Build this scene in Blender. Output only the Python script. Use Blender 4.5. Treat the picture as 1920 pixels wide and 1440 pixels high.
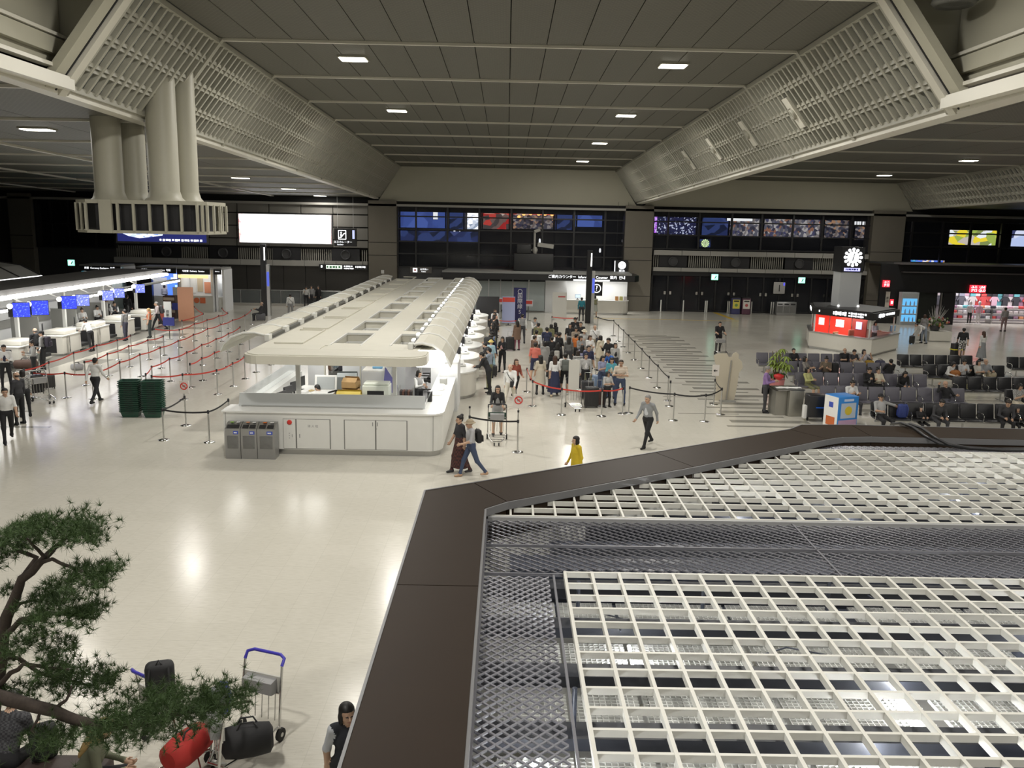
import bpy, bmesh, math, random
import numpy as np
from mathutils import Vector, Matrix
random.seed(7); rng = np.random.RandomState(7)
PI = math.pi
scene = bpy.context.scene
for o in list(bpy.data.objects): bpy.data.objects.remove(o)

# ------------------------------------------------------------------ camera (image taken as 1920 x 1440)
FPX, CX, CY, CAMH = 1600., 960., 720., 6.6
VPX, VPY, ROLL = 951., 420., 0.020
def _ray(x, y): return Vector(((x-CX)/FPX, (CY-y)/FPX, -1.0))
_fw = _ray(VPX, VPY).normalized()
_up = _ray(VPX+1000, VPY+1000*ROLL).cross(_fw).normalized()
if _up.y < 0: _up = -_up
_rt = _fw.cross(_up)
MW = Matrix((_rt, _fw, _up))            # camera space -> world space
CAM = Vector((0, 0, CAMH))
cam_d = bpy.data.cameras.new('camera'); cam = bpy.data.objects.new('camera', cam_d)
scene.collection.objects.link(cam)
cam_d.sensor_width = 36.0; cam_d.lens = FPX/1920*36.0; cam_d.clip_end = 400
cam.matrix_world = Matrix.Translation(CAM) @ MW.to_4x4()
scene.camera = cam
def PZ(x, y, z=0.0):                     # pixel -> point on the level z
    r = MW @ _ray(x, y); return CAM + r*((z-CAMH)/r.z)
def PY(x, y, Y):                         # pixel -> point on the vertical plane at distance Y
    r = MW @ _ray(x, y); return CAM + r*(Y/r.y)
def PX(x, y, X):
    r = MW @ _ray(x, y); return CAM + r*(X/r.x)

# ------------------------------------------------------------------ world, view
w = bpy.data.worlds.new('world'); scene.world = w; w.use_nodes = True
w.node_tree.nodes['Background'].inputs[0].default_value = (.02, .022, .03, 1)
w.node_tree.nodes['Background'].inputs[1].default_value = 0.3
vs = scene.view_settings
vs.view_transform = 'Standard'; vs.look = 'None'; vs.gamma = 1.0; vs.exposure = 0.12; vs.use_curve_mapping = False
try:
    scene.cycles.use_adaptive_sampling = True; scene.cycles.adaptive_threshold = .05
    scene.cycles.max_bounces = 6; scene.cycles.diffuse_bounces = 3; scene.cycles.glossy_bounces = 3
    scene.cycles.transmission_bounces = 4; scene.cycles.transparent_max_bounces = 6
    scene.cycles.sample_clamp_indirect = 6.0; scene.cycles.caustics_reflective = False; scene.cycles.caustics_refractive = False
except Exception: pass
CEIL_WATT = 450.0                        # every ceiling downlight
SLOPE = 0.0195                           # the hall's ceiling falls gently towards the far wall
HI0, LO0 = 12.1, 9.75
def zhi(Y, h0=HI0): return h0 - SLOPE*Y
def zlo(Y): return LO0 - SLOPE*Y
def PC(x, y, h0):                       # pixel -> point on a ceiling plane
    r = MW @ _ray(x, y); return CAM + r*((h0-CAMH)/(r.z+SLOPE*r.y))
YW = 68.0                                # far wall
COL = scene.collection

# ------------------------------------------------------------------ materials
_m = {}
def mat(name, col, rough=.6, metal=0., emit=None, es=0., noise=0., nscale=8., spec=.5, trans=0., bump=0., alpha=1., coat=0.):
    if name in _m: return _m[name]
    m = bpy.data.materials.new(name); m.use_nodes = True; nt = m.node_tree
    b = nt.nodes['Principled BSDF']; L = nt.links.new
    c = (*col, 1) if len(col) == 3 else col
    b.inputs['Base Color'].default_value = c
    b.inputs['Roughness'].default_value = rough; b.inputs['Metallic'].default_value = metal
    b.inputs['Specular IOR Level'].default_value = spec
    b.inputs['Transmission Weight'].default_value = trans; b.inputs['Alpha'].default_value = alpha
    b.inputs['Coat Weight'].default_value = coat
    if emit is not None:
        b.inputs['Emission Color'].default_value = (*emit, 1); b.inputs['Emission Strength'].default_value = es
    if noise > 0 or bump > 0:
        tc = nt.nodes.new('ShaderNodeTexCoord'); n = nt.nodes.new('ShaderNodeTexNoise')
        n.inputs['Scale'].default_value = nscale; n.inputs['Detail'].default_value = 4
        L(tc.outputs['Object'], n.inputs['Vector'])
        if noise > 0:
            mx = nt.nodes.new('ShaderNodeMix'); mx.data_type = 'RGBA'
            mx.inputs['A'].default_value = tuple(v*(1-noise) for v in c[:3])+(1,)
            mx.inputs['B'].default_value = tuple(min(1, v*(1+noise)) for v in c[:3])+(1,)
            L(n.outputs['Fac'], mx.inputs['Factor']); L(mx.outputs['Result'], b.inputs['Base Color'])
        if bump > 0:
            bp = nt.nodes.new('ShaderNodeBump'); bp.inputs['Strength'].default_value = bump
            L(n.outputs['Fac'], bp.inputs['Height']); L(bp.outputs['Normal'], b.inputs['Normal'])
    _m[name] = m; return m
def emat(name, col, s):                  # something that gives off light
    return mat(name, tuple(min(.8, c) for c in col), .5, emit=col, es=s)
def nodemat(name):
    m = bpy.data.materials.new(name); m.use_nodes = True; nt = m.node_tree
    _m[name] = m; return m, nt, nt.nodes['Principled BSDF']
def ramp(nt, stops, interp='LINEAR'):
    r = nt.nodes.new('ShaderNodeValToRGB'); cr = r.color_ramp; cr.interpolation = interp
    while len(cr.elements) > 1: cr.elements.remove(cr.elements[-1])
    cr.elements[0].position = stops[0][0]; cr.elements[0].color = (*stops[0][1], 1)
    for p, c in stops[1:]:
        e = cr.elements.new(p); e.color = (*c, 1)
    return r

# ------------------------------------------------------------------ mesh builder
class MB:
    def __init__(s): s.v = []; s.f = []; s.m = []; s.sm = []
    def add(s, vs, fs, mi=0, smooth=False):
        n = len(s.v); s.v += [tuple(p) for p in vs]
        for f in fs: s.f.append(tuple(i+n for i in f)); s.m.append(mi); s.sm.append(smooth)
        return s
    def box(s, x0, x1, y0, y1, z0, z1, mi=0):
        return s.add([(x0,y0,z0),(x1,y0,z0),(x1,y1,z0),(x0,y1,z0),(x0,y0,z1),(x1,y0,z1),(x1,y1,z1),(x0,y1,z1)],
                     [(0,3,2,1),(4,5,6,7),(0,1,5,4),(1,2,6,5),(2,3,7,6),(3,0,4,7)], mi)
    def quad(s, a, b, c, d, mi=0): return s.add([a,b,c,d], [(0,1,2,3)], mi)
    def bar(s, a, b, wd, ht, mi=0, up=(0,0,1)):          # rectangular bar from a to b
        a, b = Vector(a), Vector(b); t = (b-a).normalized(); u = Vector(up)
        sd = t.cross(u)
        if sd.length < 1e-4: sd = t.cross(Vector((1,0,0)))
        sd.normalize(); u = sd.cross(t); p = []
        for q in (a, b):
            for i, j in ((-1,-1),(1,-1),(1,1),(-1,1)): p.append(q+sd*(i*wd/2)+u*(j*ht/2))
        return s.add(p, [(0,1,2,3),(7,6,5,4),(0,4,5,1),(1,5,6,2),(2,6,7,3),(3,7,4,0)], mi)
    def tube(s, pts, r, n=8, mi=0, caps=True):           # round tube through points; r number or list
        pts = [Vector(p) for p in pts]; rs = r if isinstance(r, (list, tuple)) else [r]*len(pts)
        u = None; vs = []
        for i, p in enumerate(pts):
            t = (pts[min(i+1, len(pts)-1)]-pts[max(i-1, 0)]).normalized()
            if u is None: u = t.orthogonal().normalized()
            else: u = (u-t*u.dot(t)).normalized()
            w_ = t.cross(u)
            for k in range(n):
                a = 2*PI*k/n; vs.append(p+u*(math.cos(a)*rs[i])+w_*(math.sin(a)*rs[i]))
        fs = [(i*n+k, i*n+(k+1) % n, (i+1)*n+(k+1) % n, (i+1)*n+k) for i in range(len(pts)-1) for k in range(n)]
        s.add(vs, fs, mi, True)
        if caps: s.add(vs[:n], [tuple(range(n))[::-1]], mi); s.add(vs[-n:], [tuple(range(n))], mi)
        return s
    def lathe(s, prof, c=(0,0,0), n=16, mi=0, ax='z'):   # profile [(r,h)...]
        vs = []
        for r, h in prof:
            for k in range(n):
                a = 2*PI*k/n; x, y = math.cos(a)*r, math.sin(a)*r
                p = (x, y, h) if ax == 'z' else ((x, h, y) if ax == 'y' else (h, x, y))
                vs.append((p[0]+c[0], p[1]+c[1], p[2]+c[2]))
        m_ = len(prof)
        fs = [(i*n+k, i*n+(k+1) % n, (i+1)*n+(k+1) % n, (i+1)*n+k) for i in range(m_-1) for k in range(n)]
        s.add(vs, fs, mi, True)
        s.add(vs[:n], [tuple(range(n))[::-1]], mi); s.add(vs[-n:], [tuple(range(n))], mi); return s
    def prism(s, poly, z0, z1, mi=0):                    # polygon (xy) extruded in z
        n = len(poly); vs = [(x, y, z0) for x, y in poly]+[(x, y, z1) for x, y in poly]
        return s.add(vs, [tuple(range(n))[::-1], tuple(range(n, 2*n))]+[(i, (i+1) % n, n+(i+1) % n, n+i) for i in range(n)], mi)
    def prismy(s, poly, y0, y1, mi=0):                   # polygon (xz) extruded in y
        n = len(poly); vs = [(x, y0, z) for x, z in poly]+[(x, y1, z) for x, z in poly]
        return s.add(vs, [tuple(range(n)), tuple(range(n, 2*n))[::-1]]+[(i, n+i, n+(i+1) % n, (i+1) % n) for i in range(n)], mi)
    def prismx(s, poly, x0, x1, mi=0):                   # polygon (yz) extruded in x
        n = len(poly); vs = [(x0, y, z) for y, z in poly]+[(x1, y, z) for y, z in poly]
        return s.add(vs, [tuple(range(n))[::-1], tuple(range(n, 2*n))]+[(i, (i+1) % n, n+(i+1) % n, n+i) for i in range(n)], mi)
    def rbox(s, x0, x1, y0, y1, z0, z1, r=.02, mi=0, seg=2, smooth=True):   # box with rounded edges
        bm = bmesh.new(); bmesh.ops.create_cube(bm, size=1)
        for v in bm.verts: v.co = ((x0+x1)/2+v.co.x*(x1-x0), (y0+y1)/2+v.co.y*(y1-y0), (z0+z1)/2+v.co.z*(z1-z0))
        r = min(r, .49*min(abs(x1-x0), abs(y1-y0), abs(z1-z0)))
        bmesh.ops.bevel(bm, geom=list(bm.edges), offset=r, segments=seg, affect='EDGES', profile=.5)
        bm.verts.index_update()
        s.add([v.co.copy() for v in bm.verts], [tuple(v.index for v in f.verts) for f in bm.faces], mi, smooth); bm.free(); return s
    def xf(s, M):                                        # transform everything so far
        s.v = [tuple(M @ Vector(p)) for p in s.v]; return s
    def mesh(s, name, mats):
        me = bpy.data.meshes.new(name); me.from_pydata(s.v, [], s.f)
        for m in (mats if isinstance(mats, (list, tuple)) else [mats]): me.materials.append(m)
        me.polygons.foreach_set('material_index', s.m); me.polygons.foreach_set('use_smooth', s.sm)
        me.update(); return me
    def build(s, name, mats, parent=None, **kw):
        return link(name, s.mesh(name, mats), parent, **kw)
def link(name, me, parent=None, loc=None, rz=None, label=None, cat=None, group=None, kind=None, M=None):
    o = bpy.data.objects.new(name, me); COL.objects.link(o)
    if parent is not None: o.parent = parent
    if M is not None: o.matrix_local = M
    if loc is not None: o.location = loc
    if rz is not None: o.rotation_euler = (0, 0, rz)
    if label: o['label'] = label
    if cat: o['category'] = cat
    if group: o['group'] = group
    if kind: o['kind'] = kind
    return o
def thing(name, label, cat, loc=(0,0,0), rz=0., group=None):
    return link(name, None, None, loc, rz, label, cat, group)
def struct(name, mb, m, parent=None): return mb.build(name, m, parent, kind='structure' if parent is None else None)
def copy_tree(o, parent=None, label=None, group=None, loc=None, rz=None):
    c = o.copy(); COL.objects.link(c); c.parent = parent
    if label: c['label'] = label
    if group: c['group'] = group
    if loc is not None: c.location = loc
    if rz is not None: c.rotation_euler = (0, 0, rz)
    for ch in list(o.children):
        d = copy_tree(ch, c)
    return c
def text_mesh(name, s, size, m, parent=None, M=None, align='CENTER', extrude=.004, loc=None, **kw):
    cu = bpy.data.curves.new(name, 'FONT'); cu.body = s; cu.size = size; cu.align_x = align; cu.align_y = 'CENTER'
    cu.extrude = extrude; cu.resolution_u = 2
    t = bpy.data.objects.new(name+'_tmp', cu); COL.objects.link(t)
    dg = bpy.context.evaluated_depsgraph_get()
    me = bpy.data.meshes.new_from_object(t.evaluated_get(dg)); me.name = name
    bpy.data.objects.remove(t); bpy.data.curves.remove(cu)
    me.materials.clear(); me.materials.append(m)
    return link(name, me, parent, M=M, loc=loc, **kw)
FACE_CAM = Matrix.Rotation(PI/2, 4, 'X')                 # text lying in xy -> standing, read from -y
def wall_text(name, s, x, y, z, size, m, parent=None, align='CENTER', rz=0., **kw):
    return text_mesh(name, s, size, m, parent, Matrix.Translation((x, y, z)) @ Matrix.Rotation(rz, 4, 'Z') @ FACE_CAM, align, **kw)

def marks(t, x0, x1, y, z, hh, m, n, nm='lettering_mark'):       # lettering too small to read: a row of short lit strokes
    mb = MB(); x = x0; st = (x1-x0)/n
    for k in range(n): mb.box(x0+st*k, x0+st*(k+.55+.3*((k*7) % 3)/2), y-.012, y, z-hh/2*(.7+.3*(k % 2)), z+hh/2)
    return mb.build(nm, m, t, kind='stuff')

# common materials
WHITE = mat('white_laminate', (.72, .72, .69), .35, noise=.04, nscale=3)
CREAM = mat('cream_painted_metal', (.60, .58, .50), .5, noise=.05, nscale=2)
STEEL = mat('brushed_steel', (.55, .55, .54), .32, metal=1., noise=.08, nscale=30)
CHROME = mat('polished_steel', (.72, .72, .71), .14, metal=1.)
BLACK = mat('black_plastic', (.018, .018, .02), .4)
DARK = mat('dark_grey_panel', (.05, .05, .052), .5, noise=.1, nscale=4)
RUBBER = mat('black_rubber', (.02, .02, .02), .8)
GLASSD = mat('dark_window_glass', (.02, .022, .03), .06, spec=.6, alpha=.32)
GLASS = mat('clear_glass', (.75, .8, .8), .03, alpha=.18)
FROST = mat('frosted_glass', (.42, .47, .47), .45, noise=.05)
GREYP = mat('grey_panel', (.30, .30, .28), .55, noise=.06, nscale=1.5)
RED = mat('red_paint', (.62, .04, .03), .5)
LWHITE = emat('lit_white', (1., .99, .95), 2.6)
LSIGN = emat('lit_sign_white', (.95, .97, 1.), 1.6)
TXTB = mat('black_lettering', (.02, .02, .02), .6)
TXTG = mat('grey_lettering', (.3, .3, .3), .6)
# ================================================================== FLOOR
def floor_mat():
    m, nt, b = nodemat('polished_beige_floor'); L = nt.links.new; N = nt.nodes.new
    tc = N('ShaderNodeTexCoord')
    n1 = N('ShaderNodeTexNoise'); n1.inputs['Scale'].default_value = 26; n1.inputs['Detail'].default_value = 6
    mp = N('ShaderNodeMapping'); mp.inputs['Scale'].default_value = (.22, 1.6, 1); L(tc.outputs['Object'], mp.inputs[0])
    L(mp.outputs[0], n1.inputs['Vector'])
    n2 = N('ShaderNodeTexNoise'); n2.inputs['Scale'].default_value = .6; n2.inputs['Detail'].default_value = 3
    L(tc.outputs['Object'], n2.inputs['Vector'])
    r1 = ramp(nt, [(.25, (.54, .515, .45)), (.5, (.61, .585, .515)), (.8, (.65, .625, .56))]); L(n1.outputs['Fac'], r1.inputs[0])
    sp = N('ShaderNodeTexNoise'); sp.inputs['Scale'].default_value = 60; sp.inputs['Detail'].default_value = 2   # small scuffs
    mp2 = N('ShaderNodeMapping'); mp2.inputs['Scale'].default_value = (.35, 1., 1); mp2.inputs['Rotation'].default_value = (0, 0, .5)
    L(tc.outputs['Object'], mp2.inputs[0]); L(mp2.outputs[0], sp.inputs['Vector'])
    r2 = ramp(nt, [(.0, (1, 1, 1)), (.69, (1, 1, 1)), (.75, (.74, .74, .75))]); L(sp.outputs['Fac'], r2.inputs[0])
    br = N('ShaderNodeTexBrick'); br.offset = 0; br.inputs['Scale'].default_value = 1; br.inputs['Brick Width'].default_value = .6
    br.inputs['Row Height'].default_value = .6; br.inputs['Mortar Size'].default_value = .004; br.inputs['Mortar Smooth'].default_value = .3
    br.inputs['Color1'].default_value = (1, 1, 1, 1); br.inputs['Color2'].default_value = (.965, .965, .96, 1); br.inputs['Mortar'].default_value = (.86, .86, .85, 1)
    L(tc.outputs['Object'], br.inputs['Vector'])
    def mul(a, c):
        x = N('ShaderNodeMix'); x.data_type = 'RGBA'; x.blend_type = 'MULTIPLY'; x.inputs['Factor'].default_value = 1
        L(a, x.inputs['A']); L(c, x.inputs['B']); return x.outputs['Result']
    L(mul(mul(r1.outputs[0], r2.outputs[0]), br.outputs['Color']), b.inputs['Base Color'])
    rr = N('ShaderNodeMapRange'); rr.inputs['To Min'].default_value = .13; rr.inputs['To Max'].default_value = .24
    L(n2.outputs['Fac'], rr.inputs['Value']); L(rr.outputs[0], b.inputs['Roughness'])
    bp = N('ShaderNodeBump'); bp.inputs['Strength'].default_value = .035; bp.inputs['Distance'].default_value = .02
    L(n1.outputs['Fac'], bp.inputs['Height']); L(bp.outputs['Normal'], b.inputs['Normal'])
    b.inputs['Specular IOR Level'].default_value = .26
    return m
FLOOR = struct('floor', MB().box(-62, 62, -14, YW+14, -.3, 0), floor_mat())
STRIPE = mat('grey_floor_stripe', (.27, .26, .225), .2, noise=.06, nscale=5)
STRIPE2 = mat('grey_floor_mat', (.22, .21, .185), .35, noise=.06, nscale=5)
YEL = mat('yellow_tactile_strip', (.62, .42, .06), .5)
def fstripe(x0, y0, x1, y1, wd, m=STRIPE, name='floor_stripe'):
    a, b_ = PZ(x0, y0), PZ(x1, y1)
    return MB().box(min(a.x, b_.x), max(a.x, b_.x), (a.y+b_.y)/2-wd/2, (a.y+b_.y)/2+wd/2, -.002, .004).build(name, m, FLOOR)
# diagonal field of dark stripes beyond the queue: pairs of a short narrow and a wide stripe
ya, yb = PZ(1240, 629).y, PZ(1430, 800).y
ns = int((ya-yb)/.74)
for i in range(ns+1):
    t = i/ns; Y = ya+(yb-ya)*t
    xl = 7.6+(.3 if i % 2 else 0); xr = xl+(2.75 if i % 2 else 2.4)
    wd = .40 if i % 2 else .2
    MB().box(xl, xr, Y-wd/2, Y+wd/2, -.002, .004).build('floor_stripe', STRIPE, FLOOR)
    if i % 4 == 2: MB().box(xl-1.3, xl+.9, Y+.33, Y+.41, -.002, .004).build('floor_stripe', STRIPE, FLOOR)
for (a, b_) in (((1100, 596.5), (1385, 602)),):
    fstripe(*a, *b_, .16, YEL, 'tactile_strip')
p0, p1 = PZ(1340, 586), PZ(1375, 599)
MB().bar((p0.x, p0.y, .003), (p1.x, p1.y, .003), .35, .008).build('tactile_strip', YEL, FLOOR)
for (x0, y0, x1, y1) in ((0, 711, 88, 713), (0, 798, 90, 803), (0, 770, 60, 772)):   # dark bands near the left queue
    fstripe(x0, y0, x1, y1, .22)
# grey standing zones in front of the check-in desks
MB().box(-21.4, -19.9, 33.5, 56, -.002, .005).build('floor_mat', STRIPE2, FLOOR)
for k in range(5):
    MB().box(-19.6, -18.3, 38.4+3.2*k, 39.6+3.2*k, -.002, .004).build('floor_mat', STRIPE, FLOOR)

# ================================================================== CEILING
def perf_mat():
    m, nt, b = nodemat('perforated_ceiling_metal'); L = nt.links.new; N = nt.nodes.new
    tc = N('ShaderNodeTexCoord'); mp = N('ShaderNodeMapping'); mp.inputs['Scale'].default_value = (7., 5., 1)
    L(tc.outputs['Object'], mp.inputs[0])
    ck = N('ShaderNodeTexBrick'); ck.offset = .5; ck.inputs['Scale'].default_value = 1; ck.inputs['Brick Width'].default_value = 1; ck.inputs['Row Height'].default_value = .5
    ck.inputs['Mortar Size'].default_value = .16; ck.inputs['Color1'].default_value = (.06, .058, .044, 1); ck.inputs['Color2'].default_value = (.07, .067, .05, 1)
    ck.inputs['Mortar'].default_value = (.105, .10, .078, 1)
    L(mp.outputs[0], ck.inputs['Vector']); L(ck.outputs['Color'], b.inputs['Base Color'])
    b.inputs['Roughness'].default_value = .55; return m
PERF = perf_mat()
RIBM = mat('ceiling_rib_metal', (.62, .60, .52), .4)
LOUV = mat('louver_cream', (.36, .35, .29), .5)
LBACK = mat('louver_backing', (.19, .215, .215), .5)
SLOT = mat('black_gap', (.012, .012, .012), .9)
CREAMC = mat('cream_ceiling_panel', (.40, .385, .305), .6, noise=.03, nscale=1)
XT, XB = 8.2, 10.05                       # half width of a coffer at its top and at its foot
CEIL = struct('ceiling', MB().box(-62, 62, -14, YW+14, 14.4, 14.6), SLOT)
RIB_Y = [20.2+5.38*k for k in range(10)]  # ribs of the high ceiling
RIB_Y = [y for y in RIB_Y if y < YW-.5]
def ceiling_panels(x0, x1, h0, ys, step, mtl, tag_n='ceiling_panel'):
    n = max(1, round((x1-x0)/step)); wd = (x1-x0)/n; cache = {}
    for a, b_ in zip(ys[:-1], ys[1:]):
        L_ = b_-a
        key = round(L_, 2)
        if key not in cache:
            mb = MB(); hw, hl = wd/2-.012, L_/2-.06; d = -SLOPE*hl
            mb.add([(-hw, -hl, -d), (hw, -hl, -d), (hw, hl, d), (-hw, hl, d), (-hw, -hl, -d+.05), (hw, -hl, -d+.05), (hw, hl, d+.05), (-hw, hl, d+.05)],
                   [(0, 3, 2, 1), (4, 5, 6, 7), (0, 1, 5, 4), (1, 2, 6, 5), (2, 3, 7, 6), (3, 0, 4, 7)])
            cache[key] = mb.mesh(tag_n, mtl)
        for i in range(n):
            yc = (a+b_)/2; link(tag_n, cache[key], CEIL, loc=(x0+wd*(i+.5), yc, h0-SLOPE*yc))
def ribs(x0, x1, h0, ys):
    for y in ys:
        z = h0-SLOPE*y
        MB().box(x0, x1, y-.05, y+.05, z-.07, z+.02).build('ceiling_rib', RIBM, CEIL)
        MB().box(x0, x1, y+.05, y+.16, z-.035, z+.02).build('ceiling_gap', SLOT, CEIL)
hy = [-14, -6.7, -1.3, 4.06, 9.44, 14.82]+RIB_Y+[YW]
ceiling_panels(-XT, XT, HI0, hy, 1.025, PERF)
ribs(-XT, XT, HI0, hy[1:-1])
RC = 20.65; RH0 = 11.58                   # the next coffer
rry = [-14, 0, 12, 18.2, 23.8, 29.3, 34.8, 40.2, 45.8, 51.3, 57.2, 62.8, YW]
ceiling_panels(RC-XT, RC+9.3, RH0, rry, 2.5, PERF)
ribs(RC-XT, RC+9.3, RH0, rry[1:-1])
lry = [-14, -4, 6, 13.7, 19.5, 25, 30.7, 36.1, 41.3, 46.6, 51.8, 57, 62.3, YW]
ceiling_panels(-46, -XB-.35, LO0, lry, 2.99, PERF)
ribs(-46, -XB-.35, LO0, lry[1:-1])
for x in (-18.2, -25.5, -33.5):
    MB().bar((x, -14, zlo(-14)-.04), (x, YW, zlo(YW)-.04), .16, .08).build('ceiling_rib', RIBM, CEIL)
ceiling_panels(RC+11.3, 62, LO0, [-14, 14, 30, 45, 57, YW], 7, PERF)
# louvred slopes of the coffers, bay by bay
def slope_side(sgn, cx, xt, xb, h0, h1, ys, nsl, skip=None, cross=4):
    # from (cx+sgn*xt, top) down to (cx+sgn*xb, foot)
    for bi, (a, b_) in enumerate(zip(ys[:-1], ys[1:])):
        def pt(u, Y, off=0.):            # u 0 top .. 1 foot; off: lift off the slope into the hall
            zt, zb = h0-SLOPE*Y, h1-SLOPE*Y
            x = cx+sgn*(xt+(xb-xt)*u); z = zt+(zb-zt)*u
            n = Vector((-sgn*(zt-zb), 0, -(xb-xt))).normalized()
            return Vector((x, Y, z))+n*off
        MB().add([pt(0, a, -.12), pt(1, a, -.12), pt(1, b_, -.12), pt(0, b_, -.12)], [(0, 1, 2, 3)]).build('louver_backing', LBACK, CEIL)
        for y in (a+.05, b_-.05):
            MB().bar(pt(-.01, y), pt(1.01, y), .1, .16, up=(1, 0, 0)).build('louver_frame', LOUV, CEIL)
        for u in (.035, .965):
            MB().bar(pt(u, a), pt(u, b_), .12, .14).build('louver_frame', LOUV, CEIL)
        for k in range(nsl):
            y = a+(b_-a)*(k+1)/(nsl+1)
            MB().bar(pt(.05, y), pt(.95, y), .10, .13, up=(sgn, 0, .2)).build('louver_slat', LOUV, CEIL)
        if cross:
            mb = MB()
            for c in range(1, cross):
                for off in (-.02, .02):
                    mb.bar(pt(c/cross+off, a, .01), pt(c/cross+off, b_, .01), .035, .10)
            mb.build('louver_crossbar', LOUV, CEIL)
SY = [20.2]+RIB_Y[1:]+[YW]
slope_side(-1, 0, XT, XB, HI0, LO0, SY, 12)
slope_side(1, 0, XT, XB, HI0, LO0, SY, 12)
slope_side(1, RC, 9.3, 11.0, RH0, LO0-.1, [40.2, 45.8, 51.3, 57.2, 62.8, YW], 12, cross=4)
# speaker plates set into the right-hand slope
for Y in (28.3, 33.6, 39.0, 44.3):
    u = .52; zt, zb = zhi(Y), zlo(Y); x = XT+(XB-XT)*u; z = zt+(zb-zt)*u
    n = Vector((-(zt-zb), 0, -(XB-XT))).normalized(); up = Vector((XT-XB, 0, zt-zb)).normalized()
    M = Matrix((up.cross(n), up, n)).transposed().to_4x4(); M.translation = Vector((x, Y, z))+n*.1
    t = thing('ceiling_spotlight', 'cream plate with a round swivelling lamp housing set in the louvred ceiling slope', 'spotlight', group='swivel lamps in the louvred slope')
    t.matrix_world = M
    MB().box(-.24, .24, -.55, .55, -.03, .03).build('plate', CREAM, t)
    MB().lathe([(.17, 0), (.17, .1), (.13, .14), (.13, .05)], (0, 0, 0), 16).build('housing', LOUV, t)
    MB().lathe([(.12, .06), (.12, .065)], (0, 0, 0), 16).build('lens', DARK, t)
    MB().box(-.03, .03, -.2, .2, .02, .12).build('yoke', LOUV, t)
# beams along the foot of the coffer, and the white lip underneath
def beam(x0, x1, y0, y1, name, dz0=0., dz1=.5, m=RIBM):
    mb = MB(); v = []
    for Y in (y0, y1):
        for (x, dz) in ((x0, dz0), (x1, dz0), (x1, dz1), (x0, dz1)): v.append((x, Y, zlo(Y)+dz))
    mb.add(v, [(0, 1, 2, 3), (7, 6, 5, 4), (0, 4, 5, 1), (1, 5, 6, 2), (2, 6, 7, 3), (3, 7, 4, 0)]); return struct(name, mb, m)
beam(-XB-.35, -XB+.02, -14, YW, 'trim_1', -.12, .12); beam(XB-.02, XB+.45, -14, YW, 'trim_2', -.12, .12)
beam(RC+11.0, RC+11.4, 30, YW, 'trim_3', -.12, .12)
# near bay: smooth cream sides with metal bands instead of louvres
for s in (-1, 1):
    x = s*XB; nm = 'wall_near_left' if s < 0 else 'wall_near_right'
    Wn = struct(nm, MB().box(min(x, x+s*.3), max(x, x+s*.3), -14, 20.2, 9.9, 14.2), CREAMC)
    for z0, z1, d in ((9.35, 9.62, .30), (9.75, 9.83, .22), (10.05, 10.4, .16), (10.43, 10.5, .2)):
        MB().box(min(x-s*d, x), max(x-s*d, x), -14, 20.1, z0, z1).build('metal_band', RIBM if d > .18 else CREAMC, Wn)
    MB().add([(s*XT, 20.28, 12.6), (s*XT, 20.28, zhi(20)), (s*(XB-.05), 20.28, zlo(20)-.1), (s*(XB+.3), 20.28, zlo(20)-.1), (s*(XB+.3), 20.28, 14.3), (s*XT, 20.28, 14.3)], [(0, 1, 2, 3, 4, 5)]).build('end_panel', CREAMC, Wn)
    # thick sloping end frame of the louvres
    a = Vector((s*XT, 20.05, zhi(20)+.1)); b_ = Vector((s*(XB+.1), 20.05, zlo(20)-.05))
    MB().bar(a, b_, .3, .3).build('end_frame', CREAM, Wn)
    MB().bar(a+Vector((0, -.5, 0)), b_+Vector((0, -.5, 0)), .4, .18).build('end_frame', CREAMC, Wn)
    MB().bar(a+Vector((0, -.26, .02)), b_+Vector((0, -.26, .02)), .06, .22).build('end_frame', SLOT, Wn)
# speaker drum hung in the near bay
sp = thing('ceiling_speaker', 'round dark speaker drum at the corner of the near ceiling bay', 'speaker', tuple(PY(1790, 2, 19.0)))
MB().lathe([(.2, .12), (.42, .1), (.46, -.02), (.38, -.1), (.3, -.04)], n=24).build('ring', mat('speaker_ring', (.1, .1, .09), .4), sp)
MB().lathe([(.3, -.03), (.28, -.02)], n=24).build('cone', BLACK, sp)
# far ends of the coffers (smooth cream trapezoids)
TY0, TY1 = YW-.05, YW-1.0
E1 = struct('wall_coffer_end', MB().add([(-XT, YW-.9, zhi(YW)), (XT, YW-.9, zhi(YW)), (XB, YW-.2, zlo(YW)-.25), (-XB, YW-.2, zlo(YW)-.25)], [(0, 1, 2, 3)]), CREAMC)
MB().add([(RC-XT, YW-.9, RH0-SLOPE*YW), (RC+9.3, YW-.9, RH0-SLOPE*YW), (RC+11, YW-.2, zlo(YW)-.25), (RC-XB, YW-.2, zlo(YW)-.25)], [(0, 1, 2, 3)]).build('end_panel', CREAMC, E1)
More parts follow.
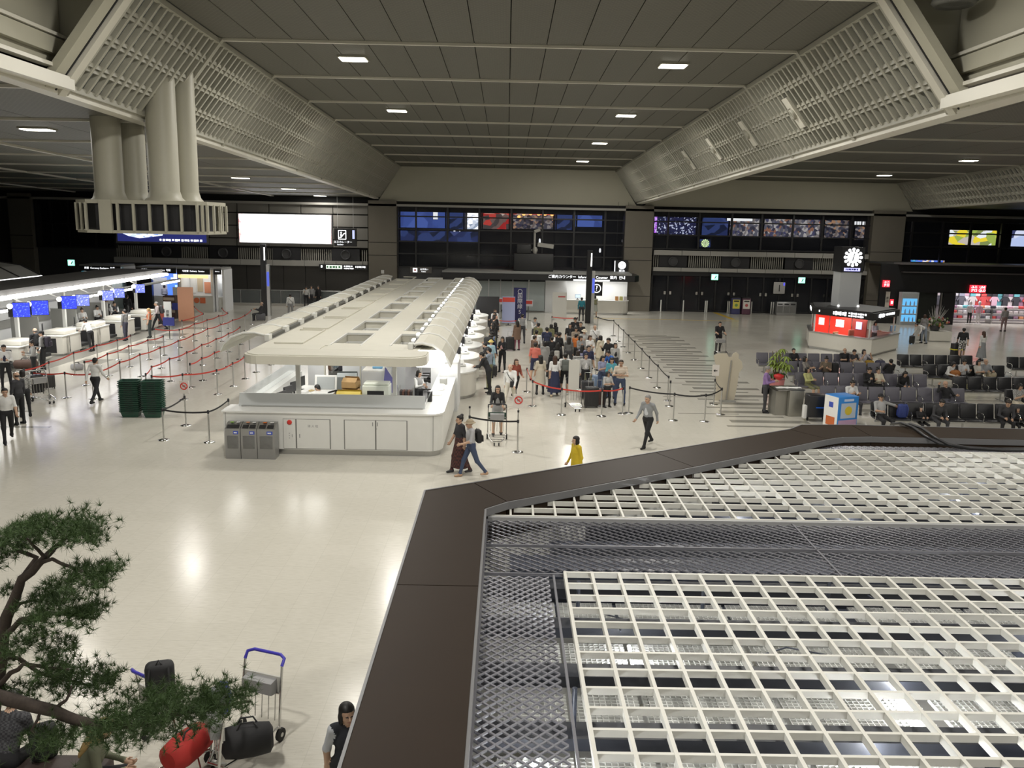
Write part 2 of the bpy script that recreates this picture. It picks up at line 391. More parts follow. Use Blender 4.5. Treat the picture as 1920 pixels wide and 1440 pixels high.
# ceiling lights
LAMP = emat('ceiling_lamp_diffuser', (1., .96, .84), 9.)
def ceiling_light(x, y, z, sx, sy, lab, grp, watt=CEIL_WATT):
    c_ = MW.transposed() @ (Vector((x, y, z))-CAM); u_, v_ = (CX+FPX*c_.x/-c_.z, CY-FPX*c_.y/-c_.z) if c_.z < -.1 else (-1, -1)
    sfx = '' if 0 <= u_ <= 1920 and 0 <= v_ <= 1440 else '_offscreen'     # fixtures of the same rows beyond the frame
    t = thing('ceiling_light'+sfx, lab, 'ceiling light', (x, y, z), group=grp)
    MB().box(-sx/2-.05, sx/2+.05, -sy/2-.05, sy/2+.05, -.05, .04).build('frame', LOUV, t)
    MB().box(-sx/2, sx/2, -sy/2, sy/2, -.07, -.051).build('diffuser'+sfx, LAMP, t)
    ld = bpy.data.lights.new('downlight'+sfx, 'AREA'); ld.shape = 'RECTANGLE'; ld.size = sx; ld.size_y = sy; ld.energy = watt; ld.color = (1., .962, .89)
    lo = bpy.data.objects.new('downlight'+sfx, ld); COL.objects.link(lo); lo.parent = t; lo.location = (0, 0, -.085)
for Y in (-4.3, 6.4, 17.1, 27.8, 38.4, 49.0, 59.8):
    for X in (-4.85, 5.05):
        if X > 0 or Y < 45: ceiling_light(X, Y, zhi(Y), .78, .62, 'bright rectangular downlight in the high coffered ceiling over the queue', 'downlights in the main coffer')
        if X > 0 or Y < 20: ceiling_light(X+RC, Y, RH0-SLOPE*Y, .78, .62, 'bright rectangular downlight in the ceiling coffer over the seats', 'downlights in the coffer over the seats', CEIL_WATT*.7)
lows = [PC(70, 240, LO0), PC(320, 296, LO0), PC(451, 332, LO0), PC(541, 353, LO0), PC(600, 366, LO0)]
lows += [Vector((lows[0].x, y, 0)) for y in (-6, 5, 15.5)]
for p in lows:
    ceiling_light(p.x, p.y, zlo(p.y), .85, .5, 'bright flat downlight in the low ceiling over the check-in lanes', 'downlights in the low ceiling', CEIL_WATT*.32)

# ================================================================== SHELL BEHIND AND BESIDE
WALLD = mat('dark_wall', (.045, .043, .04), .6, noise=.08, nscale=2)
struct('wall_back', MB().box(-62, 62, YW+13.7, YW+14, 0, 14.5), WALLD)
struct('wall_left', MB().box(-62, -61.7, -14, YW+14, 0, 14.5), GREYP)
struct('wall_right', MB().box(61.7, 62, -14, YW+14, 0, 14.5), GREYP)
struct('wall_front', MB().box(-62, 62, -14.3, -14, 0, 14.5), GREYP)
# ================================================================== PAVILION ROOF BELOW THE CAMERA
BROWN = mat('brown_painted_metal', (.024, .0155, .010), .5, noise=.08, nscale=3, spec=.12)
BROWN2 = mat('grey_edge_trim', (.16, .16, .165), .4)
LOUVW = mat('white_louver_bar', (.62, .61, .56), .45, noise=.05, nscale=4)
MESHM = mat('grey_expanded_metal', (.17, .17, .19), .4, metal=.3)
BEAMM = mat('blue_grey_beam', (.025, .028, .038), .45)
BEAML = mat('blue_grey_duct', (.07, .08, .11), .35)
CRATE = mat('white_egg_crate', (.78, .79, .77), .4)
ZF, ZG = 3.40, 3.30
pav = thing('pavilion_roof', 'low pavilion roof with brown metal rim around white open grid louvres', 'roof')
RO = [(-.94, 1.0), (-.94, 7.2), (-.94, 9.95)]+[tuple(PZ(x, y, ZF)[:2]) for x, y in ((888, 905), (1228, 848), (1481, 805))]+[(4.97, 13.85)]+[tuple(PZ(1596, 797, ZF)[:2])]+[(14, 13.7)]
RI = [(-.2, 1.0), (-.2, 7.2), (-.2, 9.33)]+[tuple(PZ(x, y, ZF)[:2]) for x, y in ((950, 940), (1300, 875), (1551, 823))]+[(5.37, 13.08)]+[tuple(PZ(1634, 818, ZF)[:2])]+[(14, 13.0)]
def rim_seg(i0, i1):
    poly = RO[i0:i1+1]+RI[i0:i1+1][::-1]; mb = MB(); n = i1-i0+1
    g = .006; po = [Vector(p) for p in poly]
    def shrink(a, b): d = (b-a).normalized(); return a+d*g
    po[0] = shrink(po[0], po[1]); po[n-1] = shrink(po[n-1], po[n-2]); po[n] = shrink(po[n], po[n+1]); po[-1] = shrink(po[-1], po[-2])
    mb.prism([tuple(p) for p in po[::-1]], ZF-.30, ZF)
    mb.build('rim_panel', BROWN, pav)
for a, b_ in ((0, 1), (1, 3), (3, 4), (4, 5), (5, 7), (7, 8)): rim_seg(a, b_)
for i in range(len(RO)-1):                 # bright bead on the outer edge, grey trim on the inner edge
    MB().bar((*RO[i], ZF-.008), (*RO[i+1], ZF-.008), .022, .03).build('rim_bead', BROWN2, pav)
    MB().bar((RI[i][0]+.012, RI[i][1]-.004, ZF-.05), (RI[i+1][0]+.012, RI[i+1][1]-.004, ZF-.05), .024, .09).build('rim_trim', BROWN2, pav)
    MB().bar((*RO[i], ZF-.55), (*RO[i+1], ZF-.55), .05, .5).build('rim_skirt', BROWN, pav)
# shop walls and floor under the roof
for i in range(len(RO)-1):
    a, b_ = Vector(RO[i]).lerp(Vector(RI[i]), .85), Vector(RO[i+1]).lerp(Vector(RI[i+1]), .85)
    MB().bar((a.x, a.y, 1.45), (b_.x, b_.y, 1.45), .06, 2.9).build('shop_wall', mat('pale_shop_wall', (.55, .55, .53), .5), pav)
MB().prism([(-.3, 1.0), (14, 1.0), (14, 12.9), (5.3, 12.9), (-.3, 9.3)], .003, .03).build('shop_floor', mat('white_shop_floor', (.8, .8, .78), .3), pav)
# --- white louvre bars: near field
S = .2615; XA0, XA1, YA1, YA0 = .62, 8.2, 7.79, 1.3
nx, ny = int((XA1-XA0)/S), int((YA1-YA0)/S)
colm = MB().box(-.014, .014, YA1-ny*S, YA1+.014, -.058, 0).mesh('louver_bar', LOUVW)
rowm = MB().box(XA0, XA0+nx*S, -.014, .014, -.056, -.002).mesh('louver_bar', LOUVW)
for i in range(nx+1): link('louver_bar', colm, pav, loc=(XA0+S*i, 0, ZG))
for j in range(ny+1): link('louver_bar', rowm, pav, loc=(0, YA1-S*j, ZG))
# --- far field, cut off by the slanting rim
YB0, YB1 = 9.40, 12.62
def diagY(x): return 9.66+(x+.14)*(2.92/4.53)
def diagX(y): return -.14+(y-9.66)*(4.53/2.92)
nb = int((9.6+.16)/S)
for i in range(nb+1):
    x = -.16+S*i; y1 = min(YB1, diagY(x))
    if y1-YB0 > .05: MB().box(x-.012, x+.012, YB0, y1, ZG-.058, ZG).build('louver_bar', LOUVW, pav)
j = 0
while YB0+j*S < YB1+.01:
    y = YB0+j*S; x0 = max(-.16, diagX(y)); MB().box(x0, -.16+nb*S, y-.012, y+.012, ZG-.056, ZG-.002).build('louver_bar', LOUVW, pav); j += 1
MB().bar((-.16, 9.66, ZG-.02), (4.41, diagY(4.41), ZG-.02), .022, .06).build('louver_bar', LOUVW, pav)
MB().box(4.41, 9.4, YB1, YB1+.03, ZG-.06, ZG).build('louver_bar', LOUVW, pav)
MB().box(-.16, 9.4, YB0-.07, YB0-.02, ZG-.09, ZG-.005).build('louver_edge', mat('grey_channel', (.35, .35, .35), .4), pav)
# --- expanded metal walkways
def exmetal(x0, x1, y0, y1, lw, sw, along, z, st=.012, th=.012):
    mb = MB()
    if along == 'x': nst, nseg = int((y1-y0)/sw), int((x1-x0)/(lw/2))
    else: nst, nseg = int((x1-x0)/sw), int((y1-y0)/(lw/2))
    for k in range(nst+1):
        pts = []
        for s in range(nseg+1):
            off = (sw/2 if (s+k) % 2 else -sw/2)*.93
            a, b_ = s*lw/2, k*sw+off
            pts.append((x0+a, y0+b_) if along == 'x' else (x0+b_, y0+a))
        vs = []; fs = []
        for (px_, py_) in pts:
            d = (0, st) if along == 'x' else (st, 0)
            vs += [(px_-d[0]/2, py_-d[1]/2, z), (px_+d[0]/2, py_+d[1]/2, z+.004), (px_-d[0]/2, py_-d[1]/2, z-th)]
        for s in range(nseg):
            a = 3*s; b_ = a+3
            fs += [(a, a+1, b_+1, b_), (a+2, a, b_, b_+2)]
        mb.add(vs, fs)
    return mb
def mesh_panel(mb): mb.build('mesh_walkway', MESHM, pav, kind='stuff')
mesh_panel(exmetal(-.16, .5, 1.2, 7.74, .096, .05, 'x', ZG-.03, .015))
for (xa, xb) in ((-.16, 3.32), (3.36, 8.6)):
    mesh_panel(exmetal(xa, xb, 7.84, 8.52, .105, .062, 'y', ZG-.03, .014))
    mesh_panel(exmetal(xa, xb, 8.56, 9.32, .105, .062, 'y', ZG-.03, .014))
mesh_panel(exmetal(3.6, 9.4, 12.68, 13.0, .08, .05, 'y', ZG-.03))
for (a, b_) in (((-.17, 1.2), (-.17, 9.32)), ((.51, 1.2), (.51, 7.76)), ((-.17, 7.79), (8.6, 7.79)), ((-.17, 8.54), (8.6, 8.54)), ((3.34, 7.8), (3.34, 9.33))):
    MB().bar((*a, ZG-.035), (*b_, ZG-.035), .02, .03).build('walkway_edge', MESHM, pav)
# --- what lies underneath: beams, ducts, small egg-crate panels and tubes
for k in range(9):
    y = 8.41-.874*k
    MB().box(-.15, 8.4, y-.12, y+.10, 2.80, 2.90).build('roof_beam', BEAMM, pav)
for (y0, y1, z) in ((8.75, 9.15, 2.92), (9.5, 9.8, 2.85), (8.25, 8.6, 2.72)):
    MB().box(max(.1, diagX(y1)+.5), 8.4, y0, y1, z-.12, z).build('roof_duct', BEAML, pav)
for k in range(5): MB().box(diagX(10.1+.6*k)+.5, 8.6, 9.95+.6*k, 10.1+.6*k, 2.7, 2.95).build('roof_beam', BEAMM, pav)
cs = .047
def crate(x0, x1, y0, y1, z=2.74):
    mb = MB()
    for i in range(int((x1-x0)/cs)+1): mb.box(x0+i*cs-.003, x0+i*cs+.003, y0, y1, z-.03, z)
    for i in range(int((y1-y0)/cs)+1): mb.box(x0, x1, y0+i*cs-.003, y0+i*cs+.003, z-.03, z)
    mb.build('egg_crate_panel', CRATE, pav, kind='stuff')
for k in range(8):
    yt = 8.41-.874*k-.10; yb = yt-.67
    for (xa, xb) in ((.0, .56), (.60, 1.16), (1.2, 2.3), (2.34, 3.5), (3.62, 4.8), (4.84, 6.4)):
        if (k, xa) in ((3, 3.62), (1, 4.84)): MB().box(xa, xb, yb, yt, 2.70, 2.72).build('blank_panel', BEAML, pav); continue
        crate(xa, xb, yb, yt)
for (xa, xb, ya, yb) in ((.6, 3., 9.7, 10.0), (1.3, 3., 10.1, 10.5), (3.2, 6, 10.2, 11.7), (6.2, 8.4, 10.2, 12.4)): crate(xa, xb, ya, yb, 2.7)
TUBE = emat('fluorescent_tube', (.96, .98, 1.), 95.)
for (x, y) in ((2.75, 5.5), (2.95, 5.05), (3.3, 6.4), (5.2, 7.1), (1.15, 6.9), (4.5, 5.0), (.25, 5.2), (.25, 4.4), (4.5, 10.6), (6.5, 11.4), (3.1, 10.4), (7.2, 12.1)):
    mb = MB().tube([(x, y-.3, 2.84), (x+.03, y+.3, 2.84)], .014, 8); mb.build('lamp_tube', TUBE, pav)
for (px_, py_, ln) in ((1085, 1090, .32), (1320, 1095, .3), (1078, 1290, .4), (1555, 1090, .3)):
    p = PZ(px_, py_, 3.22); MB().tube([p, p-Vector((0, 0, ln))], .02, 10).build('hanger_pipe', BEAML, pav)
for k in range(10):
    x, y = rng.uniform(.8, 5), rng.uniform(4.4, 8.2); a = rng.uniform(0, PI)
    MB().tube([(x, y, 2.9), (x+.35*math.cos(a), y+.35*math.sin(a), 2.86), (x+.6*math.cos(a+.4), y+.6*math.sin(a+.4), 2.8)], .008, 6).build('wiring', BEAML, pav)
# two black cables slung over the rim
for d in (0., .12):
    pts = [PZ(x, y, z)+Vector((d, -d*.6, 0)) for x, y, z in ((1668, 804, 3.15), (1672, 795, 3.38), (1690, 793, 3.46), (1712, 801, 3.44), (1735, 818, 3.42), (1760, 831, 3.36), (1800, 838, 3.30), (1860, 842, 3.29), (1925, 842, 3.29))]
    MB().tube(pts, .024, 8).build('black_cable', BLACK, label='thick black cable looped over the brown roof rim', cat='cable', group='cables over the rim')

# ================================================================== PINE TREE
BARK = mat('pine_bark', (.055, .042, .034), .9, noise=.4, nscale=40, bump=.6)
NEED = mat('pine_needles', (.045, .085, .022), .6, noise=.35, nscale=3)
TY = 7.6
pine = thing('pine_tree', 'small cloud-pruned pine tree with dark green needle pads', 'tree', (PY(-10, 1400, TY).x, TY, .46))
pine_loc = Vector(pine.location)
def tp(x, y, d=0.): return PY(x, y, TY+d)-pine_loc
br = [  # trunk and branches as pixel paths: (points, r0, r1)
 ([(-30, 1452, 0), (-22, 1400, 0), (-12, 1330, 0), (2, 1225, 0), (12, 1160, 0), (30, 1115, 0), (42, 1085, 0), (75, 1056, 0), (100, 1030, .05)], .085, .028),
 ([(42, 1085, 0), (70, 1045, .1), (30, 1030, .2), (5, 1015, .25)], .03, .012),
 ([(75, 1056, 0), (95, 1048, -.1), (130, 1062, -.15), (165, 1078, -.2), (190, 1082, -.2)], .02, .008),
 ([(85, 1045, 0), (60, 1020, -.1), (50, 1010, -.15)], .018, .008),
 ([(100, 1030, .05), (120, 1010, .05), (150, 1000, .0)], .024, .01),
 ([(5, 1195, 0), (40, 1162, -.1), (80, 1150, -.15), (140, 1155, -.2), (180, 1160, -.2)], .03, .01),
 ([(12, 1160, 0), (40, 1130, .2), (80, 1125, .25)], .022, .01),
 ([(-5, 1290, 0), (20, 1262, -.15), (45, 1245, -.2), (90, 1250, -.25), (130, 1255, -.25)], .028, .01),
 ([(0, 1225, 0), (35, 1235, .15), (75, 1262, .2), (120, 1275, .25), (165, 1285, .25)], .026, .01),
 ([(-20, 1300, -.1), (40, 1318, -.2), (100, 1335, -.25), (150, 1352, -.3), (200, 1362, -.35), (260, 1358, -.4), (330, 1340, -.4), (420, 1322, -.4), (470, 1315, -.4)], .07, .012),
 ([(100, 1335, -.25), (125, 1310, -.2), (135, 1285, -.15)], .02, .008),
 ([(80, 1328, -.25), (60, 1370, -.3), (80, 1395, -.3)], .016, .008),
 ([(150, 1352, -.3), (130, 1375, -.35), (120, 1395, -.35)], .016, .008),
]
mb = MB()
for pts, r0, r1 in br:
    P3 = [tp(*p) for p in pts]; Q = []
    for i in range(len(P3)-1):
        for t in (0, .5): Q.append(P3[i].lerp(P3[i+1], t)+Vector(rng.normal(0, .006, 3)))
    Q.append(P3[-1]); n = len(Q)-1
    mb.tube(Q, [r0+(r1-r0)*i/n for i in range(n+1)], 8)
mb.build('branches', BARK, pine)
pads = [  # needle pads: centre px, half width px, half height px, depth offset, count
 (95, 992, 78, 20, 0, 120), (160, 1005, 42, 18, -.05, 50), (25, 1015, 45, 22, .2, 55), (5, 1050, 30, 14, .2, 18), (175, 1082, 48, 14, -.2, 44), (135, 1068, 22, 9, -.15, 14), (205, 1074, 24, 12, -.2, 18), (170, 1096, 24, 8, -.2, 10),
 (95, 1118, 46, 18, .2, 55), (120, 1150, 70, 20, -.2, 80), (165, 1155, 34, 13, -.2, 26), (60, 1175, 40, 12, -.1, 18), (10, 1108, 16, 10, .1, 8),
 (60, 1212, 58, 16, -.1, 45), (115, 1222, 22, 10, -.1, 16), (105, 1250, 32, 12, -.2, 26), (155, 1278, 62, 16, .2, 75), (130, 1262, 40, 12, .1, 22), (195, 1280, 30, 12, .2, 26), (5, 1245, 26, 14, .2, 18), (10, 1295, 24, 10, 0, 14), (60, 1292, 24, 10, .1, 16),
 (250, 1340, 70, 22, -.4, 90), (340, 1328, 90, 22, -.4, 130), (420, 1312, 60, 15, -.4, 80), (215, 1372, 40, 14, -.4, 30), (140, 1374, 50, 16, -.35, 44), (110, 1392, 36, 10, -.35, 18), (60, 1385, 30, 12, -.3, 14), (290, 1360, 70, 12, -.4, 55)]
def needles(pads, base):
    V = []; Fc = []
    for (cx_, cy_, rx, ry, d, n) in pads:
        for k in range(int(n*2.6)):
            a = rng.uniform(0, 2*PI); rr = math.sqrt(rng.uniform(0, 1))
            q = tp(cx_+rx*rr*math.cos(a), cy_+ry*(1-rr*rr)*-.6+ry*rng.uniform(-.5, .75), d)+Vector((0, rng.normal(0, .10+rx*.0012), 0))
            ax = Vector((rng.normal(0, .55), rng.normal(0, .55), 1.)).normalized()
            for j in range(26):
                dr = (ax*rng.uniform(.05, 1.)+Vector(rng.normal(0, .62, 3))).normalized()*rng.uniform(.055, .105)
                s = dr.cross(Vector(rng.normal(0, 1, 3))).normalized()*.0026
                i0 = len(V); o = q-dr*.08
                V += [tuple(o-s), tuple(o+s), tuple(o+dr)]; Fc.append((i0, i0+1, i0+2))
    m2 = MB(); m2.v = V; m2.f = Fc; m2.m = [0]*len(Fc); m2.sm = [False]*len(Fc)
    return m2
needles(pads, None).build('needles', NEED, pine, kind='stuff')
# planter bench at its foot
pl = PZ(60, 1432, .45)
MB().rbox(pl.x-3.2, pl.x+.85, pl.y-3.0, pl.y+.2, 0, .45, .04).build('planter_bench', mat('planter_brown', (.05, .035, .03), .5), label='dark brown planter bench around the foot of the pine', cat='bench')
# ================================================================== CENTRAL SERVICE ISLAND
ROOFC = mat('cream_roof_panel', (.60, .58, .50), .55, noise=.06, nscale=2)
WHW = mat('white_wall_panel', (.74, .75, .76), .45)
GAPL = mat('panel_gap', (.18, .18, .17), .7)
isl = thing('service_counter', 'long white service counter with steel plinth and cupboard doors in its end', 'counter')
XI0, XI1, YI0, YI1 = -7.95, -1.75, 23.65, 57.0
ZT = 1.26
# end body with rounded right corner
def outline(x0, x1, y0, y1, r):
    pts = [(x0, y1), (x0, y0)]
    for k in range(7):
        a = -PI/2+k*(PI/2)/6; pts.append((x1-r+r*math.cos(a), y0+r+r*math.sin(a)))
    return pts+[(x1, y1)]
MB().prism(outline(XI0, XI1, YI0, YI0+.8, .45)[::1], .16, ZT-.05).build('end_body', WHITE, isl)
MB().prism(outline(XI0+.05, XI1-.06, YI0+.05, YI0+.85, .42), .0, .16).build('plinth', STEEL, isl)
MB().prism(outline(XI0-.04, XI1+.04, YI0-.04, YI0+.82, .45), ZT-.05, ZT).build('worktop', mat('white_worktop', (.80, .80, .78), .25), isl)
islL = thing('service_counter', 'narrow white side counter with glass screen on the check-in lane side', 'counter'); islR = thing('service_counter', 'white side counter with bright worktop on the queue side of the island', 'counter')
MB().box(XI0, XI0+.5, YI0+.83, 31, .16, ZT-.12).build('side_body', WHITE, islL)
MB().box(XI0+.05, XI0+.5, YI0+.86, 31, 0, .16).build('plinth', STEEL, islL)
MB().box(XI1-.5, XI1, YI0+.83, 29.6, .16, ZT-.05).build('side_body', WHITE, islR)
MB().box(XI1-.5, XI1-.05, YI0+.86, 29.6, 0, .16).build('plinth', STEEL, islR)
MB().box(XI1-.62, XI1+.04, YI0+.83, 29.6, ZT-.05, ZT).build('worktop', WHITE, islR)
# front panels with doors
fx = lambda px_: PY(px_, 810, YI0).x
def panel(x0, x1, z0, z1, name, m=WHITE, d=.012):
    o = MB().box(x0+.012, x1-.012, YI0-d, YI0-.001, z0+.012, z1-.012).build(name, m, isl); return o
dz0, dz1 = .18, 1.05
MB().box(fx(531), fx(620), YI0-.004, YI0, dz0, dz1).build('door_gap', GAPL, isl)
MB().box(fx(645), fx(764), YI0-.004, YI0, dz0, dz1).build('door_gap', GAPL, isl)
d1_ = panel(fx(531), fx(555), dz0, dz1, 'door'); d2_ = panel(fx(556), fx(619), dz0, dz1, 'door')
d3_ = panel(fx(646), fx(704), dz0, dz1, 'door'); d4_ = panel(fx(705), fx(763), dz0, dz1, 'door')
MB().lathe([(.07, 0), (.07, -.02), (.045, -.03)], (fx(543.5), YI0-.012, .95), 16, ax='y').build('alarm_bell', RED, d1_)
for z in (.62, .55, .48): MB().box(fx(542), fx(543.5), YI0-.016, YI0-.012, z, z+.02).build('indicator', TXTG, d1_)
MB().box(fx(547.5), fx(548.5), YI0-.018, YI0-.012, .52, .6).build('latch', TXTG, d1_)
for dd, px_, z in ((d2_, 562, .5), (d3_, 699, .88), (d4_, 708, .88)):
    MB().box(fx(px_)-.012, fx(px_)+.012, YI0-.02, YI0-.012, z, z+.11).build('handle', TXTG, dd)
MB().lathe([(.014, 0), (.014, -.01)], (fx(706), YI0-.012, .80), 8, ax='y').build('lock', TXTG, d4_)
wall_text('lettering', '消 火 栓', fx(587), YI0-.014, .84, .085, TXTG, d2_, extrude=.001)
for px_ in (424, 812): MB().box(fx(px_)-.006, fx(px_)+.006, YI0-.003, YI0, .17, ZT-.06).build('panel_joint', GAPL, isl)
for px_ in (520, 636, 770): pass
# low frosted screen standing on the end, with its steel channel
MB().box(XI0+.35, XI1-.6, YI0+.56, YI0+.62, ZT, ZT+.03).build('steel_channel', STEEL, isl)
MB().prismx([(YI0+.62, ZT), (YI0+.66, ZT), (YI0+.80, ZT+.36), (YI0+.76, ZT+.36)], XI0+.25, XI1-.55).build('end_screen', mat('frosted_white_screen', (.55, .57, .57), .3), isl)
MB().prismy([(XI1-.6, ZT), (XI1-.56, ZT), (XI1-.45, ZT+.3), (XI1-.49, ZT+.3)], YI0+.9, 29.4).build('side_screen', GLASS, islR)
MB().prismy([(XI0+.25, ZT-.1), (XI0+.29, ZT-.1), (XI0+.35, ZT+.36), (XI0+.31, ZT+.36)], YI0+.86, 31).build('side_screen', mat('screen_glass', (.6, .66, .66), .1, alpha=.35), islL)
MB().box(XI0+.5, XI1-.5, YI0+.9, YI1, 0, .02).build('staff_floor', mat('grey_carpet', (.3, .3, .31), .9), FLOOR)
# roof of the island
rf = thing('island_roof', 'cream flat roof with rows of open wells between two vaulted canopies', 'roof')
ZR = 2.9
def lip(y0, r): return [(-7.35, 26.2), (-7.35, y0+r)]+[(-7.35+r-r*math.cos(a), y0+r-r*math.sin(a)) for a in (.3, .7, 1.1, 1.4)]+[(-2.75+.0, y0)]+[(-2.75+r*math.sin(a), y0+r-r*math.cos(a)) for a in (.3, .7, 1.1, 1.45)]+[(-2.75+r, 26.2)]
L1 = lip(23.4, .55)
MB().prism(L1, ZR-.26, ZR-.02).build('front_lip', CREAM, rf)
L2 = [(x*.985+(-4.8)*.015, y+.12) for x, y in L1]
MB().prism([(x, min(y, 24.69)) for x, y in L2], ZR-.02, ZR).build('roof_slab', ROOFC, rf)
def slab(x0, x1, y0, y1, z0=ZR-.34, z1=ZR): MB().box(x0, x1, y0, y1, z0, z1).build('roof_slab', ROOFC, rf)
slab(-7.3, -5.42, 24.7, YI1); slab(-4.35, -3.5, 25.6, YI1); slab(-5.42, -5.32, 25.5, YI1); slab(-2.68, -2.52, 25.6, YI1)
slab(-5.32, -2.52, 24.7, 25.6)
k = 0
while 25.6+3.7*k < YI1-1:
    y = 25.6+3.7*k
    slab(-5.32, -4.35, y+2.9, y+3.7); slab(-3.5, -2.68, y+2.9, y+3.7)
    for (x0, x1) in ((-5.30, -4.37), (-3.48, -2.70)):                 # pale well frames
        mb = MB()
        for zz in (ZR-.02, ZR-.3):
            mb.bar((x0, y, zz), (x0, y+2.9, zz), .05, .06).bar((x1, y, zz), (x1, y+2.9, zz), .05, .06).bar((x0, y+2.88, zz), (x1, y+2.88, zz), .05, .06)
        mb.box(x0, x1, y+2.84, y+2.9, ZR-.9, ZR-.34); mb.build('well_frame', WHITE, rf)
        MB().box(x0+.02, x0+.04, y, y+2.9, ZR-.85, ZR-.34).build('well_glass', GLASS, rf)
    mb = MB()                                                        # shallow tray left of the wells
    mb.bar((-7.0, y+.1, ZR+.02), (-6.15, y+.1, ZR+.02), .05, .05).bar((-6.15, y+.1, ZR+.02), (-6.15, y+3.4, ZR+.02), .05, .05).bar((-7.0, y+3.4, ZR+.02), (-6.15, y+3.4, ZR+.02), .05, .05)
    mb.build('roof_tray', ROOFC, rf); k += 1
# vaulted canopies either side
def vault(prof, y0, y1, name, m, seg):
    ys = [y0+(y1-y0)*i/seg for i in range(seg+1)]
    for i in range(seg):
        mb = MB(); vs = []
        for y in (ys[i]+.02, ys[i+1]-.02):
            for x, z in prof: vs.append((x, y, z))
            for x, z in prof[::-1]: vs.append((x, y, z-.05))
        n = len(prof); N2 = 2*n
        fs = [(j, j+1, N2+j+1, N2+j) for j in range(n-1)]+[(n+j, n+j+1, N2+n+j+1, N2+n+j) for j in range(n-1)]
        fs += [tuple(range(N2))[::-1], tuple(range(N2, 2*N2)), (n-1, n, N2+n, N2+n-1), (N2-1, 0, N2, 2*N2-1)]
        mb.add(vs, fs); o = mb.build(name, m, rf)
    return ys
lp = [(-8.95, 2.5), (-8.85, 2.70), (-8.6, 2.93), (-8.2, 3.08), (-7.85, 3.09), (-7.55, 3.02)]
rp = [(-2.72, 3.02), (-2.45, 3.06), (-2.15, 3.0), (-1.9, 2.82), (-1.7, 2.55), (-1.62, 2.38)]
for prof, y0, sx in ((lp, 26.6, -7.42), (rp, 25.2, -2.8)):
    ys = vault(prof, y0, YI1, 'canopy_panel', ROOFC, 14)
    for y in ys:
        MB().tube([(x, y, z+.01) for x, z in prof], .035, 6).build('canopy_rib', WHITE, rf)
    for i, y in enumerate(ys[:-1]):
        MB().box(sx-.05, sx+.05, y+.35, ys[i+1]-.35, 2.9, 2.99).build('canopy_gutter', mat('dark_gutter', (.10, .10, .09), .5), rf)
        MB().box(sx-.07, sx+.07, y-.18, y+.18, 2.88, 3.06).build('gutter_bracket', WHITE, rf)
for y in np.arange(25.8, 56, 1.4):
    MB().rbox(-2.86, -2.76, y, y+.4, 3.03, 3.08, .02).build('strip_lamp', LWHITE, rf)
MB().rbox(-2.75, -1.75, 24.6, 25.15, 2.4, 2.9, .2, seg=3).build('end_lamp', emat('lit_canopy_end', (1, .99, .95), 1.6), rf)
for (x, y) in ((-6.2, 25.3), (-3.3, 25.3), (-6.2, 33), (-3.3, 33), (-6.2, 41), (-3.3, 41), (-3.3, 49), (-6.2, 49)):
    MB().box(x-.06, x+.06, y-.06, y+.06, .02, ZR-.26).build('roof_post', WHITE, rf)
def area(name, x, y, z, sx, sy, wt, parent=None, col=(1, .98, .93), rx=0., ry=0., rz=0.):
    ld = bpy.data.lights.new(name, 'AREA'); ld.shape = 'RECTANGLE'; ld.size = sx; ld.size_y = sy; ld.energy = wt; ld.color = col
    lo = bpy.data.objects.new(name, ld); COL.objects.link(lo); lo.parent = parent; lo.location = (x, y, z); lo.rotation_euler = (rx, ry, rz); return lo
for y in (28, 36, 44, 52): area('canopy_light', -2.2, y, 2.35, .4, 6, 90, rf); area('canopy_light', -8.4, y, 2.4, .4, 6, 40, rf)
for y in (27, 31, 35): area('office_light', -6.3, y, 2.5, 1.2, 2.5, 45, rf)
# ---- back office behind the end counter
t = thing('office_partition', 'white office partition panels behind the island end', 'partition', (-7.0, 31.3, .02))
for (x0, x1) in ((-.30, .30), (.98, 1.62), (2.9, 3.3)): MB().box(x0, x1, 0, .06, 0, 2.4).build('panel', WHW, t)
for x in (.30, 1.62, 2.86): MB().box(x, x+.05, -.02, .08, 0, 2.4).build('post', CREAM, t)
MB().box(.35, .98, .5, .56, 0, 2.4).build('panel', GREYP, t); MB().box(1.67, 2.86, 0, .06, 0, 2.4).build('panel', WHW, t)
for x, c, lb in ((-6.52, (.16, .09, .06), 'brown coat hanging on the office partition'), (-6.33, (.03, .03, .035), 'black coat hanging between two others on the partition'), (-6.15, (.04, .04, .05), 'charcoal coat hanging by the white wall corner')):
    MB().rbox(-.1, .1, -.09, .09, -.55, .55, .08).build('hanging_coat', mat('coat%d' % int(-x*100), c, .9), loc=(x, 31.62, 1.6), label=lb, cat='coat')
MB().box(-.35, .35, -.02, .0, 0, .9).build('pin_board', mat('cork_brown', (.36, .20, .07), .8), loc=(-5.0, 31.25, 1.45), label='brown cork pin board on the office wall', cat='board')
tb = thing('office_desk', 'white desk along the side screen with papers and monitors', 'desk', (-6.85, 28.0, .02))
MB().box(-.45, .45, -1.7, 2.2, .70, .74).build('desktop', WHITE, tb); MB().box(-.42, .42, -1.65, -1.6, 0, .7).build('side_panel', GREYP, tb); MB().box(-.42, .42, 2.1, 2.15, 0, .7).build('side_panel', GREYP, tb); MB().box(-.4, -.37, -1.6, 2.1, .2, .7).build('back_panel', GREYP, tb)
PAPER = mat('white_paper', (.85, .85, .83), .6)
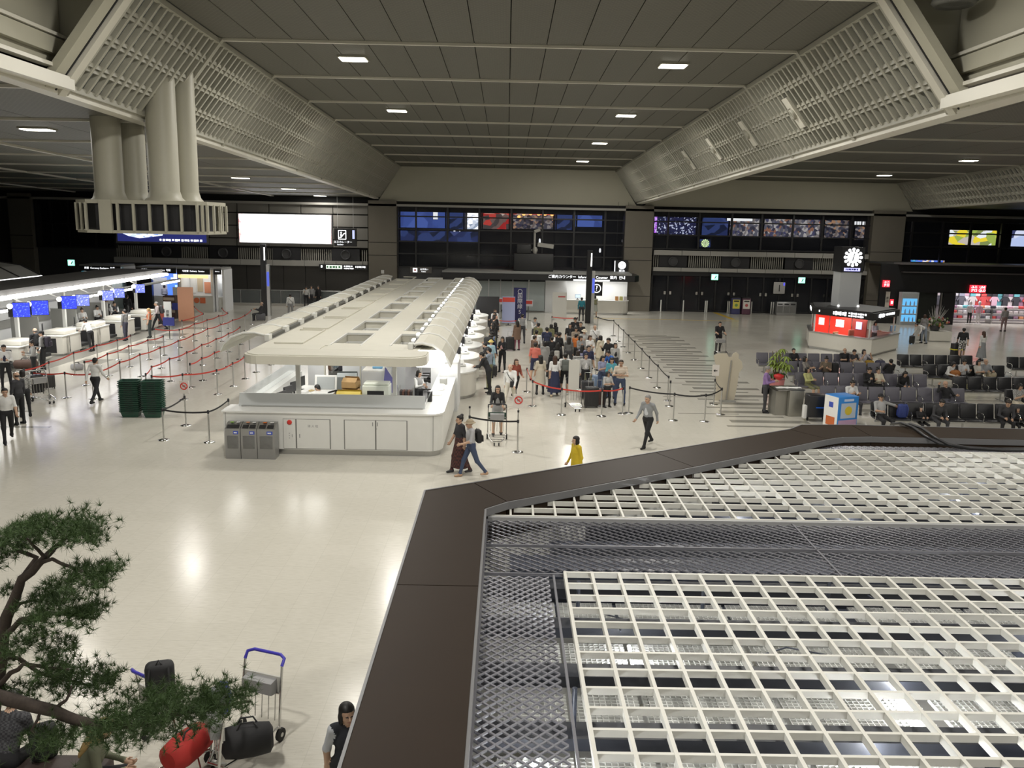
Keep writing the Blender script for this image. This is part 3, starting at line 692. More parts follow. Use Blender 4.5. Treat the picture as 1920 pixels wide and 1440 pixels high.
def monitor(loc, rz, lab, grp=None, lit=None, sz=(.5, .34)):
    t = thing('computer_monitor', lab, 'monitor', loc, rz, grp)
    MB().rbox(-sz[0]/2, sz[0]/2, -.03, .02, .12, .12+sz[1], .012).build('casing', BLACK, t)
    MB().box(-sz[0]/2+.02, sz[0]/2-.02, -.034, -.03, .14, .1+sz[1]).build('screen', lit or DARK, t)
    MB().box(-.03, .03, .0, .03, .01, .14).build('stand', BLACK, t); MB().box(-.1, .1, -.07, .08, 0, .012).build('foot', BLACK, t); return t
LSCR = emat('pale_lit_screen', (.55, .7, .95), .9)
for i, (x, y) in enumerate(((-7.1, 26.7), (-7.12, 27.6), (-7.12, 28.5), (-7.12, 29.4))):
    monitor((x, y, .76), -PI/2-.3+PI, 'black computer monitor on the desk beside the frosted side screen', 'monitors on the island desk', None)
for i in range(7):
    x, y = -6.9+rng.uniform(0, .3), 26.5+i*.45
    MB().box(-.11, .11, -.15, .15, 0, .012+.03*(i % 3)).build('paper_stack', PAPER if i % 3 else mat('manila', (.55, .42, .2), .8), loc=(x, y, .762), rz=rng.uniform(-.5, .5), label='loose stack of papers on the island desk', cat='papers', group='papers on the island desk')
def office_chair(loc, rz, lab, m=BLACK):
    t = thing('office_chair', lab, 'chair', loc, rz)
    MB().rbox(-.25, .25, -.24, .24, .42, .50, .04).build('seat', m, t)
    MB().rbox(-.24, .24, .2, .28, .55, 1.0, .06).build('backrest', m, t)
    MB().box(-.03, .03, .2, .25, .44, .7).build('back_stem', BLACK, t); MB().tube([(0, 0, .08), (0, 0, .44)], .03, 8).build('column', STEEL, t)
    mb = MB()
    for k in range(5):
        a = 2*PI*k/5; mb.bar((0, 0, .09), (.28*math.cos(a), .28*math.sin(a), .06), .04, .03)
    mb.build('star_base', BLACK, t)
    for k in range(5):
        a = 2*PI*k/5; MB().lathe([(.03, -.015), (.03, .015)], (.28*math.cos(a), .28*math.sin(a), .031), 8, ax='x').build('caster', BLACK, t)
    for s in (-1, 1): MB().box(s*.28-.03, s*.28+.03, -.15, .15, .66, .70).build('armrest', BLACK, t)
    return t
office_chair((-5.95, 28.1, .02), -2.0, 'black office chair with the seated clerk at the island desk')
office_chair((-5.9, 27.3, .02), -1.8, 'empty black office chair beside the seated clerk')
t = thing('flatbed_scanner', 'white flatbed scanner with its lid leaning open on the end counter', 'scanner', tuple(PZ(604, 738, .97)+Vector((0, .3, .02-.97))))
MB().rbox(-.38, .38, -.3, .3, 0, .75, .03).build('cabinet', WHITE, t); MB().box(-.36, .36, -.28, .28, .75, .95).build('scan_bed', WHITE, t)
MB().prismx([(.24, .95), (.28, .95), (.4, 1.45), (.36, 1.45)], -.37, .37).build('lid', WHITE, t); MB().prismx([(.235, 1.0), (.245, 1.0), (.345, 1.4), (.335, 1.4)], -.3, .3).build('glass_pad', mat('pad_grey', (.35, .37, .37), .4), t)
CARD = mat('cardboard', (.42, .27, .12), .8, noise=.1)
def carton(loc, s, rz, lab, m=CARD):
    t = thing('cardboard_box', lab, 'box', loc, rz); a, b_, h = s[0]/2, s[1]/2, s[2]
    MB().box(-a, a, -b_, b_, 0, h).build('body', m, t)
    MB().add([(-a, -b_, h+.001), (a, -b_, h+.001), (a, -b_*.2, h+.12), (-a, -b_*.2, h+.12)], [(0, 1, 2, 3)]).build('flap', m, t)
    MB().add([(-a, b_, h+.001), (a, b_, h+.001), (a, b_*.4, h+.15), (-a, b_*.4, h+.15)], [(3, 2, 1, 0)]).build('flap', m, t); return t
cA = PZ(655, 722, 1.2); carton((cA.x, cA.y+.3, .02), (.6, .6, .9), .2, 'tall open cardboard box behind the end screen')
carton((cA.x, cA.y+.3, 1.08), (.5, .45, .2), -.2, 'open cardboard box on top of a taller one')
cB = PZ(655, 735, 1.0); carton((cB.x, cB.y-.05, .02), (.8, .4, .9), 0, 'yellow-brown carton of office supplies against the end screen', mat('yellow_carton', (.55, .42, .08), .7))
cC = PZ(666, 702, 1.2); carton((cC.x-.3, cC.y+.1, .02), (.7, .5, 1.1), .1, 'grey plastic crate of papers among the cardboard boxes', mat('grey_crate', (.3, .33, .33), .5))
t = thing('copy_machine', 'pale green-white printer cabinet with black front behind the end screen', 'printer', tuple(PZ(704, 722, 1.2)+Vector((0, .35, -1.18))))
MB().rbox(-.45, .45, -.35, .35, 0, 1.15, .03).build('body', mat('pale_green_white', (.66, .69, .61), .4), t)
MB().box(-.28, .28, -.36, -.34, .68, .98).build('front_panel', BLACK, t); MB().rbox(-.42, .42, -.3, .3, 1.15, 1.22, .03).build('lid', mat('pale_green_white', (.6, .6, .6)), t)
t = thing('paper_cabinet', 'white paper cabinet with trays and a blue box on top', 'cabinet', tuple(PZ(702, 696, 1.4)+Vector((0, .6, -1.38))))
MB().box(-.45, .45, -.5, .6, 0, 1.38).build('body', WHITE, t); cab = t.location.copy()
for z in (.1, .52, .94): MB().box(-.42, .42, -.52, -.5, z, z+.4).build('drawer', mat('drawer_white', (.66, .67, .67), .4), t)
MB().rbox(-.15, .2, -.1, .12, 0, .08, .02).build('tissue_box', mat('light_blue_box', (.2, .45, .7), .6), loc=(cab.x, cab.y, 1.402), label='light blue tissue box on the paper cabinet', cat='box')
MB().add([(-.2, 0, 0), (.28, 0, -.25), (.30, 0, .1), (-.12, 0, .75)], [(0, 1, 2, 3)]).add([(-.2, .02, 0), (.28, .02, -.25), (.30, .02, .1), (-.12, .02, .75)], [(3, 2, 1, 0)]).build('purple_cloth', mat('purple_cloth', (.20, .19, .48), .8), loc=tuple(PZ(729, 728, .9)), label='purple printed cloth hanging beside the printer cabinet', cat='cloth')
t = thing('wire_trolley', 'small chrome wire trolley with dark files behind the end screen', 'trolley', tuple(PZ(763, 728, 1.1)+Vector((0, .25, -1.08))))
for z in (.3, .7): MB().box(-.3, .2, -.25, .25, z, z+.02).build('shelf', CHROME, t)
for sx in (-.3, .2):
    for sy in (-.25, .25): MB().tube([(sx, sy, 0), (sx, sy, 1.1)], .014, 6).build('post', CHROME, t)
for i in range(5): MB().box(-.26+.09*i, -.19+.09*i, -.2, .15, .72, .96).build('file', mat('dark_file%d' % (i % 2), ((.05, .04, .04), (.14, .07, .05))[i % 2], .7), t)
t = thing('service_partition', 'tall white partition block between the end counter and the round desks', 'partition', (-2.05, 29.9, 0))
MB().box(-.55, .4, -.2, 1.6, 0, 1.75).build('body', WHW, t); MB().rbox(-.58, .43, -.24, 1.64, 1.75, 1.79, .015).build('cap', WHITE, t); MB().box(-.5, .36, -.17, 1.5, 0, .0101).build('plinth', STEEL, t)
# small clutter on the side worktop
for (x, y, sx, sy, sz, m, lab, cat, nm) in ((-2.25, 25.4, .14, .2, .32, BLACK, 'black box-shaped card reader on the island side worktop', 'card reader', 'card_reader'), (-2.1, 26.4, .3, .22, .05, PAPER, 'white keyboard tray on the island side worktop', 'keyboard', 'keyboard_tray'), (-2.05, 27.3, .2, .3, .16, WHITE, 'small white ticket printer on the island side worktop', 'printer', 'ticket_printer'), (-2.05, 28.3, .24, .3, .2, GREYP, 'grey ticket printer beside the partition block', 'printer', 'ticket_printer')):
    MB().rbox(-sx/2, sx/2, -sy/2, sy/2, 0, sz, .015).build(nm, m, loc=(x, y, ZT+.002), label=lab, cat=cat)
# ---- round check-in desks on the queue side of the island
DW = mat('warm_white_desk', (.66, .64, .58), .4)
def round_desk(y, i):
    t = thing('check_in_desk', 'warm white curved check-in desk on the queue side of the island', 'desk', (-1.72, y, 0), 0, 'curved check-in desks')
    pts = [(-.35, 1.25), (-.35, -1.25)]+[(-.1+.72*math.cos(a), 1.2*math.sin(a)) for a in np.linspace(-PI/2+.1, PI/2-.1, 12)]
    MB().prism(pts, .12, .98).build('body', DW, t)
    MB().prism([(x*.94, yy*.96) for x, yy in pts], 0, .12).build('plinth', STEEL, t)
    MB().prism([(x*1.05+.01, yy*1.03) for x, yy in pts], .98, 1.03).build('desktop', WHITE, t)
    return t
for i in range(7):
    y = 33.0+3.3*i; round_desk(y, i)
    monitor((-1.95, y-.6, 1.032), PI/2+.3, 'black desk monitor facing the airline clerk on a curved desk', 'monitors on the curved desks')
    t = thing('ticket_scanner', 'white angled ticket scanner on a curved check-in desk', 'scanner', (-1.75, y+.35, 1.033), .4, 'ticket scanners on the curved desks')
    MB().rbox(-.18, .18, -.2, .2, 0, .1, .03).build('base', WHITE, t); MB().prismx([(-.15, .1), (.15, .1), (.15, .26), (.05, .26)], -.14, .14).build('hood', WHITE, t); MB().box(-.05, .05, -.16, -.05, .1, .12).build('keypad', BLACK, t)
# ---- three steel waste bins against the island's end
BINS = mat('bin_steel', (.40, .40, .40), .35, metal=.8, noise=.05)
BINW = mat('bin_window', (.16, .16, .155), .2, noise=.2, nscale=12)
BLUEL = mat('blue_label', (.05, .09, .5), .4)
for i, (pa, pb) in enumerate(((427, 455.5), (456, 486), (486.5, 524))):
    x0, x1 = PY(pa, 840, 23.3).x, PY(pb, 840, 23.3).x
    if i == 2: x1 = x0+.5
    wd = x1-x0; cx = (x0+x1)/2
    t = thing('waste_bin', ['steel waste bin with one wide mouth at the counter corner', 'steel waste bin with two mouths between two other bins', 'steel waste bin with an orange tag beside the alarm bell'][i], 'bin', (cx, 23.30, 0), 0, 'steel bins by the island')
    a = wd/2-.004
    MB().prismx([(-.20, 0), (.2, 0), (.2, 1.0), (.08, 1.0), (-.2, .86)], -a, a).build('body', BINS, t)
    MB().rbox(-a*.72, a*.72, -.212, -.199, .3, .66, .006).build('window', BINW, t)
    MB().box(a*.1, a*.75, -.21, -.2, .71, .80).build('label_plate', BLUEL, t)
    MB().box(a*.2, a*.6, -.212, -.21, .74, .77).build('label_mark', PAPER, t)
    for (u0, u1) in (((-.8, .8),) if i == 0 else ((-.8, -.08), (.1, .8))):
        MB().prismx([(-.175, .886), (-.06, .942), (-.06, .952), (-.175, .896)], a*u0, a*u1).build('mouth', BLACK, t)
    for q, c in enumerate((((.3, .55, .1), (.8, .8, .8)), ((.75, .35, .2), (.8, .8, .8)), ((.8, .2, .02), (.8, .8, .8)))[i]):
        MB().box(-a*.5+q*a*.8, -a*.1+q*a*.8, -.02, .06, 1.0, 1.012).build('sorting_tag', mat('tag%d%d' % (i, q), c, .6), t)

# ================================================================== CHECK-IN ROW ON THE LEFT
CKR = mat('grey_roof', (.16, .155, .15), .7)
ck = thing('check_in_canopy', 'grey flat canopy with two bright tube rows over the check-in desks', 'canopy')
MB().box(-24.5, -21.35, 28, 53.5, 3.2, 3.42).build('canopy_slab', CKR, ck)
STRIP = emat('bright_light_strip', (1., .99, .95), 5.5)
y = 28.2; k = 0
while y < 53.0:
    MB().rbox(-21.4, -21.05, y, y+2.7, 3.02, 3.18, .05).build('light_strip', STRIP, ck)
    if k % 4 != 3: MB().rbox(-20.55, -20.30, y+.1, y+2.6, 2.66, 2.80, .06).build('light_strip', STRIP, ck)
    MB().bar((-21.2, y, 3.1), (-20.42, y, 2.74), .05, .05).build('bracket', WHITE, ck)
    y += 2.85; k += 1
MB().box(-20.62, -20.22, 28.2, 53.2, 2.80, 2.86).build('strip_tray', GREYP, ck)
for y in np.arange(31, 54, 4.3): MB().box(-22.75, -22.6, y-.07, y+.07, 0, 3.2).build('canopy_post', WHITE, ck)
MB().box(-24.6, -24.5, 28, 53.4, 0, 3.2).build('back_wall', WHW, ck)
MB().box(-24.5, -24.4, 28, 53.4, 1.1, 1.5).build('wall_rail', GREYP, ck)
for y in (32, 36.5, 41): area('strip_light', -20.4, y+3, 2.6, .4, 5, 80, ck)
area('strip_light', -20.4, 49, 2.6, .4, 5, 60, ck)
CKDK = mat('dark_conveyor_front', (.02, .02, .022), .4)
for i, y in enumerate((31.0, 33.8, 36.6, 40.3, 43.4, 46.5, 49.8)):
    t = thing('check_in_desk', 'boxy white check-in desk with a black end panel under the bright canopy', 'desk', (-21.75, y, 0), 0, 'boxy check-in desks under the canopy')
    MB().box(-.75, .75, 0, 1.75, .1, .92).build('body', DW, t); MB().box(-.7, .7, .05, 1.7, 0, .1).build('plinth', STEEL, t)
    MB().box(-.70, .45, -.012, -.001, .14, .84).build('end_panel', CKDK, t)
    MB().box(-.78, .78, -.03, 1.78, .92, .96).build('desktop', WHITE, t)
    MB().rbox(-.3, .7, .35, 1.5, .96, 1.18, .05).build('raised_shelf', DW, t)
    MB().box(-.75, .75, 1.75, 2.6, .2, .34).build('baggage_belt', RUBBER, t)
    MB().box(.76, .86, .4, .5, 0, .9).build('leg', CHROME, t)
    monitor((-22.34, y+.8, .965), PI*.65, 'dark computer monitor on a boxy check-in desk', 'monitors on the boxy desks')
for i, y in enumerate((33.2, 37.0, 41.2, 44.9, 48.5)):
    t = thing('desk_divider', 'tall grey divider panel between boxy check-in desks', 'divider', (-23.0, y, 0), 0, 'dividers behind the boxy desks')
    MB().box(-.9, .42, 0, .06, 0, 1.75).build('panel', GREYP, t); MB().box(-.92, .44, -.01, .07, 1.75, 1.79).build('cap', STEEL, t)
def blue_screen_mat(i):
    m, nt, b = nodemat('blue_departure_screen%d' % i); N = nt.nodes.new; L = nt.links.new
    tc = N('ShaderNodeTexCoord'); mp = N('ShaderNodeMapping'); mp.inputs['Scale'].default_value = (9, 1, 16); L(tc.outputs['Object'], mp.inputs[0])
    n = N('ShaderNodeTexNoise'); n.inputs['Scale'].default_value = 1.2; L(mp.outputs[0], n.inputs['Vector'])
    c0, c1 = (((.03, .05, .85), (.14, .22, 1.)), ((.16, .2, .75), (.6, .65, 1.)))[i]
    r = ramp(nt, [(.0, c0), (.56, c0), (.62, c1)]); L(n.outputs['Fac'], r.inputs[0]); L(r.outputs[0], b.inputs['Emission Color'])
    b.inputs['Emission Strength'].default_value = 1.5; b.inputs['Base Color'].default_value = (.02, .02, .1, 1); return m
BS = [blue_screen_mat(0), blue_screen_mat(1)]
for i, (px_, py_, wd_, sc) in enumerate(((40, 581, 21, 0), (75, 577, 21, 0), (129.5, 567, 19, 0), (155, 563, 17, 1), (202, 554, 15, 1), (223.5, 549.5, 14, 1), (262.5, 541, 13, 1))):
    p = PX(px_, py_, -19.72); q = (p-CAM).length; hw = wd_/1600*q*.60
    t = thing('flight_screen', ['bright blue flight screen hung over the boxy desks', 'pale blue flight screen with white lines hung over the boxy desks'][sc], 'screen', (p.x, p.y, p.z), math.atan2(p.x, -p.y)*-1*.0+.42, ['bright blue flight screens', 'pale blue flight screens'][sc])
    MB().box(-hw, hw, -.02, .06, -hw*.95, hw*.95).build('casing', BLACK, t); MB().box(-hw*.95, hw*.95, -.03, -.02, -hw*.9, hw*.9).build('screen', BS[sc], t)
    MB().box(-hw*1.5, -hw, -.02, .3, -hw*.9, hw*.8).build('side_hood', BLACK, t)
    MB().lathe([(.11, 0), (.11, .03)], (-hw*1.25, -.06, hw*.5), 12, ax='y').build('number_disc', LWHITE, t)
    MB().tube([(0, .03, hw*.9), (0, .03, 2.85-p.z)], .02, 6).build('hanger', STEEL, t); MB().bar((0, .03, 2.83-p.z), (-.6*math.cos(.42), .03+.6*math.sin(.42), 2.83-p.z), .04, .04).build('hanger_arm', STEEL, t)
# older vaulted canopy behind
vt = thing('vaulted_canopy', 'pale vaulted canopy with white ribs behind the grey canopy', 'canopy')
vp_ = [(-29.6, 3.3), (-28.4, 3.95), (-27.0, 4.15), (-25.6, 3.95), (-24.6, 3.45)]
ys = np.linspace(30, 45.5, 9)
for a, b_ in zip(ys[:-1], ys[1:]):
    vs_ = [(x, a+.02, z) for x, z in vp_]+[(x, b_-.02, z) for x, z in vp_]; n = len(vp_)
    MB().add(vs_+[(x, y, z-.05) for x, y, z in vs_], [(j, j+1, n+j+1, n+j) for j in range(n-1)]+[(2*n+n+j, 2*n+n+j+1, 2*n+j+1, 2*n+j) for j in range(n-1)]).build('canopy_panel', mat('pale_canopy', (.42, .42, .40), .5), vt)
for y in ys: MB().tube([(x, y, z+.02) for x, z in vp_], .04, 6).build('canopy_rib', DARK, vt)
MB().tube([(-24.6, 30, 3.4), (-24.6, 45.6, 3.4)], .05, 8).build('edge_lamp', emat('edge_glow', (1, 1, .97), 2.2), vt)
MB().box(-24.8, -24.7, 30, 45.5, 3.2, 3.4).build('edge_rail', WHITE, vt); 
for y in (31, 38, 45): MB().box(-27.1, -26.9, y-.08, y+.08, 0, 4.1).build('canopy_post', WHITE, vt)

# ================================================================== AIR DUCT CLUSTER
DUCT = mat('duct_cream', (.40, .385, .31), .5, noise=.03)
dc = thing('air_duct_cluster', 'cluster of four round cream air ducts over a slotted plenum box', 'air duct', (-10.3, 24.6, 6.1))
def dpt(px_, py_, Y): return PY(px_, py_, Y)-Vector((-10.3, 24.6, 6.1))
for (px_, hw, ytop, dY) in ((201, 24, 205, 0.), (249, 21, 222, .9), (304, 25, 100, -.1), (346, 20, 120, .8)):
    b0 = dpt(px_+6, 378, 24.6+dY); r = hw*1.0/1600*26
    top = PC(px_, ytop, LO0 if ytop > 190 else LO0).z
    zt = dpt(px_, ytop, 24.6+dY).z
    MB().lathe([(r*1.45, -.02), (r*1.15, .10), (r*1.0, .28), (r, zt)], (b0.x, b0.y, b0.z), 24).build('duct', DUCT, dc)
    MB().lathe([(r*1.12, zt-.02 if ytop > 190 else zt*.86), (r*1.12, (zt-.02 if ytop > 190 else zt*.86)+.05)], (b0.x, b0.y, b0.z), 24).build('duct_collar', DUCT, dc)
hx = (PY(400, 400, 24.6).x-PY(150, 400, 24.6).x)/2; cx_ = (PY(400, 400, 24.6).x+PY(150, 400, 24.6).x)/2+10.3
oct_ = [(cx_-hx, -.2), (cx_-hx*.72, -.75), (cx_+hx*.9, -.75), (cx_+hx, -.5), (cx_+hx, 1.1), (cx_+hx*.8, 1.5), (cx_-hx*.72, 1.5), (cx_-hx, 1.0)]
MB().prism(oct_, .84, .94).build('top_plate', DUCT, dc); MB().prism(oct_, 0.04, .12).build('bottom_plate', DUCT, dc)
MB().prism([(cx_+(x-cx_)*.86, .4+(y-.4)*.86) for x, y in oct_], .12, .84).build('core', BLACK, dc)
for k in range(len(oct_)):
    a, b_ = Vector(oct_[k]), Vector(oct_[(k+1) % len(oct_)]); n = max(2, int((b_-a).length/.42))
    for j in range(n):
        p = a.lerp(b_, j/n); MB().box(p.x-.03, p.x+.03, p.y-.03, p.y+.05, .1, .86).build('fin', DUCT, dc)
MB().box(cx_-hx*.52, cx_-hx*.34, -.80, -.7, .04, .94).build('front_panel', DUCT, dc)
# ================================================================== BLACK SIGN POSTS
def sign_post(px_, ybase, ytop, lab, Y):
    b0 = PZ(px_, ybase); t = thing('sign_post', lab, 'post', (b0.x, b0.y, 0))
    zt = PY(px_, ytop, b0.y).z
    MB().box(-.2, .16, -.14, .14, 0, zt).build('column', mat('black_column', (.012, .012, .013), .3), t)
    MB().box(.17, .38, -.12, .16, 0, zt*.72).build('side_panel', STEEL, t)
    MB().box(.05, .13, -.150, -.141, zt*.78, zt*.96).build('lamp_slot', LWHITE, t)
    MB().box(.2, .36, -.13, -.121, zt*.42, zt*.62).build('blue_notice', emat('blue_notice', (.1, .15, .8), .6), t); return t
sign_post(498, 592, 458, 'tall black sign post with a lit slot beyond the check-in lanes', 57)
sign_post(1102, 606, 469, 'tall black sign post with a lit slot behind the queue', 58)
# ================================================================== FAR WALL
def WR(x0, y0, x1, y1, Y): a, b_ = PY(x0, y0, Y), PY(x1, y1, Y); return a.x, b_.x, b_.z, a.z       # X0,X1,Z0,Z1
def wbox(x0, y0, x1, y1, Y, d=.1, d2=0.):
    X0, X1, Z0, Z1 = WR(x0, y0, x1, y1, Y); return MB().box(X0, X1, Y-d2, Y+d, Z0, Z1)
CONC = mat('grey_wall_panel', (.20, .19, .17), .6, noise=.04, nscale=1)
COLM = mat('brown_grey_column', (.16, .145, .115), .6, noise=.05, nscale=2)
LEDGE = mat('pale_ledge', (.36, .35, .32), .55)
FIN = mat('pale_fin', (.34, .33, .29), .5)
FW = struct('wall_far', MB().box(-62, 62, YW+.6, YW+.9, 7.4, 14.4), WALLD)
# soffit strip under the ceiling
MB().box(-62, 62, YW-.5, YW+.6, 7.78, 7.95).build('soffit', LEDGE, FW); MB().box(-62, 62, YW-.2, YW+.6, 7.95, 8.45).build('soffit_gap', SLOT, FW)
# left wall of grey panels
xs = [215, 262, 327, 392, 444, 504, 564, 624, 690]; ysp = [377, 399, 423, 447, 462]
for i in range(len(xs)-1):
    for j in range(len(ysp)-1):
        X0, X1, Z0, Z1 = WR(xs[i], ysp[j]+(xs[i]-450)*.02, xs[i+1], ysp[j+1]+(xs[i]-450)*.02, YW)
        MB().box(X0+.02, X1-.02, YW, YW+.2, Z0+.02, Z1-.02).build('wall_panel', CONC, FW)
X0, X1, Z0, Z1 = WR(215, 377, 690, 462, YW); MB().box(X0, X1, YW+.15, YW+.5, Z0-.3, Z1).build('wall_backing', SLOT, FW)
def fin_band(x0, x1, Z0, Z1, speakers, ledges):
    MB().box(x0, x1, YW+.3, YW+.5, Z0, Z1).build('band_backing', SLOT, FW)
    fm = MB().box(-.035, .035, -.04, .04, Z0, Z1).mesh('vertical_fin', FIN); x = x0+.1
    while x < x1-.1:
        if not any(abs(x-s) < 1.15 for s in speakers): link('vertical_fin', fm, FW, loc=(x, YW+.2, 0))
        x += .165
    for s in speakers:
        MB().box(s-1.1, s+1.1, YW+.05, YW+.3, Z0, Z1).build('speaker_panel', BLACK, FW)
        t = thing('wall_speaker', 'round black loudspeaker in the finned wall band', 'speaker', (s, YW-.05, (Z0+Z1)/2), 0, 'loudspeakers in the finned bands'); r = (Z1-Z0)*.42
        MB().lathe([(r, .1), (r, -.06), (r*.8, -.1), (r*.7, -.02)], n=24, ax='y').build('rim', DARK, t); MB().lathe([(r*.68, 0.), (r*.3, .06), (r*.2, .0)], n=20, ax='y').build('cone', BLACK, t)
    for (a, b_) in ledges:
        n = 8; w_ = (x1-x0)/n
        for i in range(n): MB().box(x0+w_*i+.015, x0+w_*(i+1)-.015, YW-.25, YW+.4, a, b_).build('ledge_panel', LEDGE, FW)
XL0, XL1 = PY(215, 470, YW).x, PY(690, 470, YW).x
zl = PY(450, 486, YW).z
fin_band(XL0, XL1, zl, PY(450, 463, YW).z, [PY(312, 474, YW).x, PY(418, 474, YW).x, PY(537, 474, YW).x, PY(648, 474, YW).x], [(zl-.42, zl)])
MB().box(XL0, XL1, YW+.2, YW+.5, 0, zl-.42).build('lower_wall', mat('dark_brown_wall', (.05, .046, .04), .5), FW)
for px_ in (430, 462, 531, 572, 610): X = PY(px_, 530, YW).x; MB().box(X-.02, X+.02, YW+.18, YW+.2, 0, zl-.45).build('wall_joint', SLOT, FW)
# columns
def column(px0, px1, ptop, name):
    X0, X1, _, Z1 = WR(px0, ptop, px1, ptop+50, YW); MB2 = MB().box(X0, X1, YW-.5, YW+1, 0, 8.2); o = struct(name, MB2, COLM)
    for z in (1.2, 4.0, 5.0): MB().box(X0-.01, X1+.01, YW-.51, YW-.49, z-.02, z+.02).build('joint_line', SLOT, o)
    return o
column(692, 745, 385, 'wall_column_1'); column(1172, 1222, 395, 'wall_column_2'); column(1633, 1688, 410, 'wall_column_3'); column(20, 66, 372, 'wall_column_4')
# windows of the upper mall
FR = mat('black_window_frame', (.012, .012, .013), .4)
def glazing(n, xs, ys, slope_x0):
    W = None; X0, X1 = PY(xs[0], 440, YW).x, PY(xs[-1], 440, YW).x
    zs = [PY(slope_x0, y, YW).z for y in ys]
    W = struct('window_%d' % n, MB().box(X0, X1, YW-.02, YW+.12, zs[0]-.05, zs[0]+.05), FR)
    Xs = [PY(x, 440, YW).x for x in xs]
    for x in Xs: MB().box(x-.07, x+.07, YW-.06, YW+.16, zs[-1], zs[0]).build('mullion', FR, W)
    for z in zs[1:]: MB().box(X0, X1, YW-.05, YW+.14, z-.05, z+.05).build('transom', FR, W)
    for a, b_ in zip(Xs[:-1], Xs[1:]):
        for c, d in zip(zs[1:], zs[:-1]): MB().box(a+.07, b_-.07, YW+.03, YW+.05, c+.05, d-.05).build('pane', GLASSD, W)
    return X0, X1, zs
g1 = glazing(1, [746, 780, 839, 898, 958, 1017, 1076, 1134, 1171], [385, 405, 429, 452, 475, 500], 746)
g2 = glazing(2, [1224, 1252, 1310, 1371, 1427, 1486, 1541, 1596, 1632], [396, 415, 440, 466], 1224)
g3 = glazing(3, [1688, 1710, 1767, 1820, 1878, 1935, 1990], [414, 436, 462, 498], 1688)
g4 = glazing(4, [66, 98, 130, 180, 215], [374, 418, 462], 66)
for (g, zb) in ((g1, 0), (g2, 0), (g3, 0), (g4, 0)):
    MB().box(g[0]-1, g[1]+1, YW+8, YW+8.3, 0, 9).build('mall_wall', WALLD, FW)
    MB().box(g[0]-1, g[1]+1, YW+.3, YW+8, g[2][-1]-.3, g[2][-1]-.05).build('mall_floor', DARK, FW)
MB().box(-62, PY(66, 440, YW).x, YW+.2, YW+.6, 0, 7.8).build('lower_wall', WALLD, FW)
X0, X1 = PY(66, 440, YW).x, PY(215, 440, YW).x; MB().box(X0, X1, YW+.1, YW+.5, 0, g4[2][-1]).build('lower_wall', DARK, FW)
X0, X1 = g1[0], g1[1]; MB().box(X0, X1, YW+.1, YW+.5, 0, g1[2][-1]-.05).build('lower_wall', DARK, FW)
# lit shops seen through the mall glass (they stand on the upper floor behind it)
def shopmat(name, cols, s, sc=(3, 1, 4), seed=0.):
    m, nt, b = nodemat(name); N = nt.nodes.new; L = nt.links.new
    tc = N('ShaderNodeTexCoord'); mp = N('ShaderNodeMapping'); mp.inputs['Scale'].default_value = sc; mp.inputs['Location'].default_value = (seed, seed, seed); L(tc.outputs['Object'], mp.inputs[0])
    v = N('ShaderNodeTexVoronoi'); v.inputs['Scale'].default_value = 1.; L(mp.outputs[0], v.inputs['Vector'])
    sx = N('ShaderNodeSeparateColor'); L(v.outputs['Color'], sx.inputs[0])
    r = ramp(nt, [(i/len(cols), c) for i, c in enumerate(cols)], 'CONSTANT'); L(sx.outputs[0], r.inputs[0])
    L(r.outputs[0], b.inputs['Emission Color']); b.inputs['Emission Strength'].default_value = s*1.5
    b.inputs['Base Color'].default_value = (.03, .03, .03, 1); return m
SM = dict(
 white=shopmat('lit_shop_white', [(.9, .92, 1), (.5, .55, .65), (1, 1, 1), (.25, .3, .4), (.7, .75, .85)], 1.5),
 red=shopmat('lit_shop_red', [(.35, .02, .02), (.06, .05, .05), (.5, .05, .04), (.15, .1, .09), (.5, .45, .4)], 1.0, (2, 1, 2)),
 redbar=shopmat('lit_red_header', [(.8, .05, .03), (1, .15, .08), (.6, .03, .02), (.9, .5, .4)], 1.6, (2, 1, 5)),
 blue=shopmat('lit_blue_wall', [(.05, .09, .32), (.04, .07, .26), (.07, .12, .4)], 1.0, (.6, 1, .4)),
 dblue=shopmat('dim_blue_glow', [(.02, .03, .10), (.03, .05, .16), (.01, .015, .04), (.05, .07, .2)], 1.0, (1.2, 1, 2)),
 dim=shopmat('dim_shop_goods', [(.05, .05, .07), (.14, .11, .1), (.02, .02, .03), (.22, .2, .2), (.03, .03, .06), (.35, .2, .12)], 1.0, (4, 1, 5)),
 grey=shopmat('grey_shop_goods', [(.1, .1, .13), (.2, .18, .18), (.04, .04, .06), (.4, .38, .38), (.06, .06, .12), (.25, .12, .08)], 1.0, (4.5, 1, 4)),
 city=shopmat('night_light_dots', [(.015, .02, .06), (.02, .025, .09), (.02, .02, .07), (.55, .6, .8), (.01, .01, .03), (.02, .02, .06)], 1.0, (9, 1, 9)))
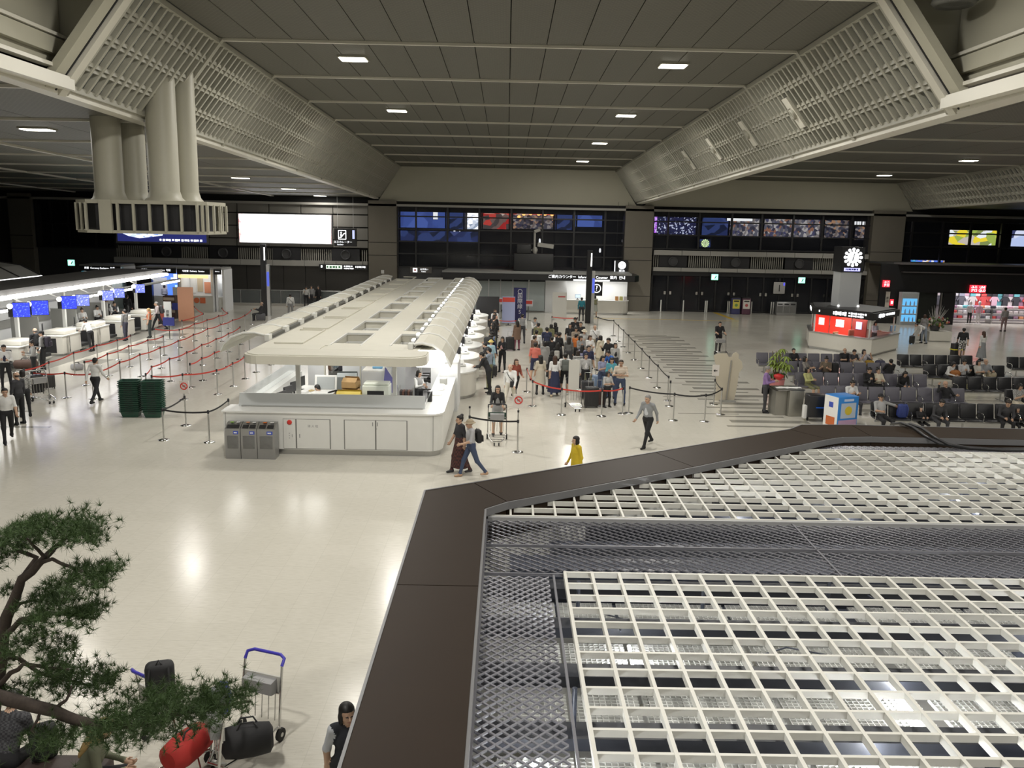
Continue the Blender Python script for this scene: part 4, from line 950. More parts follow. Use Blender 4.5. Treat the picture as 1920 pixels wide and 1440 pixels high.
def shop(px0, py0, px1, py1, key, lab, Y=YW+5, head=None):
    X0, X1, Z0, Z1 = WR(px0, py0, px1, py1, Y); ym = (py0+py1)/2; X0, X1 = PY(px0, ym, Y).x+.02, PY(px1, ym, Y).x-.02
    t = thing('upper_shop_front', lab, 'shop front', ((X0+X1)/2, Y, Z0)); a = (X1-X0)/2; h = Z1-Z0
    MB().box(-a, a, 0, .1, 0, h).build('lit_interior', SM[key], t)
    for s in (-1, 1): MB().box(s*(a-.07)-.05, s*(a-.07)+.05, -.3, .2, 0, h).build('side_frame', DARK, t)
    if head: MB().box(-a, a, -.25, 0, h*.72, h).build('header_sign', SM[head], t)
    zf = WR(px0, py0, px1, py1, Y)[2]; 
    MB().box(-a+.03, a-.03, .1, .4, min(-.02, g1[2][-1]-.06-Z0), .02).build('stand_base', DARK, t)
    return t
shop(748, 387, 838, 428, 'blue', 'blue-walled shop front with a mirrored mall name behind the window')
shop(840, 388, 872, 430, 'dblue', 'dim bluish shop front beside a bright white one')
shop(873, 388, 900, 430, 'white', 'bright white shop interior behind the mall window')
shop(903, 389, 957, 430, 'red', 'red shop front with a dark interior behind the mall window', head='redbar')
shop(959, 391, 1040, 430, 'dim', 'shop with a red header and small orange lamps behind the window', head='redbar')
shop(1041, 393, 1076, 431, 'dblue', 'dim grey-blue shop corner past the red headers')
shop(1079, 396, 1132, 426, 'blue', 'plain blue lit panel at the end of the mall window')
shop(748, 432, 900, 456, 'dblue', 'dim blue panel glowing in place of reflections low in the mall window', Y=YW+2.6)  # no shop: glowing sheet added to imitate bluish reflections in the lower panes
shop(1228, 399, 1308, 440, 'city', 'dark glass hung with vertical strings of white lights', Y=YW+3)
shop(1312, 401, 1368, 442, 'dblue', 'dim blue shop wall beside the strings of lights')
shop(1369, 402, 1426, 444, 'grey', 'grey clothing shop with a white light bar behind the window')
shop(1428, 403, 1540, 447, 'grey', 'wide busy goods shop behind the upper window')
shop(1541, 405, 1594, 446, 'dim', 'dim boutique with warm lamps behind the upper window')
shop(1598, 408, 1630, 450, 'dim', 'dark shop with a white square-lettered sign behind the window')
def lit(px0, py0, px1, py1, m, lab, cat, nm, Y=YW+4.5):
    X0, X1, Z0, Z1 = WR(px0, py0, px1, py1, Y); t = thing(nm, lab, cat, ((X0+X1)/2, Y, (Z0+Z1)/2)); a, h = (X1-X0)/2, (Z1-Z0)/2
    MB().box(-a, a, 0, .08, -h, h).build('housing', DARK, t); MB().box(-a*.95, a*.95, -.02, 0, -h*.94, h*.94).build('lit_face', m, t); return t
lit(812, 388, 821, 412, LSIGN, 'tall white lantern behind the mall window', 'lantern', 'mall_lantern', YW+3)
lit(876, 395, 897, 403, LWHITE, 'bright white light box over the white shop', 'light box', 'shop_light_box')
lit(1362, 409, 1412, 415, LSIGN, 'long white light bar in the grey clothing shop', 'light bar', 'light_bar')
lit(1224.5, 396, 1231, 438, shopmat('purple_led', [(.4, .08, .7), (.6, .3, .9), (.2, .05, .5), (.7, .5, 1)], 1.2, (8, 1, 8)), 'purple column of small lights at the window edge', 'light column', 'light_column', YW+2)
pm = wall_text('mall_sign', 'AIRPORT MALL', PY(777, 391, YW+4).x, YW+4, PY(777, 391, YW+4).z, .42, LSIGN, None, label='white mirrored mall name on the blue shop wall', cat='sign'); pm.scale = (-1, 1, 1)
sg_ = thing('shop_sign', 'white lettered sign over the dark shop', 'sign', tuple(PY(1612, 419, YW+4))); MB().box(-.75, .75, 0, .08, -.25, .25).build('board', DARK, sg_); marks(sg_, -.65, .65, -.001, 0, .32, LSIGN, 6)
for i, (x, y) in enumerate(((982, 402), (995, 401), (1010, 402), (1022, 402), (1035, 403), (973, 407))):
    p = PY(x, y, YW+4.2); t = thing('pendant_lamp', 'small orange pendant lamp in the red-headed shop', 'lamp', tuple(p), 0, 'orange lamps in the red-headed shop')
    MB().lathe([(.05, .14), (.12, .1), (.14, 0), (.08, -.1)], n=10).build('bulb', emat('warm_bulb', (1, .5, .15), 3), t); MB().tube([(0, 0, .14), (0, 0, 1.2)], .01, 4).build('cord', BLACK, t)
for i, (x, y) in enumerate(((820, 440), (862, 438), (852, 436), (800, 478), (770, 478), (1012, 452), (1125, 470), (1168, 452))):
    p = PY(x, y, YW+3.5); t = thing('glow_lamp', 'tiny white lamp glowing low in the mall window', 'lamp', tuple(p), 0, 'tiny lamps in the mall window')
    MB().lathe([(.03, .2), (.08, .12), (.08, -.1), (.03, -.16)], n=8).build('globe', LSIGN, t); MB().tube([(0, 0, .2), (0, 0, .8)], .01, 4).build('stem', BLACK, t)
# reflected-looking lit clock in window two
sn = lit(1312, 448, 1332, 464, SM['dblue'], 'pale green sunburst clock glowing low in the upper window', 'clock', 'sunburst_clock', YW+2.5)
def sunburst(parent, r, m, y=-.05):
    mb = MB()
    for k in range(12):
        a = 2*PI*k/12; mb.lathe([(r*.17, 0), (r*.17, -.02)], (r*.86*math.cos(a), y, r*.86*math.sin(a)), 10, ax='y'); mb.bar((0, y-.01, 0), (r*.86*math.cos(a), y-.01, r*.86*math.sin(a)), r*.2, .02, up=(0, 1, 0))
    mb.lathe([(r*.62, 0), (r*.62, -.025)], (0, y, 0), 24, ax='y')
    o = mb.build('sunburst', m, parent); MB().bar((0, y-.03, -.1*r), (r*.12, y-.03, r*.42), r*.07, .01, up=(0, 1, 0)).bar((0, y-.03, 0), (-r*.05, y-.03, -r*.35), r*.09, .01, up=(0, 1, 0)).build('clock_hand', TXTB, parent); return o
sunburst(sn, .33, emat('pale_green_clock', (.7, .85, .5), 1.2))
# video screens behind the third window
vid = shopmat('video_picture', [(.75, .8, .85), (.3, .4, .08), (.75, .6, .04), (.2, .25, .08), (.5, .45, .4), (.7, .65, .1)], 1.4, (1.6, 1, 2.2))
lit(1779, 430, 1868, 461, vid, 'green and yellow video screen behind the dark upper window', 'screen', 'video_screen', YW+2)
lit(1897, 431, 1960, 464, shopmat('video_picture_b', [(.7, .75, .95), (.05, .06, .15), (.5, .6, .9)], 1.2, (.8, 1, 1)), 'pale blue video screen next to the green one', 'screen', 'video_screen', YW+2)
lit(1706, 487, 1772, 496, shopmat('ticker', [(.1, .2, .8), (.8, .8, .9), (.05, .1, .5), (.7, .4, .1), (.05, .3, .6)], 1.2, (6, 1, 6)), 'thin blue ticker screen low in the dark upper window', 'screen', 'ticker_screen', YW+1.5)
# ------------- right-hand band, doors
zb = [PY(1440, y, YW).z for y in (473, 482, 505, 512)]
XR0, XR1 = PY(1224, 490, YW).x, PY(1645, 490, YW).x
fin_band(XR0, XR1, zb[2]+.02, zb[1]-.02, [PY(1262, 492, YW).x, PY(1379, 495, YW).x, PY(1498, 499, YW).x], [(zb[1], zb[0]), (zb[3], zb[2])])
D = struct('door_1', MB().box(XR0, XR1, YW-.05, YW+.1, zb[3]-.35, zb[3]-.02), FR)
MB().box(XR0, XR1, YW+1.5, YW+1.7, 0, zb[3]).build('night_backing', WALLD, D)
xd = XR0
dx = (XR1-XR0)/14
for i in range(14):
    x = XR0+dx*i
    MB().box(x+.06, x+dx-.06, YW, YW+.03, .1, zb[3]-.4).build('door_pane', GLASSD, D)
    MB().box(x-.06, x+.06, YW-.05, YW+.08, 0, zb[3]-.35).build('door_stile', FR, D)
    s = dx-.22 if i % 2 == 0 else .22
    MB().box(x+s-.08, x+s+.08, YW-.09, YW-.01, 1.35, 1.6).build('door_handle', CHROME, D)
MB().box(XR0, XR1, YW-.04, YW+.08, 0, .1).build('door_rail', FR, D)
def bollard(px_, py_, lab='slim white guard post in front of the glass doors'):
    p = PZ(px_, py_); t = thing('guard_post', lab, 'post', (p.x, min(p.y, YW-.6), 0), 0, 'guard posts by the doors')
    MB().tube([(0, 0, 0), (0, 0, .95)], .05, 10).build('tube', mat('pale_post', (.7, .7, .66), .3), t); MB().lathe([(.055, .95), (.055, 1.0), (.02, 1.02)], n=10).build('cap', BLACK, t); MB().lathe([(.06, 0), (.06, .02)], n=12).build('base', STEEL, t)
for x in (1235.5, 1277, 1317.5, 1320.5, 1359, 1362, 1399, 1402.5, 1439, 1443, 1483): bollard(x, 583+(x-1235)*.018)
# exit signs and door number
EXITG = emat('exit_green', (.25, 1., .62), 2.4)
for i, (px_, py_, Yx) in enumerate(((1340, 519.5, YW-.4), (1503, 525.5, YW-.4), (134, 492.5, YW-.4))):
    p = PY(px_, py_, Yx); t = thing('exit_sign', ['green lit exit sign over the doors beside the finned band', 'green lit exit sign beside the number one door sign', 'green lit exit sign on the dark wall behind the check-in canopy'][i], 'exit sign', tuple(p))
    MB().rbox(-.28, .28, -.04, .04, -.24, .24, .03).build('housing', WHITE, t); MB().box(-.26, .26, -.05, -.041, -.22, .22).build('lit_face', EXITG, t)
    MB().box(-.18, .0, -.053, -.05, -.14, .12).build('door_mark', emat('exit_white', (.8, 1, .9), 2.5), t); MB().bar((-.02, -.055, -.12), (.12, -.055, .1), .07, .006, up=(0, 1, 0)).build('running_figure', mat('exit_dark', (.0, .3, .12)), t); MB().box(-.02, .02, 0, .5, .2, .24).build('bracket', BLACK, t)
p = PY(1461, 540, YW-.18); t = thing('door_number_sign', 'pale square sign with a black number one over the doors', 'sign', tuple(p))
MB().rbox(-.46, .46, -.04, .04, -.46, .46, .08).build('plate', mat('pale_sign', (.45, .44, .42), .4), t); wall_text('number', '1', 0, -.05, -.04, .78, TXTB, t)
MB().box(.3, .42, -.05, -.04, .2, .42).build('blue_corner', emat('blue_corner', (.1, .1, .9), .8), t)
for s in (-.3, .3): MB().tube([(s, 0, .44), (s, 0, zb[3]+.05-p.z)], .02, 6).build('hanger', BLACK, t)
# vending-style bins by the doors
for i, px_ in enumerate((1373, 1391)):
    p = PZ(px_, 587); t = thing('collection_box', ['dark collection box with a yellow poster by the doors', 'dark collection box with a white poster by the doors'][i], 'collection box', (p.x, YW-1.2, 0))
    MB().rbox(-.33, .33, -.25, .25, 0, 1.25, .04).build('body', mat('plum_box%d' % i, ((.06, .06, .16), (.12, .05, .08))[i], .5), t); MB().box(-.27, .27, -.27, -.25, .45, 1.15).build('poster', mat('poster%d' % i, ((.7, .62, .1), (.7, .66, .6))[i], .6), t); MB().rbox(-.34, .34, -.26, .26, 1.25, 1.33, .02).build('lid', BLACK, t)
    MB().lathe([(.12, 0), (.12, -.005)], (0, -.272, .72), 14, ax='y').build('poster_mark', mat('poster_mark%d' % i, ((.15, .3, .1), (.5, .1, .1))[i], .6), t); MB().box(-.2, .2, -.276, -.27, .98, 1.08).build('poster_band', TXTB, t)
p0, p1 = PZ(1446, 588), PZ(1486, 590); t = thing('waste_bin', 'wide steel three-section waste bin by the glass doors', 'bin', ((p0.x+p1.x)/2, YW-1.3, 0)); a = (p1.x-p0.x)/2
MB().rbox(-a, a, -.25, .25, 0, 1.05, .02).build('body', BINS, t)
for k in (-.66, 0, .66): MB().box(a*k-.22, a*k+.22, -.26, -.25, .2, .72).build('window', BINW, t); MB().box(a*k-.18, a*k+.18, -.262, -.25, .82, .92).build('mouth', BLACK, t)
# ------------- billboards, hanging signs on the left wall
X0, X1, Z0, Z1 = WR(445, 399, 623.5, 459, YW-.15)
t = thing('lit_billboard', 'glaring white lit billboard with reddish figures at both ends', 'billboard', ((X0+X1)/2, YW-.15, (Z0+Z1)/2)); a, h = (X1-X0)/2, (Z1-Z0)/2
def bb_mat():
    m, nt, b = nodemat('overlit_poster'); N = nt.nodes.new; L = nt.links.new
    tc = N('ShaderNodeTexCoord'); sp = N('ShaderNodeSeparateXYZ'); L(tc.outputs['Object'], sp.inputs[0])
    ab = N('ShaderNodeMath'); ab.operation = 'ABSOLUTE'; L(sp.outputs[0], ab.inputs[0])
    n = N('ShaderNodeTexNoise'); n.inputs['Scale'].default_value = 2.2; n.inputs['Detail'].default_value = 5; L(tc.outputs['Object'], n.inputs['Vector'])
    ad = N('ShaderNodeMath'); ad.operation = 'MULTIPLY_ADD'; ad.inputs[1].default_value = .9; L(n.outputs['Fac'], ad.inputs[0]); L(ab.outputs[0], ad.inputs[2])
    r = ramp(nt, [(0, (1, 1, 1)), (.925, (1, .98, .98)), (.945, (.9, .35, .3)), (.962, (.95, .85, .8)), (.975, (.35, .05, .12)), (.99, (.9, .5, .4))])
    mr = N('ShaderNodeMapRange'); mr.inputs['From Max'].default_value = a+.45; L(ad.outputs[0], mr.inputs['Value']); L(mr.outputs[0], r.inputs[0])
    L(r.outputs[0], b.inputs['Emission Color']); b.inputs['Emission Strength'].default_value = 2.2; return m
MB().box(-a, a, 0, .2, -h, h).build('frame', mat('billboard_frame', (.25, .25, .26), .4), t); MB().box(-a*.975, a*.975, -.02, 0, -h*.94, h*.94).build('poster', bb_mat(), t)
X0, X1, Z0, Z1 = WR(216, 415, 390, 457, YW-.15)
t = thing('blue_billboard', 'dark blue lit billboard with a white lace-like shape', 'billboard', ((X0+X1)/2, YW-.15, (Z0+Z1)/2)); a, h = (X1-X0)/2, (Z1-Z0)/2
MB().box(-a, a, 0, .2, -h, h).build('frame', mat('billboard_frame', (.25, .25, .26)), t); MB().box(-a*.97, a*.97, -.02, 0, -h*.9, h*.9).build('poster', emat('deep_blue_poster', (.02, .025, .13), 1.), t)
sh = [(-.92, -.05), (-.75, -.28), (-.5, -.42), (-.2, -.3), (.02, -.2), (.03, .1), (-.2, .25), (-.5, .3), (-.8, .2)]
MB().add([(x*a*.97, -.03, z*h*1.4) for x, z in sh], [tuple(range(len(sh)))]).build('white_shape', shopmat('lace_white', [(.5, .6, .9), (.85, .9, 1), (.25, .35, .7), (.7, .8, 1)], .9, (3, 1, 5)), t)
marks(t, -a*.05, a*.9, -.03, -h*.72, .16, LSIGN, 14)
p = PY(648, 445, YW-1.5); t = thing('escalator_sign', 'black hanging sign with an escalator pictogram and white lettering', 'sign', tuple(p))
MB().box(-.82, .82, -.3, .3, -.68, .68).build('box', BLACK, t)
mb = MB()
for (q0, q1) in (((-.48, .52), (.08, .52)), ((.08, .52), (.08, -.14)), ((.08, -.14), (-.48, -.14)), ((-.48, -.14), (-.48, .52))): mb.bar((q0[0], -.31, q0[1]), (q1[0], -.31, q1[1]), .05, .02, up=(0, 1, 0))
mb.bar((-.42, -.31, -.02), (-.3, -.31, -.02), .06, .02, up=(0, 1, 0)).bar((-.3, -.31, -.02), (-.05, -.31, .3), .06, .02, up=(0, 1, 0)).bar((-.05, -.31, .3), (.05, -.31, .3), .06, .02, up=(0, 1, 0)).lathe([(.06, 0), (.06, -.02)], (-.28, -.3, .36), 10, ax='y').bar((-.28, -.31, .28), (-.28, -.31, .06), .09, .02, up=(0, 1, 0))
mb.build('pictogram', LSIGN, t)
wall_text('lettering', 'エスカレーター', -.15, -.31, -.36, .2, LSIGN, t); wall_text('lettering', 'Escalator', -.35, -.31, -.55, .13, LSIGN, t)
MB().box(.58, .74, -.315, -.3, -.1, .55).build('side_strip', emat('blue_white_strip', (.5, .55, .9), 1.), t)
for s in (-.6, .6): MB().tube([(s, 0, .68), (s, 0, zlo(p.y)+.02-p.z)], .012, 5).build('hanger_wire', STEEL, t)
t = thing('direction_sign', 'black bar sign with small white pictograms under the ledge', 'sign', tuple(PY(644, 501, YW-.4)))
MB().box(-1.9, 1.9, -.06, .1, -.2, .2).build('box', BLACK, t); marks(t, .05, .75, -.062, .07, .12, LSIGN, 5); marks(t, .05, .85, -.062, -.09, .1, LSIGN, 7); marks(t, .95, 1.75, -.062, .04, .14, LSIGN, 6); marks(t, -1.75, -1.55, -.062, .02, .2, LSIGN, 1); marks(t, -1.3, -.15, -.067, 0, .16, mat('sign_green', (.1, .35, .15), .5), 5)
MB().box(-1.35, -.1, -.065, -.06, -.14, .14).build('lit_block', emat('pale_sign_block', (.8, .9, .8), .9), t)
for s in (-1.5, 1.5): MB().tube([(s, 0, .2), (s, .2, .5)], .02, 5).build('bracket', BLACK, t)
t = thing('elevator_sign', 'small dark sign with a red and white pictogram beside the column', 'sign', tuple(PY(789.5, 506.5, YW-.02)))
MB().box(-.85, .85, -.06, .06, -.24, .24).build('box', mat('brown_sign', (.12, .11, .10), .5), t); MB().rbox(-.64, -.3, -.075, -.06, -.17, .17, .02).build('pictogram', LSIGN, t); MB().box(-.56, -.38, -.08, -.075, -.06, .06).build('pictogram_mark', RED, t); wall_text('lettering', 'お手洗い', .25, -.07, .06, .16, LSIGN, t); wall_text('lettering', 'Toilets', .2, -.07, -.11, .13, LSIGN, t)
for s in (-.6, .6): MB().box(s-.04, s+.04, .05, .2, -.1, .1).build('bracket', BLACK, t)
MB().rbox(-.12, .12, -.05, .05, -.14, .14, .02).build('thermostat', WHITE, loc=tuple(PY(717.5, 509.5, YW-.56)), label='small white box on the brown column', cat='thermostat')
t = thing('notice_poster', 'white notice poster on the brown column above the canopy', 'poster', tuple(PY(725, 527, YW-.53))); MB().box(-.42, .42, 0, .02, -.35, .35).build('sheet', mat('poster_sheet', (.6, .56, .52), .6), t); MB().box(-.34, .34, -.005, 0, -.1, .2).build('print_block', mat('poster_print', (.32, .25, .22), .7), t); MB().box(-.34, .34, -.005, 0, .24, .29).build('print_line', RED, t)
# glass balustrade in front of the dark left wall
bl = thing('glass_balustrade', 'grey glass balustrade along the stair opening below the dark wall', 'railing')
pA, pB = PZ(408, 573), PZ(632, 579); Yb = (pA.y+pB.y)/2+1.15
MB().box(pA.x, pB.x, Yb-.25, Yb+.25, 0, .18).build('kerb', mat('pale_kerb', (.42, .40, .36), .5), bl)
n = 6
for i in range(n):
    x0 = pA.x+(pB.x-pA.x)*i/n; x1 = pA.x+(pB.x-pA.x)*(i+1)/n
    MB().box(x0+.05, x1-.05, Yb-.01, Yb+.01, .2, 1.15).build('glass_panel', mat('smoky_glass', (.2, .22, .22), .1, alpha=.5), bl); MB().tube([(x0, Yb, .1), (x0, Yb, 1.2)], .03, 6).build('post', STEEL, bl)
MB().tube([(pA.x, Yb, 1.2), (pB.x, Yb, 1.2)], .035, 8).build('handrail', STEEL, bl)

# ================================================================== BOOTHS BEHIND THE CHECK-IN CANOPY
def booth(px0, px1, Y, depth, ztop, lab, header, parts):
    X0, X1 = PY(px0, 540, Y).x, PY(px1, 540, Y).x; a = (X1-X0)/2
    t = thing('service_booth', lab, 'booth', ((X0+X1)/2, Y, 0))
    MB().box(-a, a, depth-.1, depth, 0, ztop).build('back_wall', WHW, t)
    for s in (-1, 1): MB().box(s*a-.08, s*a+.08, 0, depth, 0, ztop).build('side_wall', WHW, t)
    MB().box(-a-.03, a+.03, -.35, depth, ztop, ztop+.14).build('roof', GREYP, t)
    MB().box(-a-.02, a+.02, -.42, -.32, ztop-.32, ztop+.05).build('header', BLACK, t)
    wall_text('lettering', header, 0, -.43, ztop-.1, min(.22, 2.9*a/len(header)), LSIGN, t)
    MB().box(-a+.1, a-.1, .1, .5, 0, 1.05).build('counter', mat('booth_counter', (.62, .62, .58), .4), t)
    for (u0, u1, z0, z1, m, nm) in parts: MB().box(a*u0, a*u1, depth-.14, depth-.11, z0, z1).build(nm, m, t)
    area('booth_light', 0, depth*.5, ztop-.1, a*1.6, depth*.6, 22, t); return t
def col(n, c): return mat(n, c, .6)
b1 = booth(157, 232, 62.5, 2.0, 3.0, 'currency exchange booth with a cyan lit header strip', '両替  Currency Exchange  外貨', [(-.9, -.6, 1.3, 2.0, col('pst_yel', (.6, .6, .1)), 'poster'), (-.5, -.2, 1.2, 1.9, col('pst_blu', (.3, .5, .7)), 'poster'), (.0, .3, 1.3, 2.1, col('pst_wht', (.7, .7, .7)), 'poster'), (.4, .75, 1.2, 1.8, col('pst_grn', (.3, .5, .2)), 'poster')])
MB().box(-1.5, 1.2, -.44, -.33, 2.36, 2.6).build('lit_strip', emat('cyan_strip', (.1, .65, .95), 1.6), b1)
b2 = booth(262, 335, 61.5, 2.0, 3.0, 'black fronted delivery booth with a bright blue lit back wall', '手荷物  Baggage Delivery  宅配', [(-.1, .85, .6, 2.6, emat('blue_wall_panel', (.06, .16, .75), 1.3), 'blue_panel'), (.1, .6, 2.1, 2.5, LSIGN, 'white_panel'), (.3, .5, 1.4, 1.7, emat('pale_mark', (.5, .7, 1.), 1.3), 'logo_mark')])
MB().box(-.3, 1.2, -.44, -.33, 2.4, 2.66).build('lit_strip', emat('blue_strip', (.1, .2, .95), 1.3), b2)
MB().box(-2.2, -.4, -.3, 0, 0, 2.7).build('black_wall', BLACK, b2)
b3 = booth(338, 398, 61.0, 1.8, 3.0, 'white delivery booth with posters and an orange square badge', '宅配便  Delivery  Service', [(-.9, -.55, 1.2, 2.5, col('pst_wht', (.7, .7, .7)), 'poster'), (-.45, -.1, 1.3, 2.3, col('pst_tan', (.5, .42, .3)), 'poster'), (.0, .4, 1.2, 2.0, col('pst_org', (.6, .25, .15)), 'poster'), (.5, .85, 1.5, 2.4, col('pst_gry', (.4, .4, .4)), 'poster')])
MB().box(-1.1, 1.0, -.44, -.33, 2.42, 2.64).build('lit_strip', emat('orange_strip', (1., .62, .25), 1.5), b3)
MB().box(-1.15, 1.15, -.02, .1, 0, 1.15).build('front_panel', mat('booth_front', (.55, .55, .5), .4), b3); MB().lathe([(.2, 0), (.2, -.02)], (.0, -.03, .82), 16, ax='y').build('round_badge', col('pst_red', (.6, .15, .06)), b3); MB().box(.24, .62, -.05, -.02, .62, 1.02).build('square_badge', col('pst_red', (.6, .15, .06)), b3)
b4 = booth(406, 419, 61.2, 1.8, 3.0, 'narrow white end booth with a dark purple banner', 'Delivery', [(-.6, .4, 1.2, 2.2, col('pst_purple', (.12, .06, .16)), 'banner')])
# ================================================================== INFORMATION COUNTER BELOW THE MALL WINDOW
ic = thing('information_counter', 'white information counter with black lettered canopy and frosted back panels', 'counter')
Yi = 65.0
X0, X1, Z0, Z1 = WR(826, 514, 1190, 532, Yi-1.5)
zc0, zc1 = 2.55, 3.0
MB().prism([(X0, Yi-1.5), (X1, Yi-1.5), (X1+.4, Yi-.8), (X1+.4, YW-.8), (X0, YW-.8)], zc0, zc1).build('canopy', mat('black_canopy', (.015, .015, .016), .35), ic)
MB().prism([(X0+.1, Yi-1.3), (X1-.2, Yi-1.3), (X1, YW-.9), (X0+.3, YW-.9)], zc1, zc1+.12).build('canopy_top', GREYP, ic)
wall_text('lettering', 'ご案内カウンター  Information Counter  案内  안내', PY(1100, 524, Yi-1.5).x, Yi-1.51, (zc0+zc1)/2+.06, .26, LSIGN, ic)
MB().box(PY(1075, 529, Yi-1.5).x, PY(1143, 529, Yi-1.5).x, Yi-1.52, Yi-1.5, zc0+.02, zc0+.12).build('lit_line', LSIGN, ic)
Yb2 = Yi+.6
xs_ = [887, 916, 938, 961, 991, 1022]
for a, b_ in zip(xs_[:-1], xs_[1:]):
    Xa, Xb = PY(a, 560, Yb2).x, PY(b_, 560, Yb2).x
    MB().box(Xa+.04, Xb-.04, Yb2, Yb2+.05, .08, 2.3).build('frosted_panel', FROST, ic); MB().box(Xa-.04, Xa+.04, Yb2-.03, Yb2+.08, 0, 2.55).build('panel_frame', STEEL, ic)
Xa, Xb = PY(1022, 560, Yb2).x, PY(1062, 560, Yb2).x; MB().box(Xa, Xb, Yb2-.02, Yb2+.1, 0, 2.5).build('white_wall', WHW, ic)
Xa, Xb = PY(1060, 560, YW-1).x, PY(1175, 560, YW-1).x; MB().box(Xa, Xb, YW-1.1, YW-1, 0, 2.5).build('back_wall', WHW, ic)
Xa, Xb = PY(1062, 575, Yi-.6).x, PY(1180, 575, Yi-.6).x
cp = [(Xa, Yi+.2), (Xa, Yi-.5)]+[(Xb-.7+.7*math.sin(q), Yi+.2-.7*math.cos(q)) for q in (0, .4, .8, 1.2, PI/2)]
MB().prism(cp, .12, 1.0).build('desk_body', DW, ic); MB().prism([(x-.02, y+.04) for x, y in cp], 0, .12).build('plinth', STEEL, ic); MB().prism([(x+.04, y-.05) for x, y in cp], 1.0, 1.06).build('desktop', WHITE, ic)
area('counter_light', (Xa+Xb)/2, Yi+.6, 2.5, 4.5, 1.2, 120, ic)
p = PY(1119, 542, Yi-1.0); t = thing('question_sign', 'black hanging panel with a white question mark in a ring', 'sign', tuple(p))
MB().box(-.48, .42, -.05, .05, -.5, .52).build('panel', BLACK, t); mb = MB(); ring = [(.3*math.cos(q)-.02, -.06, .3*math.sin(q)+.05) for q in np.linspace(0, 2*PI, 21)]; mb.tube(ring, .03, 6, caps=False); mb.build('ring', LSIGN, t); wall_text('question_mark', '?', -.02, -.06, .05, .5, LSIGN, t)
MB().tube([(0, 0, .5), (0, 0, 2.55-p.z)], .02, 5).build('hanger', BLACK, t)
p = PY(1164, 501, YW-.45); t = thing('information_sign', 'black hanging box sign with a round white lit symbol', 'sign', tuple(p))
MB().box(-.58, .5, -.3, .3, -.55, .55).build('box', BLACK, t); mb = MB().lathe([(.30, 0), (.30, -.02)], (.05, -.3, .16), 24, ax='y'); mb.build('disc', LSIGN, t); wall_text('question_mark', '?', .05, -.325, .16, .42, TXTB, t); wall_text('lettering', '案内', .05, -.31, -.3, .24, LSIGN, t); MB().box(-.54, -.48, -.31, -.3, -.4, .5).build('edge_lamp', LSIGN, t)
for s in (-.4, .4): MB().tube([(s, 0, .55), (s, 0, zlo(p.y)+.02-p.z)], .012, 5).build('hanger_wire', BLACK, t)
monitor((PY(1083, 557, Yi).x, Yi-.1, 1.062), .2, 'small pale-lit monitor on the information counter', None, LSCR, (.42, .28))
for i, (x, c) in enumerate(((1156, (.6, .3, .1)), (1164, (.6, .55, .2)), (1172, (.65, .6, .6)))):
    MB().prismx([(-.1, 0), (.1, 0), (.1, .3), (.06, .3)], -.13, .13).build('leaflet_rack', mat('leaflet%d' % i, c, .6), loc=(PY(x, 560, Yi).x, Yi-.2, 1.062), label=['orange leaflet rack on the information counter', 'yellow leaflet rack on the information counter', 'pale leaflet rack at the counter end'][i], cat='leaflets')
p = PZ(1048, 600); t = thing('standing_panel', 'tall pale standing panel near the information counter', 'panel', (p.x, p.y, 0)); MB().box(-.5, .5, -.04, .04, .08, 1.95).build('board', mat('pale_board', (.62, .61, .57), .5), t)
for s in (-.4, .4): MB().box(s-.05, s+.05, -.3, .3, 0, .08).build('foot', STEEL, t)
MB().box(-.1, .4, -.045, -.04, 1.6, 1.7).build('print_mark', mat('poster_mark1', (.5, .1, .1)), t)
# dark rig with pale camera-like arms on the canopy
t = thing('camera_rig', 'dark boxy rig with pale camera-like arms above the information canopy', 'camera rig', (PY(1000, 500, 65.5).x, 65.6, zc1+.125))
MB().rbox(-1.5, 1.5, -.6, .6, 0, 1.3, .05).build('case', mat('rig_black', (.02, .02, .02), .6), t); MB().rbox(-1.3, -.2, -.5, .5, 1.3, 2.0, .05).build('case_top', mat('rig_black', (.02, .02, .02)), t)
RIGC = mat('rig_cream', (.30, .29, .26), .5)
MB().tube([(.05, 0, 1.3), (.05, 0, 2.9)], .09, 10).build('mast', RIGC, t); MB().bar((.05, 0, 2.95), (.45, -.1, 3.1), .25, .22).build('head_camera', RIGC, t); MB().bar((.3, 0, 2.0), (1.5, -.1, 1.85), .3, .3).build('arm_camera', RIGC, t); MB().lathe([(.14, 0), (.22, .3), (.12, .5)], (.1, 0, 1.3), 12).build('turret', RIGC, t); MB().bar((-.6, 0, 1.6), (0, 0, 1.55), .1, .1).build('cable_arm', RIGC, t)
# freestanding boards near the far end of the queue
def stand_board(px_, ybase, w_, h_, m, lab, zb_=.9, extra=None, nm='sign_stand'):
    p = PZ(px_, ybase); t = thing(nm, lab, 'sign stand', (p.x, p.y, 0)); MB().box(-w_/2, w_/2, -.03, .03, zb_, zb_+h_).build('board', m, t)
    MB().tube([(0, .04, 0), (0, .04, zb_+.1)], .025, 6).build('pole', BLACK, t); MB().lathe([(.2, 0), (.2, .02)], n=14).build('base', STEEL, t)
    if extra: MB().box(-w_/2+.05, w_/2-.05, -.036, -.03, zb_+h_*.35, zb_+h_*.85).build('red_block', extra, t)
    return t
REDB = mat('red_board', (.6, .06, .04), .5)
stand_board(939, 597, .62, .45, mat('pale_board2', (.6, .58, .62), .5), 'small white and red board on a pole at the queue entrance', 1.0, REDB)
stand_board(990, 601, .62, .45, mat('pale_board2', (.6, .58, .62)), 'small white and red board on a pole beside the dark blue banner', 1.0, REDB)
